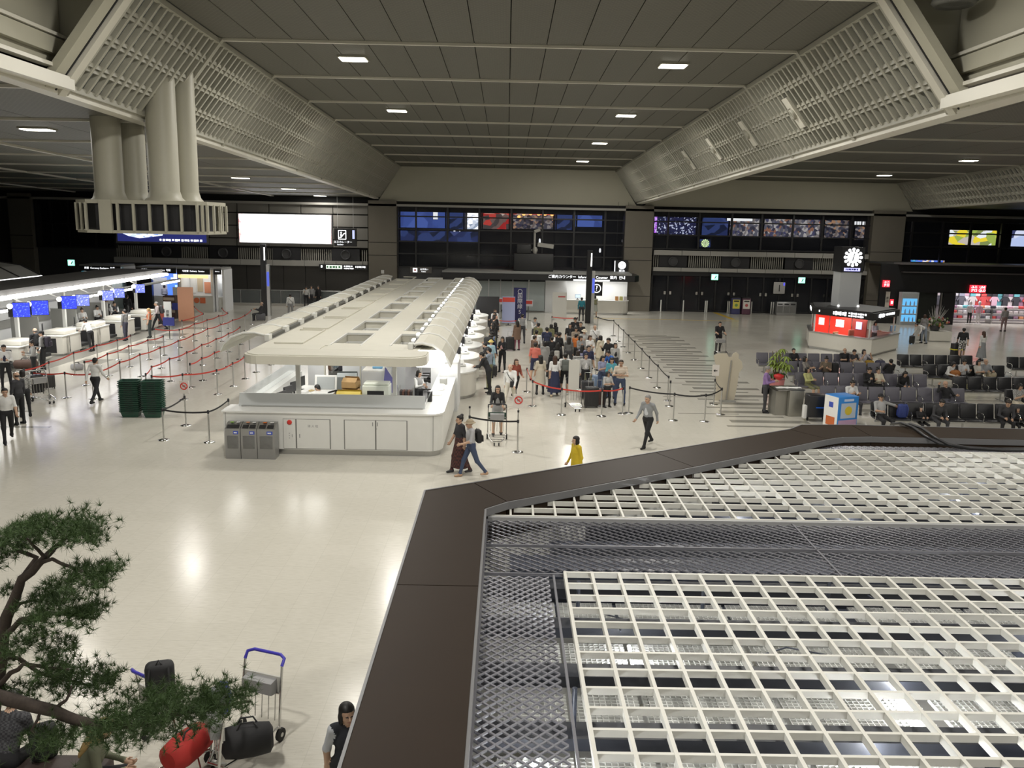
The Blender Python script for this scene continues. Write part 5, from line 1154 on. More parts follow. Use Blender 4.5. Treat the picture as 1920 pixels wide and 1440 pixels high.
stand_board(953, 610, .85, 1.75, mat('lilac_board', (.36, .40, .62), .5), 'tall lilac board with a red top at the queue entrance', .15, None)
p = PZ(953, 610); MB().box(-.4, .4, -.04, -.031, 1.55, 1.85).build('red_top', REDB, [o for o in bpy.data.objects if o.get('label') == 'tall lilac board with a red top at the queue entrance'][0])
t = stand_board(974, 606, .85, 2.3, mat('navy_banner', (.02, .02, .10), .5), 'tall dark blue banner with a column of white lettering', .1)
wall_text('lettering', '国\n際\n線\n5', 0, -.035, 1.3, .36, mat('banner_white', (.7, .7, .75), .5), t); mb = MB().tube([(.14*math.cos(q), -.035, 2.15+.14*math.sin(q)) for q in np.linspace(0, 2*PI, 15)], .018, 5, caps=False); mb.build('banner_ring', mat('banner_white', (.7, .7, .75)), t)
t = thing('black_screen', 'tall black portable screen at the far end of the curved desks', 'screen', tuple(PZ(914, 612))); MB().box(-.75, .75, -.04, .04, .1, 1.95).build('board', BLACK, t); MB().box(-.7, .7, -.25, .25, 0, .1).build('foot', DARK, t)

# ================================================================== ROUND KIOSK WITH THE CLOCK TOWER
kp = [(17.3, 48.2), (19.5, 44.9), (22.3, 47.9), (20.6, 51.4), (18.3, 51.4)]
kc = Vector((19.5, 48.3))
def kscale(f): return [(kc.x+(x-kc.x)*f, kc.y+(y-kc.y)*f) for x, y in kp]
kk = thing('kiosk', 'five-sided white kiosk counter with black roof and red lit displays', 'kiosk')
for i in range(5):
    a, b_ = Vector(kp[i]), Vector(kp[(i+1) % 5]); ai, bi = Vector(kscale(.86)[i]), Vector(kscale(.86)[(i+1) % 5])
    MB().prism([tuple(a), tuple(b_), tuple(bi), tuple(ai)], .12, .92).build('counter_panel', DW, kk)
    MB().prism([tuple(a.lerp(ai, .2)), tuple(b_.lerp(bi, .2)), tuple(bi), tuple(ai)], 0, .12).build('plinth', STEEL, kk)
    ao, bo = Vector(kscale(1.02)[i]), Vector(kscale(1.02)[(i+1) % 5]); MB().prism([tuple(ao), tuple(bo), tuple(bi), tuple(ai)], .92, .97).build('worktop', STEEL, kk)
KRZ = 2.30
MB().prism(kscale(.97), KRZ-.36, KRZ).build('roof_fascia', mat('black_canopy', (.015, .015, .016)), kk); MB().prism(kscale(.90), KRZ, KRZ+.06).build('roof_top', DARK, kk)
for (x, y) in kscale(.88): MB().tube([(x, y, .97), (x, y, KRZ-.36)], .05, 8).build('roof_post', WHITE, kk)
def edge_text(i, s, z, size, m, parent, f=.975):
    a, b_ = Vector(kscale(f)[i]), Vector(kscale(f)[(i+1) % 5]); mid = (a+b_)/2; d = (b_-a)
    wall_text('lettering', s, mid.x, mid.y, z, size, m, parent, rz=math.atan2(d.y, d.x))
def edge_marks(i, u0, u1, z, hh, n, f=.975):
    a, b_ = Vector(kscale(f)[i]), Vector(kscale(f)[(i+1) % 5]); mb = MB()
    for k in range(n):
        p, q = a.lerp(b_, u0+(u1-u0)*k/n), a.lerp(b_, u0+(u1-u0)*(k+.6+.12*(k % 3))/n); mb.bar((p.x, p.y, z), (q.x, q.y, z), .02, hh*(.75+.25*(k % 2)))
    mb.build('lettering_mark', LSIGN, kk, kind='stuff')
edge_marks(0, .36, .58, KRZ-.17, .22, 6); edge_marks(0, .61, .9, KRZ-.1, .1, 8); edge_marks(0, .61, .86, KRZ-.24, .1, 7); edge_marks(0, .12, .15, KRZ-.15, .14, 1); edge_marks(1, .2, .42, KRZ-.17, .22, 5); edge_marks(1, .46, .8, KRZ-.15, .13, 8); edge_marks(4, .2, .8, KRZ-.17, .2, 7)
REDL = emat('red_lit_panel', (.75, .035, .02), .8)
a, b_ = Vector(kscale(.55)[0]), Vector(kscale(.55)[1]); 
for (u0, u1, m, z0, z1) in ((-.35, .05, REDL, .1, 1.9), (.1, .7, REDL, .1, 1.9), (.75, 1.15, mat('dark_red_panel', (.35, .04, .03), .5), .1, 1.9)):
    p, q = a.lerp(b_, u0), a.lerp(b_, u1); MB().bar((p.x, p.y, (z0+z1)/2), (q.x, q.y, (z0+z1)/2), .08, z1-z0).build('display_wall', m, kk)
n_ = Vector((b_.y-a.y, -(b_.x-a.x))).normalized()
for (u, m, w_) in ((-.15, emat('pale_red_logo', (1., .75, .7), 1.3), .35), (.4, emat('white_red_logo', (1., .9, .85), 1.6), .5), (.95, emat('lilac_panel', (.5, .5, .9), .8), .35)):
    p = a.lerp(b_, u)+n_*.06; d = (b_-a).normalized()*w_/2; MB().bar((p.x-d.x, p.y-d.y, 1.5), (p.x+d.x, p.y+d.y, 1.5), .02, .4).build('lit_logo', m, kk)
area('kiosk_light', kc.x-.6, kc.y-1.6, KRZ-.4, 2.4, 1.4, 45, kk)
for i, (px_, py_, c, lab) in enumerate(((1541, 612, (.15, .3, .6), 'blue display monitor on the kiosk counter'), (1530, 614, (.6, .1, .1), 'small red display cone on the kiosk counter'), (1675, 619, (.3, .5, .75), 'pale blue laptop screen at the kiosk end'), (1577, 622, (.4, .2, .1), 'row of brown leaflets on the kiosk counter'), (1600, 625, (.6, .15, .1), 'red leaflet tray on the kiosk counter'))):
    p = PZ(px_, py_+3, .97); 
    if i > 2: e_ = Vector(kscale(.93)[0]).lerp(Vector(kscale(.93)[1]), (.42, .68)[i-3]); p = Vector((e_.x, e_.y-.12, 0))
    t = thing('counter_display', lab, 'display', (p.x, p.y+.12, .972), .5); MB().rbox(-.2, .2, -.05, .05, .02, .34 if i != 3 else .12, .02).build('panel', mat('kd%d' % i, c, .5), t); MB().box(-.12, .12, -.1, .1, 0, .02).build('base', WHITE, t)
# white column with the black clock box
cl = thing('clock_tower', 'white square column topped by a black box with a lit sunburst clock', 'clock', (19.35, 48.6, KRZ+.065)); 
MB().box(-.58, .58, -.5, .6, 0, 1.95).build('column', mat('pale_column', (.62, .64, .66), .4), cl); MB().box(-.64, .64, -.56, .66, 1.95, 3.35).build('clock_box', BLACK, cl)
sb = sunburst(cl, .52, LSIGN, -.57); 
for o in [c for c in cl.children if c.name.startswith(('sunburst', 'clock_hand'))]: o.location = (0, 0, 2.78)
MB().box(-.45, .45, -.575, -.56, 2.02, 2.2).build('lit_name_plate', emat('violet_plate', (.5, .5, 1.), 1.3), cl); marks(cl, -.36, .36, -.576, 2.11, .1, mat('plate_blue', (.02, .02, .25)), 8)
for s in (-.56, .56): MB().lathe([(.06, 0), (.06, .08)], (s, -.5, .02), 10).build('spot_lamp', LWHITE, cl)

# ================================================================== CLOTHES SHOP ON THE RIGHT
Ys = 62.0
S0, S1 = PY(1690, 580, Ys).x, PY(1990, 580, Ys).x
shopw = struct('wall_shop', MB().box(S0, S1+6, Ys, Ys+.2, 2.3, 4.3), mat('shop_black', (.012, .012, .013), .45))
MB().box(S0-.6, S1+6, Ys-.7, Ys+.6, 4.3, 4.42).build('canopy_edge', mat('dark_edge', (.12, .11, .11), .4), shopw); MB().box(S0-.3, S1+6, Ys-.35, Ys+.6, 3.72, 3.8).build('canopy_edge', mat('dark_edge', (.12, .11, .11)), shopw)
MB().box(S0-.5, S1+6, Ys+.2, YW, 4.2, 4.3).build('canopy_roof', DARK, shopw)
Xo = PY(1788, 580, Ys).x
MB().box(PY(1648, 560, Ys).x, S0, Ys, Ys+.2, 0, 4.3).build('corner_wall', mat('shop_black', (.012, .012, .013)), shopw)
MB().box(S0, Xo-3.5, Ys, Ys+.2, 0, 2.3).build('front_wall', mat('shop_black', (.012, .012, .013)), shopw)
MB().box(Xo-.9, Xo, Ys-.1, Ys+.2, 0, 2.3).build('front_pillar', mat('shop_black', (.012, .012, .013)), shopw)
for x in (Xo-3.5, Xo-1.0): MB().box(x-.06, x+.06, Ys-.05, Ys+.1, 0, 2.3).build('door_post', STEEL, shopw)
MB().box(Xo-3.4, Xo-1.0, Ys+.6, Ys+.7, 0, 2.3).build('dark_entry', mat('dark_entry', (.02, .025, .02), .5), shopw)
MB().box(Xo, S1+6, Ys+3.2, Ys+3.4, 0, 2.9).build('shop_back', mat('shop_back', (.22, .2, .21), .6), shopw)
MB().box(Xo, S1+6, Ys+.2, Ys+3.4, 2.7, 2.75).build('shop_ceiling', WHITE, shopw)
area('shop_lamp', Xo+2.4, Ys+1.4, 2.66, 4, 2, 120, shopw, (1, .94, .96)); area('shop_lamp', Xo+7.5, Ys+1.4, 2.66, 5, 2, 130, shopw, (1, .94, .96))
cols = [(.75, .75, .78), (.7, .45, .55), (.6, .08, .08), (.1, .1, .12), (.3, .32, .4), (.15, .45, .5), (.75, .68, .7), (.35, .2, .3), (.55, .5, .5), (.04, .04, .05), (.7, .3, .15)]
CL = [mat('cloth_%d' % i, c, .8) for i, c in enumerate(cols)]
shirt = MB().prismy([(-.2, 0), (.2, 0), (.2, .48), (.32, .3), (.38, .4), (.2, .66), (.07, .68), (-.07, .68), (-.2, .66), (-.38, .4), (-.32, .3), (-.2, .48)], -.04, .04)
shirt_me = {}
def shirt_mesh(i):
    if i not in shirt_me: shirt_me[i] = shirt.mesh('hanging_shirt', CL[i])
    return shirt_me[i]
for r, z in enumerate((1.95, 1.25)):
    for k in range(22):
        i = rng.randint(len(CL)); x = Xo+.4+k*.42
        link('hanging_shirt', shirt_mesh(i), loc=(x, Ys+(3.1 if k % 2 else 2.97), z-.05), rz=rng.uniform(-.03, .03), label='shirt hanging in a row on the clothes shop back wall', cat='shirt', group='shirts on the shop wall')
fold = {}
sh_ = thing('shop_shelf', 'low tiered display table stacked with folded clothes in the shop', 'display table', (Xo+3.2, Ys+1.6, 0))
for z in (.35, .75, 1.1): MB().box(-2.6, 3.4, -.45+z*.3, .5, z-.04, z).build('shelf_board', WHITE, sh_)
for x in (-2.55, .4, 3.35): MB().box(x-.04, x+.04, -.3, .48, 0, 1.1).build('shelf_leg', STEEL, sh_)
for j, z in enumerate((.35, .75, 1.1)):
    for k in range(14):
        i = rng.randint(len(CL))
        if i not in fold: fold[i] = MB().rbox(-.17, .17, -.14, .14, 0, .2, .04).mesh('folded_clothes', CL[i])
        link('folded_clothes', fold[i], loc=(Xo+.85+k*.42, Ys+1.5+.06*j, z+.001), label='folded stack of clothes on the tiered shop table', cat='clothes', group='folded clothes in the shop')
def mannequin(x, y, mt, mb_, lab):
    t = thing('mannequin', lab, 'mannequin', (x, y, 0)); wm = mat('mannequin_white', (.72, .7, .7), .4)
    MB().lathe([(.04, 1.36), (.06, 1.44), (.09, 1.52), (.1, 1.6), (.06, 1.7), (.01, 1.72)], n=10).build('head', wm, t)
    MB().lathe([(.14, .85), (.15, .95), (.13, 1.05), (.17, 1.25), (.16, 1.35), (.05, 1.4)], n=12).build('top', mt, t)
    for s in (-1, 1): MB().tube([(s*.18, 0, 1.32), (s*.24, 0, 1.08), (s*.22, -.06, .85)], [.055, .05, .035], 8).build('arm', mt, t); MB().tube([(s*.08, 0, .88), (s*.09, 0, .48), (s*.09, 0, .08)], [.085, .065, .045], 8).build('leg', mb_, t)
    MB().lathe([(.25, 0), (.25, .03)], n=16).build('stand', WHITE, t)
mannequin(Xo+1.55, Ys+.6, CL[0], BLACK, 'mannequin in a white shirt and black trousers at the shop entrance')
mannequin(Xo+2.2, Ys+.6, CL[1], mat('mannequin_white', (.72, .7, .7)), 'mannequin in a pink top with bare white legs at the shop entrance')
mannequin(Xo+6.1, Ys+.6, CL[6], CL[8], 'mannequin in a cream jacket by the shop edge')
SQ = emat('red_sign_square', (.9, .03, .05), 1.4)
for i, (px_, py_, s) in enumerate(((1826, 541.5, 'ユニ\nクロ'), (1841, 542, 'UNI\nQLO'), (1662, 532, 'ユニ\nクロ'))):
    p = PY(px_, py_, Ys-.12); r = .27 if i < 2 else .24; t = thing('shop_sign', ['red square lit sign with white katakana on the black shop fascia', 'red square lit sign with white latin letters on the black fascia', 'red square lit sign projecting at the black shop corner'][i], 'sign', tuple(p)); MB().box(-r, r, -.04, .1, -r, r).build('panel', SQ, t); wall_text('lettering', s, 0, -.05, 0, r*.88, emat('sign_letter_white', (1, .95, .95), 2.4), t)
p = PY(1672, 567, Ys-.035); t = thing('shop_sign', 'small red and white blade sign beside the corner banner', 'sign', tuple(p)); MB().box(-.12, .12, -.03, .03, -.22, .22).build('panel', SQ, t); MB().box(-.07, .07, -.04, -.03, -.1, .1).build('mark', LSIGN, t)
t = thing('hanging_banner', 'narrow cream banner with black lettering at the shop corner', 'banner', tuple(PY(1664, 562, Ys-.012))); MB().box(-.15, .15, -.01, .01, -.6, .6).build('cloth', mat('cream_banner', (.55, .52, .45), .7), t); wall_text('lettering', '新\n品', 0, -.015, 0, .22, TXTB, t); MB().tube([(-.2, 0, .6), (.2, 0, .6)], .015, 6).build('rod', BLACK, t)
p = PZ(1692, 607); t = thing('drink_display', 'lit blue shelf display of small bottles against the dark wall', 'display', (p.x, Ys-.6, 0)); 
MB().box(-.62, .62, -.2, .25, 0, 2.35).build('case', mat('pale_case', (.45, .48, .5), .4), t)
for k in range(3): MB().box(-.52, .52, -.215, -.2, .25+.58*k, .74+.58*k).build('lit_shelf', emat('blue_shelf_glow', (.12, .42, .75), .9), t)
for k in range(3):
    for x in (-.3, 0.02, .3): MB().lathe([(.05, 0), (.05, .2), (.02, .27), (.02, .32)], (x, -.26, .26+.58*k), 8).build('bottle', mat('bottle_glass', (.3, .4, .5), .2), t)
    MB().box(-.55, .55, -.32, -.2, .22+.58*k, .26+.58*k).build('shelf_edge', WHITE, t)
MB().box(-.55, .55, -.21, -.2, 2.0, 2.25).build('header', mat('grey_header', (.4, .42, .43)), t)
# flower display on a white plinth
p0, p1 = PZ(1740, 640), PZ(1794, 644); fp = thing('flower_plinth', 'long low white plinth carrying the flower arrangement', 'plinth', ((p0.x+p1.x)/2, p0.y+.3, 0)); a = (p1.x-p0.x)/2; MB().box(-a, a, -.4, .5, .06, .62).build('body', DW, fp); MB().box(-a+.05, a-.05, -.36, .46, 0, .06).build('plinth', STEEL, fp)
fl = thing('flower_arrangement', 'large flower arrangement with silvery branches on the white plinth', 'flowers', ((p0.x+p1.x)/2-.2, p0.y+.35, .622)); 
MB().lathe([(.22, 0), (.3, .2), (.26, .3)], n=14).build('bowl', DARK, fl); mb = MB()
for k in range(46):
    a1 = rng.uniform(0, 2*PI); h = rng.uniform(.5, 1.55); q = Vector((math.cos(a1)*rng.uniform(.2, .75)+.15*h, math.sin(a1)*.4, h)); mb.tube([(0, 0, .2), q*.5+Vector((0, 0, .15)), q], [.014, .011, .005], 4)
mb.build('silver_branch', mat('silver_twig', (.5, .5, .47), .5), fl)
for c, nm, n in (((.55, .25, .1), 'orange_bloom', 14), ((.08, .13, .04), 'leaf_cluster', 34), ((.45, .1, .12), 'red_bloom', 10), ((.55, .53, .45), 'white_bloom', 12)):
    mb = MB()
    for k in range(n):
        x, y, z = rng.normal(.15, .38), rng.normal(0, .22), rng.uniform(.15, .75); r = rng.uniform(.05, .1); mb.lathe([(.01, -r), (r*.8, -r*.4), (r, .1*r), (r*.5, r*.8), (.01, r)], (x, y, z+.1), 7)
    mb.build(nm, mat(nm, c, .7), fl, kind='stuff')
# ================================================================== STANCHIONS AND BELTS
BELTR = mat('red_belt', (.55, .045, .03), .6); BELTB = mat('black_belt', (.015, .015, .017), .6)
st_base = MB().lathe([(.17, 0), (.17, .012), (.1, .03), (.03, .04)], n=18).mesh('base', CHROME)
st_pole = MB().tube([(0, 0, .03), (0, 0, .9)], .024, 10).mesh('pole', STEEL)
st_head = MB().lathe([(.032, .88), (.034, .97), (.02, .985)], n=12).mesh('belt_head', BLACK)
def ribbon(a, b_, z, m, parent, sag=.05, name='belt'):
    mb = MB(); n = 6; d = (b_-a); vs = []; s = Vector((-d.y, d.x, 0)).normalized()*.003
    for i in range(n+1):
        t = i/n; p = a+d*t; zz = z-sag*4*t*(1-t)
        for sg in (-1, 1):
            for h in (-.025, .025): vs.append((p.x+s.x*sg, p.y+s.y*sg, zz+h))
    fs = []
    for i in range(n):
        q = 4*i; r = q+4; fs += [(q, r, r+1, q+1), (q+3, r+3, r+2, q+2), (q+1, r+1, r+3, q+3), (q+2, r+2, r, q)]
    return mb.add(vs, fs).build(name, m, parent)
def stanchion(p, lab, grp):
    t = thing('belt_stanchion', lab, 'stanchion', (p.x, p.y, 0), 0, grp)
    link('base', st_base, t); link('pole', st_pole, t); link('belt_head', st_head, t); return t
def lane(pts, m, lab, grp, zt=.97, close=None, skip=()):
    P = [PZ(x, y, zt) for x, y in pts]; T = []
    for p in P: T.append(stanchion(p, lab, grp))
    for i in range(len(P)-1):
        if i in skip: continue
        ribbon(Vector((0, 0, 0)), Vector((P[i+1].x-P[i].x, P[i+1].y-P[i].y, 0)), .93, m, T[i])
    return P, T
LR = 'steel stanchion with a red belt in the empty check-in lanes'; GR = 'red belt stanchions of the check-in lanes'
lane([(45, 692), (91, 677.5), (137.5, 660), (181, 646), (219.5, 636), (244.5, 627.5)], BELTR, LR, GR)
lane([(158, 677), (201, 662), (241, 647.5), (277, 636), (306, 629)], BELTR, LR, GR)
lane([(60, 697), (121, 697.5), (172, 699), (224, 677.5), (262, 663), (300, 650), (334, 637.5), (362.5, 626), (389, 615), (414, 607), (436, 599), (459, 590), (471, 580)], BELTR, LR, GR)
lane([(273, 700), (284, 686), (317.5, 671), (350, 659), (378, 645), (405, 634), (428, 624), (450, 612)], BELTR, LR, GR)
lane([(284, 703.5), (342, 700.5), (406, 692.5), (436, 679.5), (458, 667.5), (479, 657), (507, 645), (525, 634)], BELTR, LR, GR)
lane([(356, 681), (378, 670), (402, 659.5), (426, 647.5), (447, 636), (467, 630)], BELTR, LR, GR)
lane([(289, 615.5), (336, 617), (364, 606), (388, 598.5), (410, 591), (427, 586), (416, 577)], BELTR, LR, GR)
lane([(341, 600), (381, 587), (364, 574)], BELTR, LR, GR)
LB = 'steel stanchion with a black belt fencing the corner of the island'
P, T = lane([(346, 742.5), (304, 766), (390, 770), (428, 748)], BELTB, LB, 'black belt stanchions at the island corner')
def notice(t, z, w_=.3, h_=.42, ring=True):
    MB().box(-w_/2, w_/2, -.012, .012, z, z+h_).build('notice_board', mat('notice_white', (.66, .62, .58), .5), t)
    if ring:
        mb = MB().tube([(.105*math.cos(q), -.016, z+h_*.58+.105*math.sin(q)) for q in np.linspace(0, 2*PI, 17)], .018, 5, caps=False); mb.bar((-.07, -.016, z+h_*.58+.07), (.07, -.016, z+h_*.58-.07), .025, .006, up=(0, 1, 0)); mb.build('prohibition_ring', RED, t)
        MB().box(-.05, .05, -.014, -.012, z+h_*.5, z+h_*.66).build('cart_mark', TXTG, t)
    MB().box(-.015, .015, -.01, .01, .95, z).build('notice_pole', STEEL, t)
notice(T[0], 1.05)
LBR = 'steel stanchion with a black belt along the right edge of the queue'
lane([(1121, 594), (1151, 600), (1160, 609), (1169.5, 618), (1179, 627.5), (1190.5, 639), (1204, 653), (1218, 668), (1234, 684), (1254, 705)], BELTB, LBR, 'black belt stanchions along the queue')
P, T = lane([(1181, 725), (1265, 737), (1324, 739), (1354, 727.5), (1341, 711)], BELTB, 'steel stanchion with a black belt near the striped floor', 'black belt stanchions near the striped floor')
stanchion(PZ(1257.5, 714, .97), LBR, 'black belt stanchions along the queue')
notice(T[4], 1.1, .26, .42, False); MB().bar((.06, -.016, 1.3), (-.06, -.016, 1.3), .03, .006, up=(0, 1, 0)).bar((-.02, -.016, 1.34), (-.08, -.016, 1.3), .025, .006, up=(0, 1, 0)).bar((-.02, -.016, 1.26), (-.08, -.016, 1.3), .025, .006, up=(0, 1, 0)).build('arrow', TXTB, T[4])
lane([(988, 690), (999, 713), (1053.7, 727.5), (1129.5, 730), (1169, 726)], BELTR, 'steel stanchion with a bright red belt closing the front of the queue', 'red belt stanchions at the front of the queue')
lane([(1035, 593), (1083, 595)], BELTR, 'steel stanchion with a red belt at the back of the queue', 'red belt stanchions at the back of the queue')
lane([(931, 599), (969, 600)], BELTR, 'steel stanchion with a red belt beside the lilac board', 'red belt stanchions by the lilac board')
P, T = lane([(880.5, 782), (971.5, 790)], BELTB, 'taller steel stanchion with a low black belt by the luggage cart', 'low belt stanchions by the luggage cart', .93)
for i, t in enumerate(T): MB().tube([(0, 0, .9), (0, 0, 1.2)], .022, 8).build('extension_pole', STEEL, t); MB().lathe([(.03, 1.2), (.03, 1.26)], n=10).build('cap', BLACK, t)
notice(T[1], 1.32)

# ================================================================== BENCH SEATING
SEATG = mat('grey_vinyl_seat', (.125, .12, .145), .42, noise=.05, nscale=6); SEATB = mat('black_vinyl_seat', (.02, .02, .022), .35)
SEATS = {}
def seat_meshes(m):
    if m.name not in SEATS:
        mb = MB().rbox(-.275, .275, -.44, .02, .40, .455, .04, seg=2)
        bk = MB().rbox(-.275, .275, -.03, .05, .0, .52, .04, seg=3).xf(Matrix.Translation((0, .05, .42)) @ Matrix.Rotation(-.22, 4, 'X'))
        bc = MB().rbox(-.268, .268, -.012, .012, .02, .5, .01).xf(Matrix.Translation((0, .105, .42)) @ Matrix.Rotation(-.22, 4, 'X'))
        SEATS[m.name] = (mb.mesh('seat', m), bk.mesh('backrest', m), bc.mesh('back_shell', mat('dark_shell', (.06, .06, .07), .4)))
    return SEATS[m.name]
arm_me = MB().tube([(0, -.36, .42), (0, -.38, .6), (0, -.3, .66), (0, .05, .66), (0, .1, .5)], .014, 6).mesh('armrest', CHROME)
def bench(x0, yb, n, m, lab, arms=True, pitch=.605):
    t = thing('bench_seating', lab, 'bench', (x0, yb, 0)); se, bk, bc = seat_meshes(m)
    for i in range(n):
        x = .3+pitch*i; link('seat', se, t, loc=(x, 0, 0)); b_ = link('backrest', bk, t, loc=(x, 0, 0)); link('back_shell', bc, b_)
    for i in range(0, n+1, 1 if n < 6 else 2): link('armrest', arm_me, t, loc=(pitch*i, 0, 0))
    MB().box(.05, pitch*n-.05, -.26, -.18, .32, .39).build('beam', STEEL, t)
    for u in (.5/n, .5, 1-.5/n):
        x = pitch*n*u; MB().box(x-.025, x+.025, -.24, -.19, .04, .33).build('leg', STEEL, t); MB().bar((x, -.48, .025), (x, .1, .025), .05, .05).build('foot', CHROME, t)
    return t
bench(11.75, 39.3, 9, SEATG, 'long grey bench row beside the kiosk end of the seating')
bench(12.3, 36.8, 8, SEATG, 'long grey bench row second from the kiosk')
bench(11.75, 33.9, 9, SEATG, 'long grey bench row in the middle of the seating')
bench(11.7, 30.9, 9, SEATG, 'long grey bench row behind the black bench row')
bench(12.42, 28.1, 10, SEATB, 'long black bench row facing the brown rim')
bench(18.5, 39.6, 6, SEATB, 'short black bench row nearest the shop floor')
bench(18.35, 36.7, 6, SEATB, 'short black bench row with four people seated')
bench(18.05, 33.6, 6, SEATB, 'short empty black bench row between occupied ones')
bench(18.6, 30.9, 6, SEATB, 'short black bench row beside the person in a patterned shirt')
bench(23.6, 39.4, 6, SEATB, 'black bench row apart from the others near the shop')

# ================================================================== LUGGAGE TROLLEYS
PURP = mat('blue_violet_handle', (.05, .04, .42), .4); GRN = mat('dark_green_board', (.02, .06, .04), .5); BOARD = mat('trolley_board', (.55, .54, .50), .5)
def trolley(loc, rz, lab, board=GRN, hand=BLACK, tall=False, text=None):      # front towards -y, handle at +y
    t = thing('luggage_trolley', lab, 'trolley', loc, rz)
    mb = MB()
    for s in (-1, 1):
        mb.tube([(s*.12, -.52, .14), (s*.2, -.3, .16), (s*.29, .35, .2)], .018, 6); mb.tube([(s*.29, .35, .12), (s*.29, .40, .6), (s*.28, .47, 1.0)], .018, 6)
    for y, w_ in ((-.3, .2), (-.05, .24), (.2, .27)): mb.tube([(-w_, y, .17), (w_, y, .17)], .013, 6)
    mb.tube([(-.12, -.52, .14), (.12, -.52, .14)], .018, 6); mb.build('frame', CHROME, t)
    mb = MB()
    for k in range(5): mb.tube([(-.2+.1*k, .385, .25), (-.2+.1*k, .42, .62)], .008, 5)
    mb.tube([(-.29, .42, .62), (.29, .42, .62)], .012, 6).build('back_rack', CHROME, t)
    mb = MB(); mb.tube([(-.28, .46, .98), (-.28, .52, 1.06), (-.2, .56, 1.08), (.2, .56, 1.08), (.28, .52, 1.06), (.28, .46, .98)], .022, 8); mb.build('handle', hand, t)
    for s in (-1, 1):
        w_ = MB().lathe([(.085, -.022), (.09, 0), (.085, .022)], (s*.3, .36, .09), 12, ax='x').build('wheel', RUBBER, t); MB().lathe([(.03, -.026), (.03, .026)], (s*.3, .36, .09), 8, ax='x').build('hub', STEEL, w_)
    for s in (-1, 1): MB().lathe([(.05, -.018), (.055, 0), (.05, .018)], (s*.07, -.47, .055), 10, ax='x').build('front_wheel', RUBBER, t); MB().box(s*.07-.03, s*.07+.03, -.49, -.45, .05, .15).build('caster_fork', STEEL, t)
    z0, z1 = (.62, .84) if not tall else (.5, 1.75)
    w_ = .27 if not tall else .2
    b_ = MB().box(-w_, w_, .43, .455, z0, z1).build('sign_board', board, t)
    if text: wall_text('lettering', text, 0, .428, z0+.06, .06, PAPER, b_); MB().add([(-.05, .427, z0+.09), (.05, .427, z0+.09), (0, .427, z0+.17)], [(0, 1, 2)]).build('arrow', PAPER, b_)
    MB().prismx([(.30, .64), (.42, .62), (.44, .82), (.30, .8)], -.22, .22).build('small_basket', mat('basket_grey', (.3, .3, .3), .5), t) if not tall else None
    return t
def pz(x, y, z=0.): p = PZ(x, y, z); return (p.x, p.y, 0)
p = PZ(931, 836); trolley((p.x, p.y+.45, 0), 0, 'chrome luggage trolley with a dark green sign pushed by the black-jacketed person', text='WELCOME to JAPAN')
p = PZ(1358, 669); trolley((p.x, p.y+.45, 0), .05, 'chrome luggage trolley pushed across the empty floor', BOARD)
p = PZ(1080, 772); trolley((p.x, p.y+.45, 0), .1, 'parked trolley with a tall pale board at the front of the queue', BOARD, tall=True)
# group at the left edge with suitcases
p = PZ(88, 757); trolley((p.x-.2, p.y+.3, 0), .9, 'trolley with a white advertising board and two black cases by the red belts', BOARD, STEEL)
p = PZ(30, 700); trolley((p.x+.5, p.y-.1, 0), -.6, 'trolley loaded with a brown duffel bag by the check-in desk', GRN, STEEL)
# ---- luggage
def suitcase(loc, rz, s, col_, lab, nm='suitcase', handle=True, stripe=None):
    w_, d, h = s; t = thing(nm, lab, 'suitcase', loc, rz); m = mat('case_%02d%02d%02d' % tuple(int(c*99) for c in col_), col_, .4)
    MB().rbox(-w_/2, w_/2, -d/2, d/2, .05, h, .05, seg=2).build('shell', m, t)
    for k in (-.25, 0, .25): MB().box(w_*k-.008, w_*k+.008, -d/2-.006, -d/2, .12, h-.07).build('rib', m, t)
    for sx in (-1, 1):
        for sy in (-1, 1): MB().lathe([(.03, -.012), (.03, .012)], (sx*(w_/2-.05), sy*(d/2-.04), .03), 8, ax='x').build('wheel', RUBBER, t)
    if handle: MB().tube([(-.1, d/2-.04, h-.01), (-.1, d/2-.04, h+.3), (.1, d/2-.04, h+.3), (.1, d/2-.04, h-.01)], .012, 6).build('pull_handle', STEEL, t)
    MB().tube([(-.08, 0, h-.005), (-.06, 0, h+.03), (.06, 0, h+.03), (.08, 0, h-.005)], .01, 5).build('top_grip', BLACK, t)
    if stripe is not None: MB().box(-w_/2-.008, w_/2+.008, -d/2-.008, d/2+.008, h*.55, h*.62).build('strap', stripe, t)
    return t
BLK = (.018, .018, .02)
suitcase(pz(1108, 764), .1, (.52, .3, .78), BLK, 'large black suitcase standing beside the tall trolley board')
suitcase(pz(1100, 748), -.1, (.5, .3, .72), (.03, .03, .035), 'black suitcase behind another black one by the trolley board')
suitcase(pz(1121, 740), .1, (.5, .3, .8), (.17, .24, .36), 'pale blue suitcase inside the front of the queue')
suitcase(pz(1124, 761), 0, (.42, .28, .66), (.09, .045, .04), 'dark maroon suitcase beside the child in grey')
suitcase(pz(956, 657), .2, (.45, .3, .72), BLK, 'black upright suitcase beside the person with maroon trousers')
suitcase(pz(1791, 671), .2, (.5, .34, .8), BLK, 'black suitcase with a yellow strap pulled past the seats', stripe=mat('yellow_strap', (.65, .6, .05), .5))
suitcase(pz(1709, 645), .1, (.3, .2, .5), (.03, .03, .03), 'small black case beside the bending person', handle=False)
p = PZ(75, 752); suitcase((p.x-.25, p.y+.25, .21), .9, (.5, .32, .7), BLK, 'black suitcase standing on the advertising trolley', handle=False)
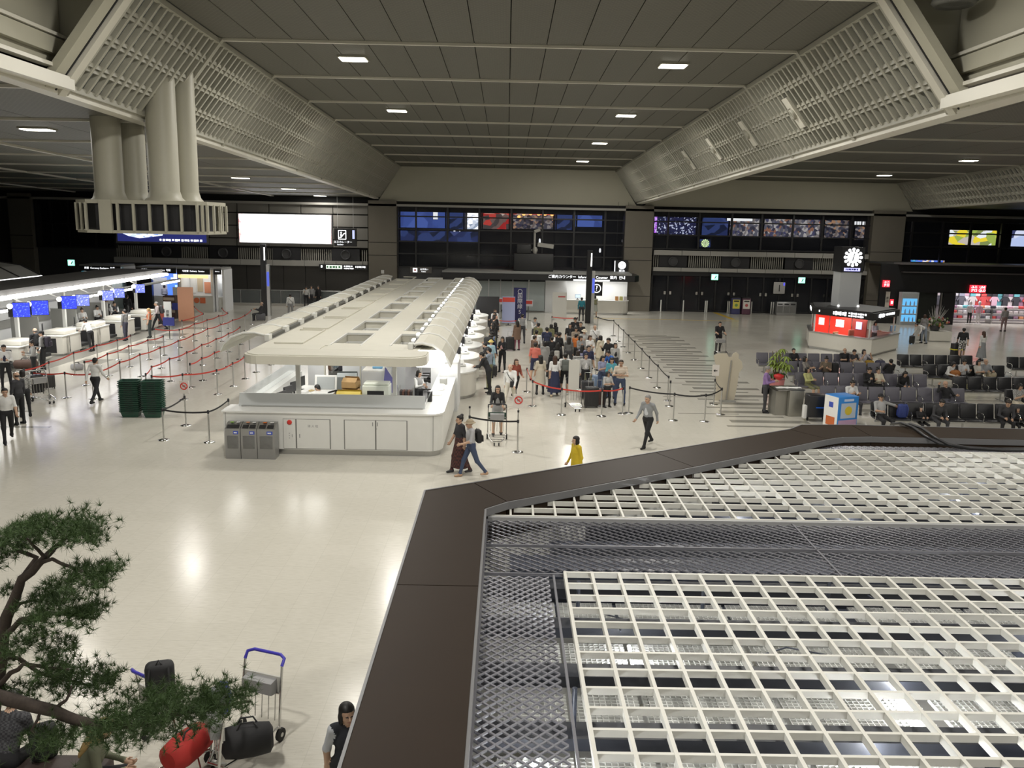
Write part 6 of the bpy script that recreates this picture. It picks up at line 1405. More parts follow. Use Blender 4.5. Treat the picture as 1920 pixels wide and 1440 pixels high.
p = PZ(90, 728); suitcase((p.x+.1, p.y-.1, 0), .9, (.42, .26, .55), (.025, .025, .03), 'rounded black case behind the advertising trolley')
suitcase(pz(924, 706), .2, (.36, .24, .5), BLK, 'small black case at the feet of the customer with the big backpack', handle=False)
suitcase(pz(489, 601), .3, (.6, .35, .45), (.1, .1, .11), 'dark grey case the waiting person sits on by the sign post', handle=False)
def ob(px_, yb, dy=-.2): return (PY(px_, 680, yb+dy).x, yb+dy, .457)
def duffel(loc, rz, L_, r, col_, lab, nm='duffel_bag'):
    t = thing(nm, lab, 'bag', loc, rz); m = mat('bag_%02d%02d%02d' % tuple(int(c*99) for c in col_), col_, .75, noise=.12, nscale=9)
    pr = [(r*.55, -L_/2), (r*.9, -L_/2+.04), (r*1.02, -L_/6), (r, L_/6), (r*.9, L_/2-.04), (r*.55, L_/2)]
    MB().lathe(pr, (0, 0, r*.97), 14, ax='x').build('body', m, t)
    for y in (-.06, .06): MB().tube([(-L_*.2, y, r*1.85), (-L_*.12, y, r*2.3), (L_*.12, y, r*2.3), (L_*.2, y, r*1.85)], .012, 5).build('carry_strap', BLACK, t)
    return t
p = PZ(30, 700); duffel((p.x+.5, p.y-.1, .22), .2, .9, .2, (.07, .04, .03), 'brown duffel bag lying on the trolley by the check-in desk')
p = PZ(145, 694); duffel((p.x, p.y, 0), .3, .5, .15, (.32, .32, .33), 'grey patterned bag lying on the floor by the red belts')
duffel(ob(1608, 39.3, -.3), 0, .5, .14, (.55, .5, .42), 'cream and orange bag on the lap side of the grey bench')
duffel(ob(1630, 39.3, -.3), .2, .4, .14, (.4, .25, .03), 'mustard yellow handbag on the grey bench')
duffel(ob(1650, 39.3, -.25), .1, .45, .14, (.05, .05, .09), 'dark blue patterned bag on the end of the grey bench')
duffel(ob(1792, 36.7, -.32), .3, .5, .16, (.35, .13, .03), 'orange brown bag hugged on the short black bench')
p = PZ(1810, 712, .47); duffel((p.x, p.y-.3, .0), 0, .7, .18, (.30, .29, .13), 'olive green holdall on the floor in front of the black bench')
duffel(ob(1862, 36.7, -.36), .2, .4, .13, (.36, .31, .22), 'tan handbag on the lap side of the black bench')
def backpack(M_or_loc, rz, col_, lab, s=1., accent=None):
    t = thing('backpack', lab, 'backpack', M_or_loc, rz); m = mat('pack_%02d%02d%02d' % tuple(int(c*99) for c in col_), col_, .7, noise=.15, nscale=12)
    MB().rbox(-.16*s, .16*s, -.09*s, .10*s, 0, .48*s, .07*s, seg=3).build('main_pouch', m, t); MB().rbox(-.13*s, .13*s, .09*s, .16*s, .04*s, .27*s, .03*s).build('front_pocket', accent or m, t)
    for sx in (-1, 1): MB().tube([(sx*.1*s, -.08*s, .44*s), (sx*.11*s, -.15*s, .36*s), (sx*.11*s, -.14*s, .18*s), (sx*.12*s, -.07*s, .06*s)], .014*s, 5).build('shoulder_strap', m, t)
    MB().tube([(-.03*s, -.05*s, .47*s), (0, -.05*s, .53*s), (.03*s, -.05*s, .47*s)], .01*s, 5).build('top_loop', BLACK, t); return t
backpack(ob(1702, 28.1, -.2), .1, (.03, .05, .2), 'blue and black backpack standing on the black bench', accent=BLUEL)
backpack(ob(1566, 36.8, -.2), .1, (.02, .02, .022), 'black backpack with red trim on the grey bench', accent=RED)
# ---- green shopping-style baskets in two tall stacks
BASK = mat('dark_green_basket', (.016, .066, .042), .45)
def basket_mesh():
    mb = MB(); a, b_, h, s = .30, .22, .2, .80
    for (fx, fy) in ((1, 0), (-1, 0), (0, 1), (0, -1)):
        if fx: mb.add([(fx*a, -b_, h), (fx*a, b_, h), (fx*a*s, b_*s, 0), (fx*a*s, -b_*s, 0)], [(0, 1, 2, 3)])
        else: mb.add([(-a, fy*b_, h), (a, fy*b_, h), (a*s, fy*b_*s, 0), (-a*s, fy*b_*s, 0)], [(0, 1, 2, 3)])
    mb.quad((-a*s, -b_*s, 0), (a*s, -b_*s, 0), (a*s, b_*s, 0), (-a*s, b_*s, 0))
    return mb.mesh('tray', BASK)
bmesh_ = basket_mesh(); brim = MB()
for (p0, p1) in (((-.31, -.23), (.31, -.23)), ((.31, -.23), (.31, .23)), ((.31, .23), (-.31, .23)), ((-.31, .23), (-.31, -.23))): brim.bar((*p0, .2), (*p1, .2), .05, .02)
brim = brim.mesh('rim', BASK); bh = MB().tube([(-.12, -.24, .2), (-.12, -.255, .16), (.12, -.255, .16), (.12, -.24, .2)], .008, 5).mesh('grip', BLACK)
for i, (px_, py_, n) in enumerate(((240, 784, 17), (277, 782, 17))):
    p = PZ(240, 784)+Vector((.76*i, 0, 0))
    for k in range(n):
        t = thing('plastic_basket', ['dark green plastic basket in the stack nearer the check-in lanes', 'dark green plastic basket in the stack nearer the black belts'][i], 'basket', (p.x, p.y+.3, .001+k*.064), .12+rng.uniform(-.03, .03), ['basket stack by the lanes', 'basket stack by the belts'][i])
        link('tray', bmesh_, t); link('rim', brim, t); link('grip', bh, t)
# ---- steel table with a big pot plant, pale cut-out board, blue machine
p = PZ(1482, 781); t = thing('steel_pedestal', 'brushed steel pedestal table with leaflets on its top', 'pedestal', (p.x, p.y+.3, 0), .12)
MB().rbox(-.12, .42, -.3, .3, .0, .95, .015).build('body', mat('satin_steel', (.38, .37, .33), .35, metal=.6), t); MB().box(-.55, -.13, -.1, .5, 0, .9).build('side_body', mat('satin_steel', (.38, .37, .33), .35, metal=.6), t); MB().box(-.57, .44, -.32, .52, .95, .98).build('top', STEEL, t)
for k in range(6): MB().box(-.1, .1, -.14, .14, 0, .008).build('leaflet', PAPER, loc=(p.x-.4+.14*k, p.y+.35+.05*(k % 2), .984+.0003*k), rz=.3*k, label='white leaflet lying on the steel pedestal', cat='leaflet', group='leaflets on the pedestal')
p = PZ(1466, 748); pp = thing('potted_plant', 'tall pot plant with drooping yellow-green leaves and red ribbon', 'plant', (p.x+.1, p.y+1.2, 0))
MB().lathe([(.22, 0), (.3, .1), (.34, .55), (.36, .6), (.3, .58)], n=16).build('pot', mat('pink_wrap', (.6, .22, .22), .6), pp); MB().lathe([(.06, 0), (.2, .12), (.22, .2), (.05, .26)], (0, -.3, .6), 10).build('ribbon', mat('red_ribbon', (.6, .03, .03), .5), pp)
for k in range(4): MB().tube([(.05*k-.1, 0, .5), (.1*k-.15, .03*k, 1.2), (.16*k-.25, .04*k-.05, 1.75)], [.03, .02, .012], 6).build('stem', mat('plant_stem', (.16, .13, .06), .8), pp)
LEAF = mat('yellow_green_leaf', (.22, .30, .05), .45); LEAF2 = mat('dark_green_leaf', (.04, .09, .025), .45)
leafm = [MB().add([(0, 0, 0), (.045, .09, .01), (.04, .2, -.02), (0, .32, -.09), (-.04, .2, -.02), (-.045, .09, .01), (0, .12, -.012)], [(0, 1, 6), (1, 2, 6), (2, 3, 6), (3, 4, 6), (4, 5, 6), (5, 0, 6)]).mesh('leaf', m_) for m_ in (LEAF, LEAF2)]
for k in range(17):
    c = Vector((rng.normal(0, .26), rng.normal(0, .2), rng.uniform(.8, 1.95)))
    for j in range(7):
        link('leaf', leafm[0 if c.z > 1.1 else 1], pp, M=Matrix.Translation(c) @ Matrix.Rotation(2*PI*j/7+k, 4, 'Z') @ Matrix.Rotation(-.5+rng.uniform(-.2, .2), 4, 'X'))
p = PZ(1363, 752); cb = thing('cutout_board', 'pale beige cut-out photo board seen from behind with its support rail', 'photo board', (p.x, p.y+.1, 0))
out = [(-.45, 0), (-.42, .55), (-.5, .9), (-.42, 1.15), (-.52, 1.45), (-.6, 1.75), (-.45, 1.85), (-.1, 1.86), (-.02, 1.72), (.1, 1.72), (.14, 1.86), (.26, 1.92), (.36, 1.84), (.36, 1.68), (.5, 1.55), (.55, 1.3), (.42, 1.1), (.38, .6), (.3, 0)]
MB().prismy(out, -.02, .02).build('board', mat('beige_board', (.52, .47, .37), .7), cb); MB().bar((-.02, -.04, .05), (.08, -.04, 1.6), .08, .04).build('support_rail', mat('rail_grey', (.3, .29, .26), .6), cb); MB().box(-.3, .3, -.3, .3, 0, .03).build('foot', GREYP, cb)
p = PZ(1580, 803); bx_ = thing('blue_machine', 'blue and white printed vending box in front of the grey bench', 'machine', (p.x, p.y+.3, 0), .35)
BLM = mat('bright_blue_print', (.03, .22, .62), .45); MB().rbox(-.42, .42, -.35, .35, 0, 1.1, .02).build('body', BLM, bx_); MB().box(-.31, .31, -.36, -.35, .36, .88).build('picture_panel', mat('grey_blue_panel', (.45, .52, .62), .5), bx_); MB().lathe([(.15, 0), (.15, -.006)], (0, -.36, .62), 18, ax='y').build('yellow_mark', mat('yellow_print', (.62, .48, .04), .6), bx_)
MB().box(-.43, -.42, -.33, .33, .02, 1.08).build('side_print', PAPER, bx_); MB().box(-.436, -.43, -.1, .1, .7, .88).build('side_mark', BLUEL, bx_); MB().box(-.436, -.43, -.22, .2, .08, .38).build('side_red_mark', mat('orange_print', (.6, .15, .04), .6), bx_); MB().box(-.38, .38, -.358, -.35, .05, .3).build('lower_print', mat('pink_print', (.45, .3, .45), .6), bx_); MB().box(-.2, .2, -.357, -.35, .94, 1.02).build('top_line', mat('pale_line', (.5, .6, .8)), bx_)
p = PZ(1545, 796); t = thing('shopping_cart', 'dark cart with a blue tray beside the printed vending box', 'cart', (p.x-.1, p.y+.6, 0)); MB().rbox(-.35, .3, -.25, .25, .15, .95, .04).build('body', BLACK, t); MB().box(-.1, .4, -.3, .2, .5, .54).build('blue_tray', mat('tray_blue', (.02, .12, .5), .5), t); MB().box(-.45, -.35, -.1, .1, .1, .55).build('white_bag', PAPER, t)
for s in (-1, 1): MB().lathe([(.07, -.02), (.07, .02)], (s*.28, 0, .07), 10, ax='x').build('wheel', RUBBER, t)
# ---- boards among the far check-in lanes
for (px_, yb_, w_, h_, m_, lab, zb_) in ((316, 613, .45, 1.5, mat('white_slim', (.62, .63, .62), .5), 'slim white notice board with black characters among the lanes', .05), (334, 592, .55, 1.9, mat('white_slim', (.62, .63, .62)), 'tall white board with black lettering by the brown shelf', .05), (350, 603, 1.0, 2.2, mat('salmon_board', (.62, .32, .2), .6), 'leaning salmon orange panel at the end of the lanes', .02), (318, 636, .62, .45, mat('navy_board', (.03, .04, .25), .5), 'small navy board on a stand inside the lanes', .75), (332, 598, .55, .45, mat('navy_board', (.03, .04, .25)), 'small navy board under the tall white board', .6), (303, 604, .5, 1.0, mat('red_wood', (.45, .1, .07), .6), 'red folding board beside the slim notice board', .05)):
    t = stand_board(px_, yb_, w_, h_, m_, lab, zb_)
    if 'charac' in lab or 'lettering' in lab: wall_text('lettering', '御\n案\n内', 0, -.035, zb_+h_*.45, .2, TXTB, t)
p = PZ(325, 598); t = thing('brown_rack', 'dark brown leaflet rack beside the tall white board', 'rack', (p.x-.3, p.y+.5, 0)); MB().box(-.4, .4, -.3, .3, 0, 1.5).build('body', mat('dark_brown', (.07, .035, .025), .6), t)
for z in (.4, .8, 1.2): MB().box(-.36, .36, -.32, -.28, z, z+.2).build('leaflet_tier', mat('tier_tan', (.4, .33, .25), .6), t)
# ---- trolleys parked under the pine, with luggage
p = PZ(475, 1418); trolley((p.x-.15, p.y+.1, 0), -.35, 'trolley with blue-violet handle and grey side board under the pine', BOARD, PURP)
p = PZ(300, 1405); trolley((p.x+.2, p.y+.35, 0), 2.6, 'trolley with blue-violet handle carrying the black rucksack', BOARD, PURP)
p = PZ(400, 1430); trolley((p.x-.2, p.y-.45, 0), -1.1, 'trolley with blue-violet handle holding the red bag', BOARD, PURP)
p = PZ(295, 1300, .95); backpack((p.x, p.y+.1, .80), .3, (.012, .013, .025), 'large black rucksack on a trolley under the pine', 1.05)
p = PZ(350, 1395, .4); t = duffel((p.x, p.y, .18), 1.2, .62, .19, (.45, .03, .025), 'bright red soft bag slumped on a trolley under the pine')
p = PZ(410, 1400, .4); duffel((p.x+.3, p.y+.15, .2), .3, .6, .2, (.02, .02, .022), 'black glossy sports bag on the trolley by the red bag')
p = PZ(400, 1348, .8); backpack((p.x-.05, p.y+.3, .6), .9, (.16, .16, .18), 'grey and black rucksack leaning on the red-bag trolley', .9)
# ================================================================== PEOPLE
def surface_nets(D, org, h):
    s = D < 0; nx, ny, nz = D.shape
    c = np.zeros((nx-1, ny-1, nz-1), np.int8); acc = np.zeros((nx-1, ny-1, nz-1, 3)); cnt = np.zeros((nx-1, ny-1, nz-1))
    for (dx, dy, dz) in [(i, j, k) for i in (0, 1) for j in (0, 1) for k in (0, 1)]:
        c += s[dx:nx-1+dx, dy:ny-1+dy, dz:nz-1+dz]
    act = (c > 0) & (c < 8); idx = np.argwhere(act)
    P = np.zeros((len(idx), 3)); C = np.zeros(len(idx))
    corner = lambda o: D[idx[:, 0]+o[0], idx[:, 1]+o[1], idx[:, 2]+o[2]]
    for ax in range(3):
        o2 = [a for a in range(3) if a != ax]
        for u in (0, 1):
            for v in (0, 1):
                a = [0, 0, 0]; a[o2[0]] = u; a[o2[1]] = v; b = list(a); b[ax] = 1
                da, db = corner(a), corner(b); m = (da < 0) != (db < 0); t = np.where(m, da/np.where(m, da-db, 1), 0)
                for q in range(3): P[:, q] += m*(a[q]+(t if q == ax else 0))
                C += m
    V = (idx+P/C[:, None])*h+org
    vid = -np.ones(act.shape, int); vid[tuple(idx.T)] = np.arange(len(idx)); F = []
    for ax in range(3):
        o2 = [(ax+1) % 3, (ax+2) % 3]
        sl0 = [slice(None)]*3; sl1 = [slice(None)]*3; sl0[ax] = slice(0, -1); sl1[ax] = slice(1, None)
        A, B = s[tuple(sl0)], s[tuple(sl1)]; e = np.argwhere(A != B)
        e = e[(e[:, o2[0]] > 0) & (e[:, o2[1]] > 0) & (e[:, o2[0]] < act.shape[o2[0]]) & (e[:, o2[1]] < act.shape[o2[1]])]
        q = []
        for (u, v) in ((0, 0), (-1, 0), (-1, -1), (0, -1)):
            w_ = e.copy(); w_[:, o2[0]] += u; w_[:, o2[1]] += v; q.append(vid[tuple(w_.T)])
        q = np.stack(q, 1); flip = ~A[tuple(e.T)]; q[flip] = q[flip][:, ::-1]; F.append(q[(q >= 0).all(1)])
    return V, np.concatenate(F)
def prim_dist(p, X):
    k = p[0]
    if k == 'c':                       # round cone a,b,ra,rb
        a, b, ra, rb = p[1:5]; d = b-a; t = np.clip(((X-a)@d)/max(d@d, 1e-9), 0, 1)
        return np.linalg.norm(X-a-t[..., None]*d, axis=-1)-(ra+(rb-ra)*t)
    if k == 'e':                       # ellipsoid centre, radii, rotation
        c, r, R = p[1:4]; Y = (X-c)@R; k0 = np.linalg.norm(Y/r, axis=-1); k1 = np.linalg.norm(Y/(r*r), axis=-1)
        return k0*(k0-1)/np.maximum(k1, 1e-6)
    a, b, ra, rb, sq = p[1:6]; d = b-a; L = np.linalg.norm(d); u = d/L    # 'f' flat-ended frustum, sq squashes depth
    Y = X-a; t = Y@u; w_ = Y-t[..., None]*u; w_ = w_*np.array([1, 1/sq, 1]); r = np.linalg.norm(w_, axis=-1)
    rr = ra+(rb-ra)*np.clip(t/L, 0, 1); return np.maximum((r-rr)*.9, np.maximum(-t, t-L))
def prim_box(p):
    if p[0] == 'c': r = max(p[3], p[4]); return np.minimum(p[1], p[2])-r, np.maximum(p[1], p[2])+r
    if p[0] == 'e': r = p[2].max(); return p[1]-r, p[1]+r
    r = max(p[3], p[4]); return np.minimum(p[1], p[2])-r, np.maximum(p[1], p[2])+r
def sdf_mesh(prims, h, k=.03, cut=None):
    bs = [prim_box(p) for p in prims]; lo = np.min([b[0] for b in bs], 0)-3*h; hi = np.max([b[1] for b in bs], 0)+3*h
    n = np.ceil((hi-lo)/h).astype(int)+1; D = np.full(n, 1.); ax = [lo[i]+h*np.arange(n[i]) for i in range(3)]
    for p, (a, b) in zip(prims, bs):
        i0 = np.maximum(0, ((a-k-2*h-lo)/h).astype(int)); i1 = np.minimum(n, ((b+k+2*h-lo)/h).astype(int)+2)
        G = np.stack(np.meshgrid(*[ax[q][i0[q]:i1[q]] for q in range(3)], indexing='ij'), -1); d = prim_dist(p, G)
        S_ = tuple(slice(i0[q], i1[q]) for q in range(3)); o = D[S_]; g = np.clip(.5+.5*(o-d)/k, 0, 1); D[S_] = o*(1-g)+d*g-k*g*(1-g)
    if cut is not None:
        G = np.stack(np.meshgrid(*ax, indexing='ij'), -1); D = np.maximum(D, cut(G))
    V, F = surface_nets(D, lo, h)
    L = np.stack([prim_dist(p, V) for p in prims], 1); lab = np.array([p[-1] for p in prims])[L.argmin(1)]
    Fl = lab[F[:, 0]]
    return V, F, Fl
I3 = np.eye(3); A_ = np.array
# slots: 0 skin 1 top 2 upper sleeve 3 lower sleeve 4 bottom 5 shin 6 shoes 7 eyes 8 lips 9 shirt front
SLOTS = 10
def head_mesh():
    E = lambda c, r, m: ('e', A_(c, float), A_(r, float), I3, m)
    pr = [E((0, .012, .028), (.073, .090, .085), 0), E((0, -.02, -.04), (.055, .062, .068), 0), E((0, -.048, -.085), (.03, .025, .022), 0),
          ('c', A_((0, -.084, .0)), A_((0, -.102, -.026)), .008, .013, 0), E((.072, .012, -.008), (.010, .02, .03), 0), E((-.072, .012, -.008), (.010, .02, .03), 0),
          E((.029, -.076, .006), (.015, .010, .008), 7), E((-.029, -.076, .006), (.015, .010, .008), 7), E((0, -.078, -.056), (.022, .010, .008), 8)]
    return sdf_mesh(pr, .0085, .012)
HEADM = head_mesh()
def hair_mesh(style):
    E = lambda c, r: ('e', A_(c, float), A_(r, float), I3, 0)
    base = [E((0, .02, .042), (.083, .097, .088))]
    face = lambda G: np.maximum(np.maximum(-(.052-G[..., 2])*-1, G[..., 1]+.030), np.abs(G[..., 0])-.062)
    def cutf(G): return np.minimum(np.minimum(.050-G[..., 2], -.028-G[..., 1]), .075-np.abs(G[..., 0]))
    if style == 'short': pr = base+[E((0, .06, -.02), (.062, .045, .05))]
    elif style == 'bob': pr = base+[E((0, .055, -.05), (.082, .055, .09)), E((.068, .015, -.05), (.022, .045, .085)), E((-.068, .015, -.05), (.022, .045, .085))]
    elif style == 'long': pr = base+[E((0, .078, -.15), (.085, .045, .24)), E((.07, .03, -.08), (.022, .045, .13)), E((-.07, .03, -.08), (.022, .045, .13))]
    elif style == 'bun': pr = base+[E((0, .075, .12), (.045, .045, .042)), E((0, .06, -.02), (.06, .04, .045))]
    elif style == 'tail': pr = base+[E((0, .105, -.02), (.03, .035, .06)), E((0, .12, -.11), (.028, .025, .09))]
    elif style == 'thin': pr = [E((0, .03, .008), (.080, .085, .045))]
    elif style == 'cap': pr = [E((0, .015, .05), (.086, .1, .082)), E((0, -.10, .052), (.065, .075, .009)), E((0, .06, -.02), (.062, .045, .05))]
    else: pr = [E((0, .015, .055), (.088, .1, .09)), E((0, .01, .035), (.15, .165, .014))]      # 'hat'
    if style in ('cap', 'hat'): return sdf_mesh(pr, .010, .012, lambda G: np.minimum(.030-G[..., 2], -.03-G[..., 1]))
    return sdf_mesh(pr, .010, .02, cutf)
def to_mesh(name, V, F, Fl, nslots=1):
    me = bpy.data.meshes.new(name); me.from_pydata(V.tolist(), [], F.tolist())
    for i in range(nslots): me.materials.append(None)
    me.polygons.foreach_set('material_index', np.asarray(Fl, np.int32)); me.polygons.foreach_set('use_smooth', np.ones(len(F), bool)); me.update(); return me
HAIR = {}
def rotx(a): c, s = math.cos(a), math.sin(a); return A_([[1, 0, 0], [0, c, -s], [0, s, c]])
def rotz(a): c, s = math.cos(a), math.sin(a); return A_([[c, -s, 0], [s, c, 0], [0, 0, 1]])
def roty(a): c, s = math.cos(a), math.sin(a); return A_([[c, 0, s], [0, 1, 0], [-s, 0, c]])
dg = math.radians
def hand_mesh(wr, d, side, curl):
    d = d/np.linalg.norm(d); u = A_([0, 0, 1.])-d*d[2]
    if np.linalg.norm(u) < .2: u = A_([0, -1., 0])-d*(-d[1])
    u /= np.linalg.norm(u); sx = np.cross(d, u)                    # sx: across the palm is u, palm normal sx
    pn = sx*side; mb = MB(); base = wr+d*.075
    for k, (off, ln) in enumerate(((-.03, .062), (-.010, .075), (.010, .07), (.029, .055))):
        a = base+u*(-off); b = a+(d*math.cos(curl*.5)-pn*math.sin(curl*.5))*ln*.5; c = b+(d*math.cos(curl*1.5)-pn*math.sin(curl*1.5))*ln*.5
        mb.tube([a-d*.02, b, c], [.0095, .009, .007], 5)
    th = wr+d*.03+u*.028; b = th+(d*.6+u*.75)*.035; c = b+(d*.9+u*.1-pn*.3)*.03; mb.tube([th-u*.015, b, c], [.012, .010, .008], 5)
    return mb
def build_pose(lean=0., legs=((2, 3, 4), (2, 3, 4)), arms=((4, 8, 12, 0), (4, 8, 12, 0)), head=(0, 0), hipz=None, skirt=None, coat=None, fem=False, twist=0., bulk=1.):
    lean = dg(lean); pr = []; RT = rotz(dg(twist))@rotx(lean)      # torso frame (forward is -y: positive lean tips forward)
    hip = A_([0, 0, 0.])
    J = {}
    for i, s in ((0, -1), (1, 1)):
        th, kn, sp = [dg(v) for v in legs[i]]
        h0 = A_([s*.088, 0, -.02]); d1 = A_([s*math.sin(sp), -math.sin(th)*math.cos(sp), -math.cos(th)*math.cos(sp)]); kx = h0+d1*.43
        d2 = A_([s*math.sin(sp)*.4, -math.sin(th-kn), -math.cos(th-kn)]); d2 /= np.linalg.norm(d2); an = kx+d2*.41; J[i] = (h0, kx, an)
    low = min(J[0][2][2], J[1][2][2]); z0 = (.075-low) if hipz is None else hipz
    hip = A_([0, 0, z0]); T = lambda v: hip+RT@A_(v, float)
    sw = .150 if fem else .172; bx = (.9 if fem else 1.)*bulk
    E = lambda c, r, m, R=RT: ('e', T(c), A_(r, float), R, m)
    pr += [('e', hip+A_([0, .0, .02]), A_([.158, .118, .12])*A_([bulk, bulk, 1]), I3, 4), E((0, .0, .14), (.140*bx, .104*bulk, .14), 1), E((0, -.005, .31), (.158*bx, .112*bulk, .17), 1), E((0, -.055, .26), (.07, .072*bulk, .17), 9),
           ('c', T((-sw+.03, .01, .455)), T((sw-.03, .01, .455)), .062, .062, 1), ('c', T((0, .012, .46)), T((0, -.012, .58)), .052, .048, 0)]
    for i in (0, 1):
        h0, kx, an = [hip+v for v in J[i]]
        pr += [('c', h0, kx, .085*bulk, .060, 4), ('c', kx, an, .056, .040, 5), ('c', an+A_([0, .025, -.035]), an+A_([0, -.13, -.045]), .038, .030, 6), ('c', an, an+A_([0, .01, -.03]), .042, .04, 6)]
    hands = []
    for i, s in ((0, -1), (1, 1)):
        a, b, e, inn = [dg(v) for v in arms[i]]
        S_ = T((s*sw, .01, .445)); d1 = RT@A_([s*math.sin(b), -math.sin(a)*math.cos(b), -math.cos(a)*math.cos(b)]); el = S_+d1*.285
        d2 = RT@A_([-s*math.sin(inn), -math.sin(a+e)*math.cos(inn), -math.cos(a+e)*math.cos(inn)]); wr = el+d2*.245
        pr += [('c', S_, el, .053*bulk, .043, 2), ('c', el, wr, .042, .028, 3), ('c', wr, wr+d2*.07, .027, .03, 0)]; hands.append((wr, d2, s))
    if skirt: ln, fl = skirt; pr.append(('f', hip+A_([0, 0, .12]), hip+A_([0, 0, .12-ln]), .135, fl, .8, 4))
    if coat: ln, fl = coat; pr.append(('f', T((0, 0, .30)), T((0, 0, .30-ln)), .165, fl, .72, 1))
    V, F, L = sdf_mesh(pr, .0155, .035)
    hp, hy_ = dg(head[0]), dg(head[1]); RH = RT@rotx(-lean*.7)@rotz(hy_)@rotx(hp); hc = T((0, -.022, .625))
    hv, hf, hl = HEADM; Vh = hv@RH.T+hc
    Vs, Fs, Ls = [V, Vh], [F, hf+len(V)], [L, hl]; n = len(V)+len(Vh)
    me_f = [list(map(tuple, f.tolist())) for f in Fs]; faces = [tuple(f) for q in me_f for f in q]; labs = list(L)+list(hl); verts = np.concatenate(Vs).tolist()
    for wr, d2, s in hands:
        mb = hand_mesh(wr, d2, s, .9); faces += [tuple(i+len(verts) for i in f) for f in mb.f]; labs += [0]*len(mb.f); verts += [list(v) for v in mb.v]
    me = bpy.data.meshes.new('person'); me.from_pydata(verts, [], faces)
    for i in range(SLOTS): me.materials.append(None)
    me.polygons.foreach_set('material_index', np.asarray(labs, np.int32)); me.polygons.foreach_set('use_smooth', np.ones(len(faces), bool)); me.update()
    M = Matrix(RH.tolist()).to_4x4(); M.translation = Vector(hc)
    top = (hc+RH@A_([0, .01, .115]))
    back = Matrix(RT.tolist()).to_4x4(); back.translation = Vector(T((0, .13, .06)))
    return dict(me=me, head=M, top=top, back=back, hip=z0)
SIT = dict(hipz=.50, legs=((82, 80, 8), (82, 84, 8)))
POSES = dict(
 stand=dict(), stand2=dict(legs=((6, 4, 5), (-2, 4, 5)), arms=((10, 8, 40, 10), (2, 9, 10, 0)), head=(8, 14)),
 hold=dict(arms=((14, 6, 92, 26), (14, 6, 86, 26)), head=(14, 0), legs=((3, 3, 4), (0, 2, 4))),
 phone=dict(arms=((22, 8, 108, 20), (4, 8, 14, 0)), head=(20, -8)), cross=dict(arms=((20, 14, 82, 62), (22, 14, 76, 60)), legs=((2, 2, 6), (0, 2, 6))),
 hips=dict(arms=((-8, 42, 66, 40), (4, 8, 14, 0)), head=(0, 20)),
 fstand=dict(fem=True), fhold=dict(fem=True, arms=((16, 6, 95, 24), (12, 6, 80, 30)), head=(12, 10)), fbag=dict(fem=True, arms=((4, 10, 70, 12), (4, 7, 10, 0)), head=(6, -20)),
 dress=dict(fem=True, skirt=(.60, .23), arms=((6, 8, 30, 10), (6, 8, 14, 0))), lskirt=dict(fem=True, skirt=(.86, .27), legs=((16, 8, 3), (-12, 10, 3)), arms=((12, 8, 20, 0), (-10, 8, 12, 0))),
 tunic=dict(fem=True, coat=(.62, .22), arms=((6, 8, 40, 14), (6, 8, 14, 0))), coat=dict(coat=(.50, .21), arms=((8, 9, 22, 0), (-6, 9, 20, 0)), legs=((12, 6, 3), (-12, 14, 3)), lean=3),
 walk=dict(legs=((24, 8, 3), (-20, 18, 3)), arms=((-20, 8, 16, 0), (22, 8, 24, 0)), lean=4), walk2=dict(legs=((-22, 16, 3), (26, 6, 3)), arms=((22, 8, 28, 0), (-22, 8, 14, 0)), lean=5),
 fwalk=dict(fem=True, legs=((22, 8, 2), (-18, 18, 2)), arms=((-14, 8, 16, 0), (16, 8, 60, 16)), lean=3), push=dict(arms=((36, 8, 50, 6), (36, 8, 50, 6)), lean=6, legs=((10, 6, 4), (-8, 8, 4))),
 fpush=dict(fem=True, arms=((34, 8, 48, 6), (34, 8, 48, 6)), lean=4, legs=((6, 4, 3), (-4, 6, 3)), skirt=(.52, .19)),
 lean=dict(lean=24, arms=((52, 10, 46, 26), (46, 10, 50, 26)), legs=((2, 2, 5), (-8, 4, 5)), head=(10, 0)), bend=dict(lean=66, arms=((70, 8, 20, 6), (62, 8, 26, 6)), legs=((6, 10, 4), (-4, 6, 4)), head=(-20, 0)),
 camera=dict(arms=((60, 26, 112, 30), (60, 26, 112, 30)), head=(0, 0)),
 sit=dict(SIT, lean=-10, arms=((28, 8, 62, 24), (26, 8, 66, 24))), sitlean=dict(SIT, lean=22, arms=((30, 8, 70, 26), (30, 8, 66, 26)), head=(24, 0)), sitphone=dict(SIT, lean=4, arms=((26, 8, 100, 24), (24, 8, 96, 24)), head=(22, 6)),
 sitarm=dict(SIT, lean=-14, arms=((20, 10, 62, 20), (6, 72, 4, -60)), head=(4, 0)), sithead=dict(SIT, lean=-12, arms=((60, 60, 128, 20), (30, 8, 60, 24)), head=(8, -16), legs=((84, 60, 6), (80, 92, 20))), sitcam=dict(SIT, lean=-4, arms=((54, 24, 116, 28), (54, 24, 116, 28))),
 fsit=dict(SIT, fem=True, lean=-10, skirt=None, arms=((24, 8, 72, 34), (24, 8, 70, 36)), head=(0, 16)), child=dict(arms=((16, 10, 84, 30), (14, 10, 80, 30)), head=(10, 10)))
PT = {}
def pose(n):
    if n not in PT: PT[n] = build_pose(**POSES[n])
    return PT[n]
SKIN = [mat('skin_%d' % i, c, .55) for i, c in enumerate(((.50, .32, .22), (.56, .37, .27), (.42, .26, .17)))]
EYE = mat('eye_dark', (.03, .02, .02), .3); LIP = mat('lip', (.36, .14, .12), .5)
def cloth(c):
    if isinstance(c, str): return _m[c]
    return mat('fabric_%02d_%02d_%02d' % tuple(int(v*100) for v in c), c, .85, noise=.08, nscale=10)
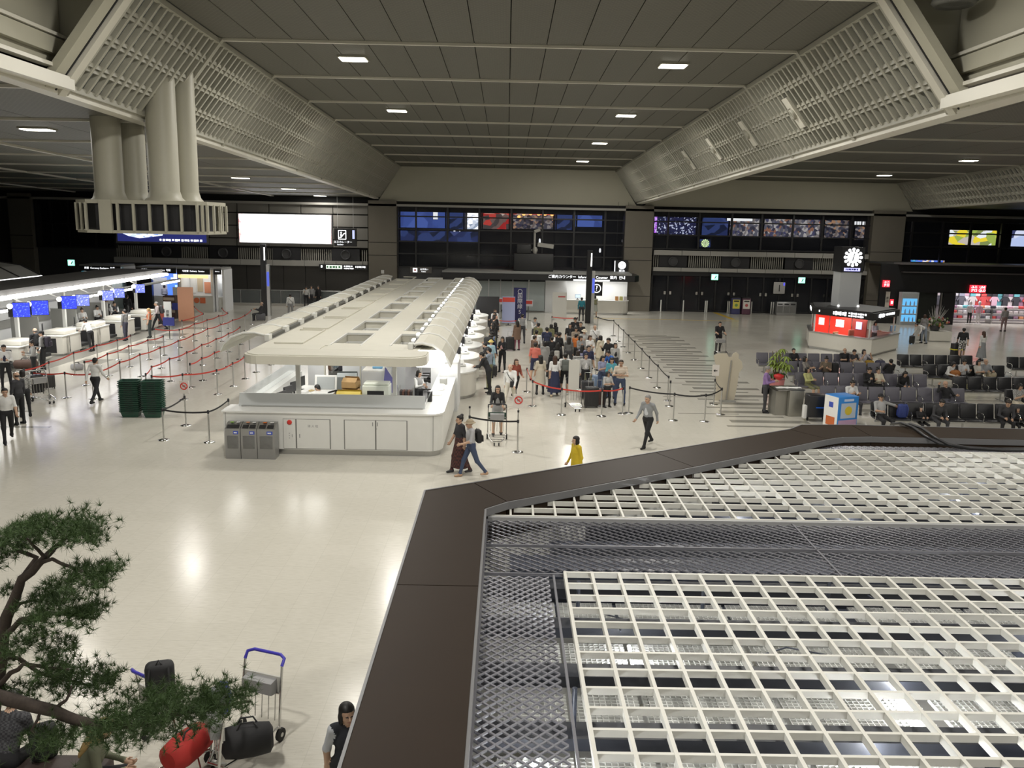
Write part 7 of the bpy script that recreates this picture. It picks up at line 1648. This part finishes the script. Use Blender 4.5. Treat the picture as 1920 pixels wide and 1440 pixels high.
def stripe_mat(name, a, b, sc):
    m, nt, bs = nodemat(name); N = nt.nodes.new; L = nt.links.new; tc = N('ShaderNodeTexCoord'); wv = N('ShaderNodeTexWave'); wv.bands_direction = 'Z'; wv.inputs['Scale'].default_value = sc
    L(tc.outputs['Object'], wv.inputs['Vector']); r = ramp(nt, [(0, a), (.5, b)], 'CONSTANT'); L(wv.outputs['Fac'], r.inputs[0]); L(r.outputs[0], bs.inputs['Base Color']); bs.inputs['Roughness'].default_value = .85
def check_mat(name, a, b, sc):
    m, nt, bs = nodemat(name); N = nt.nodes.new; L = nt.links.new; tc = N('ShaderNodeTexCoord'); ck = N('ShaderNodeTexChecker'); ck.inputs['Scale'].default_value = sc; ck.inputs['Color1'].default_value = (*a, 1); ck.inputs['Color2'].default_value = (*b, 1)
    L(tc.outputs['Object'], ck.inputs['Vector']); L(ck.outputs['Color'], bs.inputs['Base Color']); bs.inputs['Roughness'].default_value = .85
stripe_mat('bw_stripes', (.02, .02, .022), (.7, .7, .68), 5.); stripe_mat('beige_stripes', (.45, .36, .28), (.62, .56, .48), 6.)
check_mat('plaid_red', (.10, .035, .03), (.04, .02, .02), 18.); check_mat('plaid_grey', (.55, .55, .53), (.06, .06, .06), 14.); check_mat('plaid_dark', (.03, .03, .035), (.07, .07, .075), 40.); check_mat('floral_grey', (.38, .38, .36), (.22, .22, .22), 22.)
K = (.016, .016, .018); W = (.70, .70, .69); G = (.26, .26, .26); N_ = (.025, .03, .07); DK = (.045, .045, .05); CR = (.62, .56, .44); BR = (.16, .10, .07); OL = (.16, .16, .08); LG = (.42, .42, .41); BL = (.16, .24, .40); JE = (.05, .07, .13)
HC = {'k': (.012, .010, .009), 'b': (.06, .03, .018), 'g': (.22, .21, .20), 'y': (.45, .30, .12), 'n': (.03, .02, .015)}
cnt_person = 0; cnt_last = None; SPOTS = []
def person(px_, py_, ht, rz, ps, hair, top, bot, lab, sl='l', shin=None, shoes=K, hc='k', skin=0, inner=None, up=None, hatc=None, zoff=0., at=None, grp=None, wide=1.):
    """sl: l long sleeves, s short, n none; head-top pixel gives the place on the level of the head top"""
    global cnt_person; cnt_person += 1
    d = pose(ps); s = ht/1.70; zt = d['top'][2]*s+zoff
    R = Matrix.Rotation(rz, 3, 'Z'); off = R @ Vector((d['top'][0]*s, d['top'][1]*s, 0))
    if at is not None and not hasattr(at, '__len__'): yy = at-.17; at = (PY(px_, py_, yy).x-off.x*.6, yy)
    p = PZ(px_, py_, zt) if at is None else Vector((at[0]+off.x, at[1]+off.y, 0))
    if -2.3 < p.x-off.x < -.62 and 31.2 < p.y < 55.5 and at is None: p.x = -.62+off.x
    if at is None and 'clerk' in lab and -22.85 < p.x-off.x < -20.7 and 30 < p.y < 53: p.x = -23.1+off.x
    if at is None and 'clerk' not in lab and px_ < 320 and -22.85 < p.x-off.x < -20.55 and 30 < p.y < 53: p.x = -20.5+off.x
    if at is None:
        for _ in range(12):                  # nobody stands inside anybody else: step back along the line of sight
            if all((p.x-off.x-u)**2+(p.y-off.y-v)**2 > .19 for u, v in SPOTS): break
            p = Vector((p.x*1.006, p.y*1.006, 0))
            if 31.2 < p.y < 55.5 and -2.3 < p.x-off.x < -.62: p.x = -.62+off.x
    SPOTS.append((p.x-off.x, p.y-off.y))
    o = link('person', d['me'], loc=(p.x-off.x, p.y-off.y, zoff), rz=rz, label=lab, cat='person', group=grp); o.scale = (s*wide*1.08, s*wide*1.08, s)
    global cnt_last; cnt_last = o.location.copy()
    sk = SKIN[skin]; T_ = cloth(top); B_ = cloth(bot)
    ms = [sk, T_, cloth(up) if up else (T_ if sl != 'n' else sk), (cloth(up) if up else T_) if sl == 'l' else sk, B_, sk if shin == 'skin' else (cloth(shin) if shin else B_), cloth(shoes), EYE, LIP, cloth(inner) if inner else T_]
    for i, m_ in enumerate(ms): o.material_slots[i].link = 'OBJECT'; o.material_slots[i].material = m_
    if hair:
        if hair not in HAIR: HAIR[hair] = to_mesh('hair', *hair_mesh(hair))
        h = link('cap' if hair in ('cap', 'hat') else 'hair', HAIR[hair], o, M=d['head']); h.material_slots[0].link = 'OBJECT'; h.material_slots[0].material = cloth(hatc) if hatc else mat('hair_'+hc, HC[hc], .5, noise=.2, nscale=30)
    return o, d, s
def on_back(q, col_, lab, sc=1., accent=None):
    o, d, s = q; t = backpack((0, 0, 0), 0, col_, lab, sc, accent); t.matrix_world = Matrix.Translation(o.location) @ Matrix.Rotation(o.rotation_euler.z, 4, 'Z') @ Matrix.Scale(s, 4) @ d['back'] @ Matrix.Translation((0, .085, 0)); return t
def cross_bag(q, col_, lab, side=1):
    o, d, s = q; m = cloth(col_); t = thing('shoulder_bag', lab, 'bag'); t.matrix_world = Matrix.Translation(o.location) @ Matrix.Rotation(o.rotation_euler.z, 4, 'Z') @ Matrix.Scale(s, 4); z = d['hip']
    MB().rbox(side*.15-.12, side*.15+.12, -.19, -.125, z-.08, z+.14, .025).build('pouch', m, t); MB().tube([(side*.16, -.13, z+.12), (0, -.18, z+.3), (-side*.1, -.13, z+.44), (-side*.12, 0, z+.5), (-side*.1, .12, z+.42), (side*.05, .14, z+.25), (side*.17, .06, z+.12)], .012, 5).build('strap', m, t); return t
def hand_bag(q, col_, lab, side=1, dz=0.):
    o, d, s = q; t = thing('hand_bag', lab, 'bag'); t.matrix_world = Matrix.Translation(o.location) @ Matrix.Rotation(o.rotation_euler.z, 4, 'Z') @ Matrix.Scale(s, 4); z = d['hip']-.16+dz; x = side*.30
    MB().rbox(x-.06, x+.07, -.16, .16, z-.25, z, .03).build('body', cloth(col_), t); MB().tube([(x, -.09, z-.01), (x, -.05, z+.12), (x, .05, z+.12), (x, .09, z-.01)], .01, 5).build('strap', cloth(col_), t); return t
L_ = -PI/2; R_ = PI/2; B_ = PI
P_ = person
# ---- waiting in the queue
P_(979.5, 589, 1.68, B_, 'stand', 'short', G, DK, 'person in a grey vest over white sleeves, back turned, beside the navy banner', up=W)
P_(970, 601, 1.62, B_+.5, 'tunic', 'long', BR, (.20, .06, .09), 'person in a brown coat with maroon trousers beside the upright black suitcase')
P_(1004, 595.6, 1.65, .6, 'phone', 'short', G, DK, 'person in a grey vest and white shirt looking down behind the queue', up=W)
P_(1010, 605.6, 1.72, 2.6, 'stand2', 'short', OL, DK, 'person in a dark olive jacket near the back of the queue')
P_(1006, 619, 1.74, B_, 'stand', 'short', W, DK, 'person in a white shirt, back turned, holding an olive bag in the queue')
P_(1025.6, 613.7, 1.72, B_, 'stand', 'short', N_, DK, 'person in a navy shirt, back turned, in the middle of the queue')
P_(1034, 608, 1.62, 2.4, 'fstand', 'bob', OL, K, 'person with bobbed hair in an olive top at the back of the queue')
P_(1041, 608, 1.66, -2.2, 'fbag', 'bob', K, K, 'person with bobbed hair all in black at the back of the queue')
P_(1050, 623, 1.72, 2.2, 'stand2', 'short', K, DK, 'person in a black tee turned aside in the queue', 's')
P_(1042, 629, 1.62, -.6, 'hold', 'short', W, DK, 'person in a white top with hands raised in the thick of the queue', 's')
P_(1069, 607, 1.62, .1, 'stand', 'bob', K, G, 'person in a black polo facing front at the edge of the queue', 's', inner=DK)
P_(1079, 595.6, 1.74, .2, 'stand2', 'cap', K, DK, 'person in a black cap and printed black tee by the sign post', 's', hatc=K, inner=G)
P_(1089, 604, 1.70, -.3, 'stand', 'short', K, DK, 'person in plain black beside the sign post', 's')
P_(1080.6, 614, 1.64, .3, 'phone', 'bob', (.28, .23, .18), DK, 'person in a taupe tee touching the chin in the queue', 's')
P_(1096, 618, 1.60, .2, 'hold', 'hat', LG, G, 'person in a beige hat and grey waistcoat in the queue', hatc=CR)
q = P_(1116, 610, 1.72, .1, 'stand2', 'thin', W, (.35, .32, .25), 'balding person in a white tee with a dark diagonal strap', 's', hc='n'); cross_bag(q, DK, 'dark crossbody bag on the balding person in white')
P_(1107, 629, 1.60, .3, 'fhold', 'long', W, (.3, .28, .28), 'person in a white lace blouse with long hair beside the cream jacket', 's', hc='b')
P_(1126, 629, 1.66, -2.4, 'tunic', 'bob', CR, (.4, .36, .28), 'person in a cream jacket, back turned, by the black belts')
P_(1140, 634, 1.74, -.9, 'phone', 'short', K, DK, 'person in a black tee bowing the head by the black belts')
P_(1154, 643, 1.64, .2, 'fstand', 'bob', LG, DK, 'person in a grey cardigan over a black top by the black belts', inner=K)
P_(1104, 648, 1.74, .4, 'stand', 'short', N_, OL, 'person in a navy tee with olive trousers in the queue', 's')
P_(1092.5, 647, 1.60, 2.6, 'fstand', 'long', (.30, .30, .44), DK, 'person in a lavender shirt with long black hair, back turned')
P_(1090, 630, 1.60, .4, 'fhold', 'long', G, DK, 'person in grey holding an orange scarf in the queue', inner=(.6, .2, .05))
P_(1081, 626, 1.62, 2.2, 'stand', 'short', (.62, .18, .04), DK, 'person in an orange top half hidden in the queue')
P_(1067, 632, 1.60, B_, 'fstand', 'long', (.12, .12, .12), DK, 'person in charcoal with long hair, back turned, in the queue')
P_(1003, 629, 1.66, R_+.6, 'stand', 'short', BR, DK, 'person in a brown jacket looking sideways at the edge of the queue', hc='n')
P_(1004, 642.5, 1.66, B_-.3, 'stand2', 'short', (.62, .17, .13), N_, 'person in a coral tee and navy shorts at the edge of the queue', 's', shin='skin')
P_(1022, 640, 1.60, B_, 'tunic', 'bob', (.3, .3, .29), DK, 'person in a grey tunic, back turned, behind the coral tee')
P_(1035, 631, 1.64, B_, 'stand', 'short', K, K, 'person in black, back turned, in the thick of the queue')
q = P_(1046, 643, 1.62, B_-.2, 'fstand', 'long', K, K, 'person in black with long hair carrying a pale rucksack'); on_back(q, (.4, .39, .36), 'pale grey rucksack on the black-clad person in the queue', .75)
P_(1014, 666, 1.60, B_+.2, 'dress', 'long', (.55, .50, .40), (.50, .46, .38), 'person in a beige tunic dress with long black hair', 's', shin=DK)
P_(1041, 667, 1.64, B_, 'lskirt', 'long', W, N_, 'person in a loose white top with very long brown hair and navy skirt trousers', 's', hc='b', shoes=(.5, .4, .28))
q = P_(1060, 665, 1.68, B_, 'stand', 'short', W, K, 'person in a white tee and black shorts wearing a grey backpack', 's', shin='skin', shoes=W); on_back(q, (.11, .12, .11), 'dark grey backpack on the person in a white tee', .95)
P_(1035, 657.5, 1.60, -2.4, 'fbag', 'bob', K, DK, 'person in a black top leaning beside the long brown hair')
P_(1084, 657, 1.60, B_, 'fstand', 'bob', 'bw_stripes', DK, 'person in a black and white striped top, back turned', hc='n')
P_(1099, 663, 1.62, .1, 'stand', 'short', LG, K, 'person in a grey cardigan over a white tee by the trolley board', inner=W)
P_(1131, 667.5, 1.60, .5, 'fhold', 'long', (.28, .30, .44), JE, 'person in a lavender blue blouse with long hair facing the teal cardigan', 's')
P_(1140, 657.5, 1.68, -1.2, 'lean', 'short', (.03, .12, .42), DK, 'person in a bright blue jacket bending down in the queue')
P_(1147.5, 671, 1.62, -.2, 'fhold', 'long', (.08, .30, .36), JE, 'person in a teal cardigan with folded hands', inner=CR)
q = P_(1165, 675, 1.74, -.15, 'cross', 'short', 'beige_stripes', JE, 'person in a beige striped polo with arms crossed at the queue corner', 's', skin=2, hc='n'); on_back(q, K, 'black backpack on the person with crossed arms', .85)
P_(1141, 697, 1.36, .5, 'child', 'bob', LG, K, 'child in a grey tee and black trousers at the queue corner', 's', skin=2)
# ---- at the curved desks
P_(906.7, 580, 1.68, .5, 'stand', 'short', W, DK, 'red-haired person in a white shirt at the far curved desks', hc='b')
P_(890, 593, 1.70, R_+.8, 'hold', 'short', K, K, 'person in a black suit leaning to the far curved desk')
P_(898, 591.7, 1.74, R_+1.4, 'stand', 'short', K, K, 'taller person in a black suit beside another black suit')
P_(926.7, 585, 1.62, -.8, 'fhold', 'long', (.55, .32, .24), DK, 'person in a peach top with long hair by the black screen')
P_(924, 604, 1.62, L_-.3, 'dress', 'long', G, G, 'person in a grey dress with long black hair by the curved desks', shin='skin')
P_(898, 608, 1.68, -2.2, 'stand2', 'bob', K, K, 'person in black with a green scarf at the curved desks', inner=(.1, .3, .22))
P_(884, 621, 1.78, L_-.5, 'hold', 'short', BL, N_, 'tall person in a blue shirt at a curved desk')
P_(892, 632, 1.42, -2.4, 'child', 'bob', (.55, .25, .33), K, 'child in a pink tee behind the blue shirt', 's')
P_(881.7, 637, 1.58, B_-.4, 'dress', 'hat', (.34, .50, .58), (.34, .50, .58), 'person in a yellow hat and pale blue dress at a curved desk', 's', shin='skin', hatc=(.62, .5, .16))
P_(864, 641.7, 1.60, L_-.4, 'lean', 'short', DK, K, 'person in dark clothes bowing over a curved desk')
P_(874, 651.7, 1.70, L_-.5, 'hold', 'short', (.24, .28, .34), OL, 'person in a blue-grey shirt and khaki trousers at a curved desk')
P_(866, 660, 1.74, L_-.3, 'lean', 'short', K, K, 'person in a black suit leaning over the first curved desk')
P_(909, 628, 1.62, .4, 'fbag', 'long', OL, (.2, .06, .1), 'person in an olive cardigan and plum trousers near the curved desks', inner=W)
q = P_(917, 632, 1.76, B_-.6, 'stand', 'short', N_, K, 'person in a navy jacket and black trousers with a huge black backpack', wide=1.05); on_back(q, K, 'huge black backpack on the person in navy by the desks', 1.25)
P_(942, 631.7, 1.64, -.5, 'fhold', 'bob', K, K, 'person in a black jacket over a pink top near the curved desks', inner=(.6, .36, .34))
P_(829, 638, 1.66, R_, 'sitlean', 'short', G, K, 'seated clerk in a grey vest at the island desk corner', up=W, at=(-2.95, 33.2))
office_chair((-3.1, 33.2, .02), PI/2, 'dark office chair under the clerk at the curved desks')
# ---- walking on the open floor
q = P_(956.7, 683, 1.72, -.25, 'walk', None, W, (.5, .47, .4), 'bald person in a white shirt and pale trousers walking with a black bag', skin=1, shoes=BR); cross_bag(q, K, 'black crossbody bag on the bald walking person')
P_(967, 684, 1.64, .5, 'fwalk', 'bob', (.22, .05, .03), K, 'person in a dark red sleeve walking behind the bald person', hc='b', at=(.42, 32.0))
p = PZ(931, 836); P_(935, 721.7, 1.64, 0, 'fpush', 'bob', K, (.34, .34, .34), 'person in a black jacket and grey skirt pushing the trolley with the green sign', shin='skin', inner=(.3, .3, .3), at=(p.x, p.y+1.35))
P_(862, 779, 1.62, L_+.5, 'lskirt', 'bun', (.035, .035, .04), 'plaid_red', 'person with a hair bun in dark top and plaid long skirt walking', 's', shoes=DK)
q = P_(881, 787, 1.62, L_+.35, 'fwalk', 'hat', (.40, .40, .42), JE, 'person in a beige knit cap and grey tee walking with a black bag', 's', hatc=(.35, .29, .2), shoes=(.45, .3, .2)); on_back(q, K, 'black shoulder bag on the person in the knit cap', .8)
P_(1080, 818, 1.50, -1.2, 'coat', 'bob', (.55, .40, .02), (.45, .12, .16), 'person in a mustard yellow coat with a pink bag passing behind the rim')
P_(1215, 741, 1.70, -.75, 'walk2', 'short', (.25, .26, .27), K, 'person in a grey suit jacket and black trousers walking past the queue', hc='g', inner=(.6, .62, .66), shoes=K)
p = PZ(1358, 669); P_(1358, 607, 1.72, .05, 'push', 'short', K, K, 'person in a black tee pushing a trolley across the empty floor', 's', at=(p.x, p.y+1.4))
P_(1091, 558, 1.66, B_, 'stand', 'short', (.03, .22, .28), DK, 'person in a teal jacket at the information counter')
q = P_(1116, 554, 1.62, B_, 'dress', 'bob', (.5, .49, .45), (.42, .44, .4), 'person in a pale dress at the information counter', 's', shin='skin'); on_back(q, OL, 'olive backpack on the person in a pale dress', .8)
q = P_(1441, 687, 1.74, R_-.4, 'hold', 'short', (.26, .16, .36), DK, 'person in a purple shirt reading beside the steel pedestal', hc='g'); hand_bag(q, K, 'black bag at the hip of the person in purple', 1, .1)
# ---- seated on the benches
P_(1489, 669, 1.62, .2, 'sit', 'short', K, K, 'dark-haired person in black seated behind the pot plant', at=39.3)
P_(1512, 672, 1.62, .8, 'fsit', 'bob', (.25, .23, .21), DK, 'person in a taupe tee seated beside the pot plant', 's', at=36.8)
P_(1549, 672, 1.64, -.5, 'sitphone', 'bun', (.14, .11, .08), DK, 'person in a brown tee seated beside the black backpack', 's', at=36.8)
P_(1585.6, 660, 1.70, 0, 'sit', 'thin', K, JE, 'person in a black tee seated on the kiosk-side bench', 's', hc='n', at=39.3)
P_(1601, 660.6, 1.64, .2, 'sitphone', 'short', DK, CR, 'person hiding the mouth with a hand on the kiosk-side bench', 's', at=39.3)
P_(1621, 658, 1.64, .3, 'sitcam', 'bob', (.5, .48, .52), DK, 'person lifting a camera to the face on the kiosk-side bench', 's', at=39.3)
P_(1516, 696, 1.60, .5, 'fsit', 'bob', (.46, .46, .20), OL, 'person in a yellow-green top and olive skirt seated with bare feet', shin='skin', shoes=(.45, .3, .2), at=33.9)
P_(1629, 697, 1.70, .2, 'sitphone', 'short', K, K, 'person in a black jacket bent over a phone on the grey bench', inner=G, at=33.9)
P_(1649, 694, 1.64, .1, 'fsit', 'bun', CR, K, 'person in a cream blouse seated beside the phone reader', at=33.9)
P_(1667, 695, 1.60, B_, 'sit', 'short', K, K, 'dark head and shoulders in black, back turned, on a grey bench', at=36.8)
P_(1692, 696, 1.62, .1, 'sitlean', 'bob', K, K, 'person in black with bowed bushy hair at the grey bench end', at=33.9)
P_(1597.5, 717, 1.68, .2, 'sitphone', 'short', W, DK, 'person in a white open-collar shirt seated above the blue machine', 's', at=30.9)
P_(1655.6, 746, 1.70, .1, 'sitarm', 'cap', (.34, .34, .34), K, 'person in a dark cap and grey shirt stretching one arm along the bench', 's', hatc=K, skin=2, at=28.1)
P_(1776, 726, 1.70, .3, 'sithead', 'thin', K, (.08, .08, .1), 'person in a black jacket lounging with a hand on the head', hc='g', inner=K, at=30.9)
P_(1757.5, 763, 1.66, .1, 'sitlean', 'short', 'plaid_dark', DK, 'person in a dark checked shirt dozing on the black bench', at=28.1)
P_(1726, 789, 1.15, .1, 'sit', 'bob', K, K, 'small child peering over the brown rim from the black bench', skin=1, at=28.1)
P_(1883, 758, 1.70, -.2, 'sitlean', 'short', DK, K, 'person in a dark grey sweater bent forward on the black bench', hc='n', at=28.1)
P_(1909, 739, 1.66, .2, 'sitphone', 'bob', 'floral_grey', CR, 'person in a patterned grey shirt and cream shorts', 's', at=30.9)
P_(1908, 790, 1.2, 0, 'sit', 'bob', K, K, 'small dark-haired child low behind the brown rim', at=28.1)
P_(1807, 679, 1.66, .1, 'sitphone', 'short', (.55, .55, .56), DK, 'person in a white shirt looking at a phone on the short black bench', at=36.7)
P_(1780.5, 690, 1.60, .5, 'sitlean', 'bob', W, DK, 'person in white hunched over an orange bag on the short black bench', at=36.7)
P_(1837, 682, 1.60, .1, 'fsit', 'bob', (.5, .48, .44), DK, 'person in a pale top touching the face on the short black bench', 's', at=36.7)
P_(1851, 678.6, 1.68, 0, 'sit', 'thin', (.24, .25, .26), CR, 'grey-haired person in a grey shirt on the short black bench', hc='g', at=36.7)
# ---- right-hand side walkers
P_(1808, 615, 1.72, B_-.4, 'walk', 'short', K, 'plaid_grey', 'person in a black tee and checked shorts pulling the strapped suitcase', 's', shin='skin')
P_(1845, 621, 1.60, B_+.2, 'lskirt', 'long', (.6, .6, .58), (.22, .23, .24), 'person in a white cardigan and long grey skirt walking to the shop', hc='b')
P_(1735, 590, 1.66, B_-.8, 'dress', 'bob', (.25, .25, .25), (.25, .25, .25), 'person in a grey dress beside the flower arrangement', shin=K, hc='b')
P_(1720, 606, 1.64, L_+.2, 'bend', 'short', W, (.22, .26, .32), 'person in white bending down beside the flower plinth')
P_(1646, 607, 1.60, .4, 'hold', 'bob', (.5, .52, .6), DK, 'clerk in a pale blue top behind the kiosk counter', at=(20.9, 47.9))
P_(1886, 577, 1.66, B_, 'stand', 'short', (.36, .34, .34), (.3, .2, .2), 'customer in a grey top browsing at the clothes shop')
# ---- check-in row on the left
q = P_(47, 615, 1.76, L_-.6, 'stand', 'thin', K, K, 'customer in a black jacket at the boxy check-in desk', hc='g'); on_back(q, K, 'black backpack on the customer in a black jacket', 1.05)
q = P_(76.5, 620.7, 1.72, L_+.1, 'stand2', 'cap', G, K, 'customer in a dark cap and grey top at the boxy check-in desk', hatc=K); on_back(q, (.03, .025, .04), 'dark plum backpack on the customer in a cap', .95)
P_(58, 639, 1.64, L_+.6, 'fhold', 'bun', G, K, 'clerk in a grey vest and black trousers standing by the red belt', up=LG)
P_(159, 598, 1.68, L_-.4, 'lean', 'short', (.66, .66, .65), K, 'person in a white shirt and black trousers leaning on a boxy desk')
P_(122, 578.5, 1.70, R_-.4, 'hold', 'short', DK, K, 'clerk in a dark vest and white shirt behind the boxy desks', up=W, inner=W)
P_(176, 578.5, 1.66, R_-.7, 'hold', 'bun', LG, DK, 'clerk in a light grey uniform behind the boxy desks', hc='n')
P_(199, 562.7, 1.66, .6, 'stand', 'short', DK, K, 'clerk in a dark vest standing at the back of the desks', up=W, inner=W)
P_(198, 574, 1.62, .9, 'fhold', 'bun', W, K, 'clerk in a white blouse bowing behind the boxy desks')
P_(203, 580, 1.70, L_-.2, 'stand2', 'short', (.2, .2, .2), (.06, .06, .09), 'customer in a grey sweater at the boxy desks')
P_(234.6, 567, 1.64, .7, 'fhold', 'bun', DK, K, 'clerk in a dark vest over white behind the far boxy desk', up=W)
P_(238, 553, 1.70, B_, 'stand', 'short', K, K, 'person in black standing behind the far boxy desk')
P_(255.7, 563, 1.64, R_, 'sitlean', 'bob', DK, K, 'seated clerk in dark clothes facing a lit monitor')
office_chair((cnt_last.x-.1, cnt_last.y, 0), PI/2, 'dark office chair under the clerk at the far boxy desk')
q = P_(278, 578, 1.66, L_+.2, 'fbag', 'tail', (.6, .13, .04), (.05, .06, .06), 'fair-haired person in an orange top and dark trousers', 'n', hc='y', skin=1)
q = P_(288, 566, 1.78, L_+.6, 'walk', 'short', (.48, .42, .42), K, 'tall person in a pale striped shirt and black trousers', hc='g'); on_back(q, DK, 'dark backpack on the tall person in a pale shirt', .95)
P_(308, 535, 1.68, B_, 'stand', 'short', (.5, .5, .52), K, 'person in a white shirt at the blue-lit booth')
P_(6, 647, 1.74, .5, 'hold', 'short', W, K, 'person in a white shirt with a dark tie at the trolleys', inner=(.03, .03, .06))
P_(30, 698, 1.72, L_-.3, 'stand', 'thin', (.035, .037, .04), K, 'balding person in charcoal beside the advertising trolley', hc='n')
P_(41, 694, 1.60, B_+.6, 'fstand', 'bob', 'floral_grey', K, 'person in a grey patterned top beside the balding person')
P_(8, 728, 1.70, L_+2.2, 'walk', 'short', W, K, 'person in a short-sleeved white shirt striding past the trolleys', 's')
P_(178, 671, 1.72, B_-.2, 'walk2', 'short', W, K, 'person in a white shirt and black trousers walking between the lanes')
q = P_(544, 551, 1.68, B_+.3, 'stand', 'short', W, G, 'person in white with a diagonal black strap beyond the lanes'); cross_bag(q, K, 'black crossbody bag beyond the lanes', -1)
P_(573.7, 537.5, 1.64, .2, 'phone', 'short', (.5, .5, .48), K, 'person in a pale top leaning on the glass balustrade')
P_(583.7, 536, 1.66, .0, 'fstand', 'long', G, DK, 'person in a grey coat with long hair at the glass balustrade', hc='n')
P_(597, 536.5, 1.64, -.2, 'fstand', 'bob', K, K, 'person in black at the glass balustrade')
p = PZ(489, 601); P_(488.7, 571, 1.68, L_, 'sit', 'thin', DK, DK, 'person in dark grey sitting on a case by the sign post', hc='g', at=(p.x, p.y))
# ---- island staff
P_(551, 703.7, 1.66, L_-.5, 'sitlean', 'short', G, K, 'clerk in a grey vest writing at the island desk', up=W, at=(-6.05, 28.1))
P_(780, 682.5, 1.62, .9, 'fhold', 'bob', G, K, 'clerk in a grey vest standing behind the side worktop', up=W, at=(-2.95, 28.9))
# ---- close to the camera
P_(650, 1320, 1.60, .5, 'fwalk', 'bob', (.02, .022, .03), K, 'person in a black vest over a pale blouse beside the brown rim', 's', up=(.5, .52, .56), inner=(.5, .52, .56))
p = PZ(8, 1310, 1.2); P_(8, 1300, 1.72, B_, 'sitlean', 'short', 'plaid_dark', K, 'person in a dark checked shirt seated on the planter bench', at=(p.x, pl.y-.02))
p = PZ(210, 1352, 1.22); P_(205, 1352, 1.66, R_+.35, 'sitlean', 'long', (.17, .18, .12), DK, 'person in an olive green jacket seated under the pine', hc='y', at=(pl.x+.72, pl.y-.32))
q = PZ(75, 1425, .5); backpack((q.x, q.y+.1, .455), .6, (.02, .02, .02), 'black rucksack with an orange strap on the planter bench', .9, mat('orange_strap', (.6, .16, .03), .6))
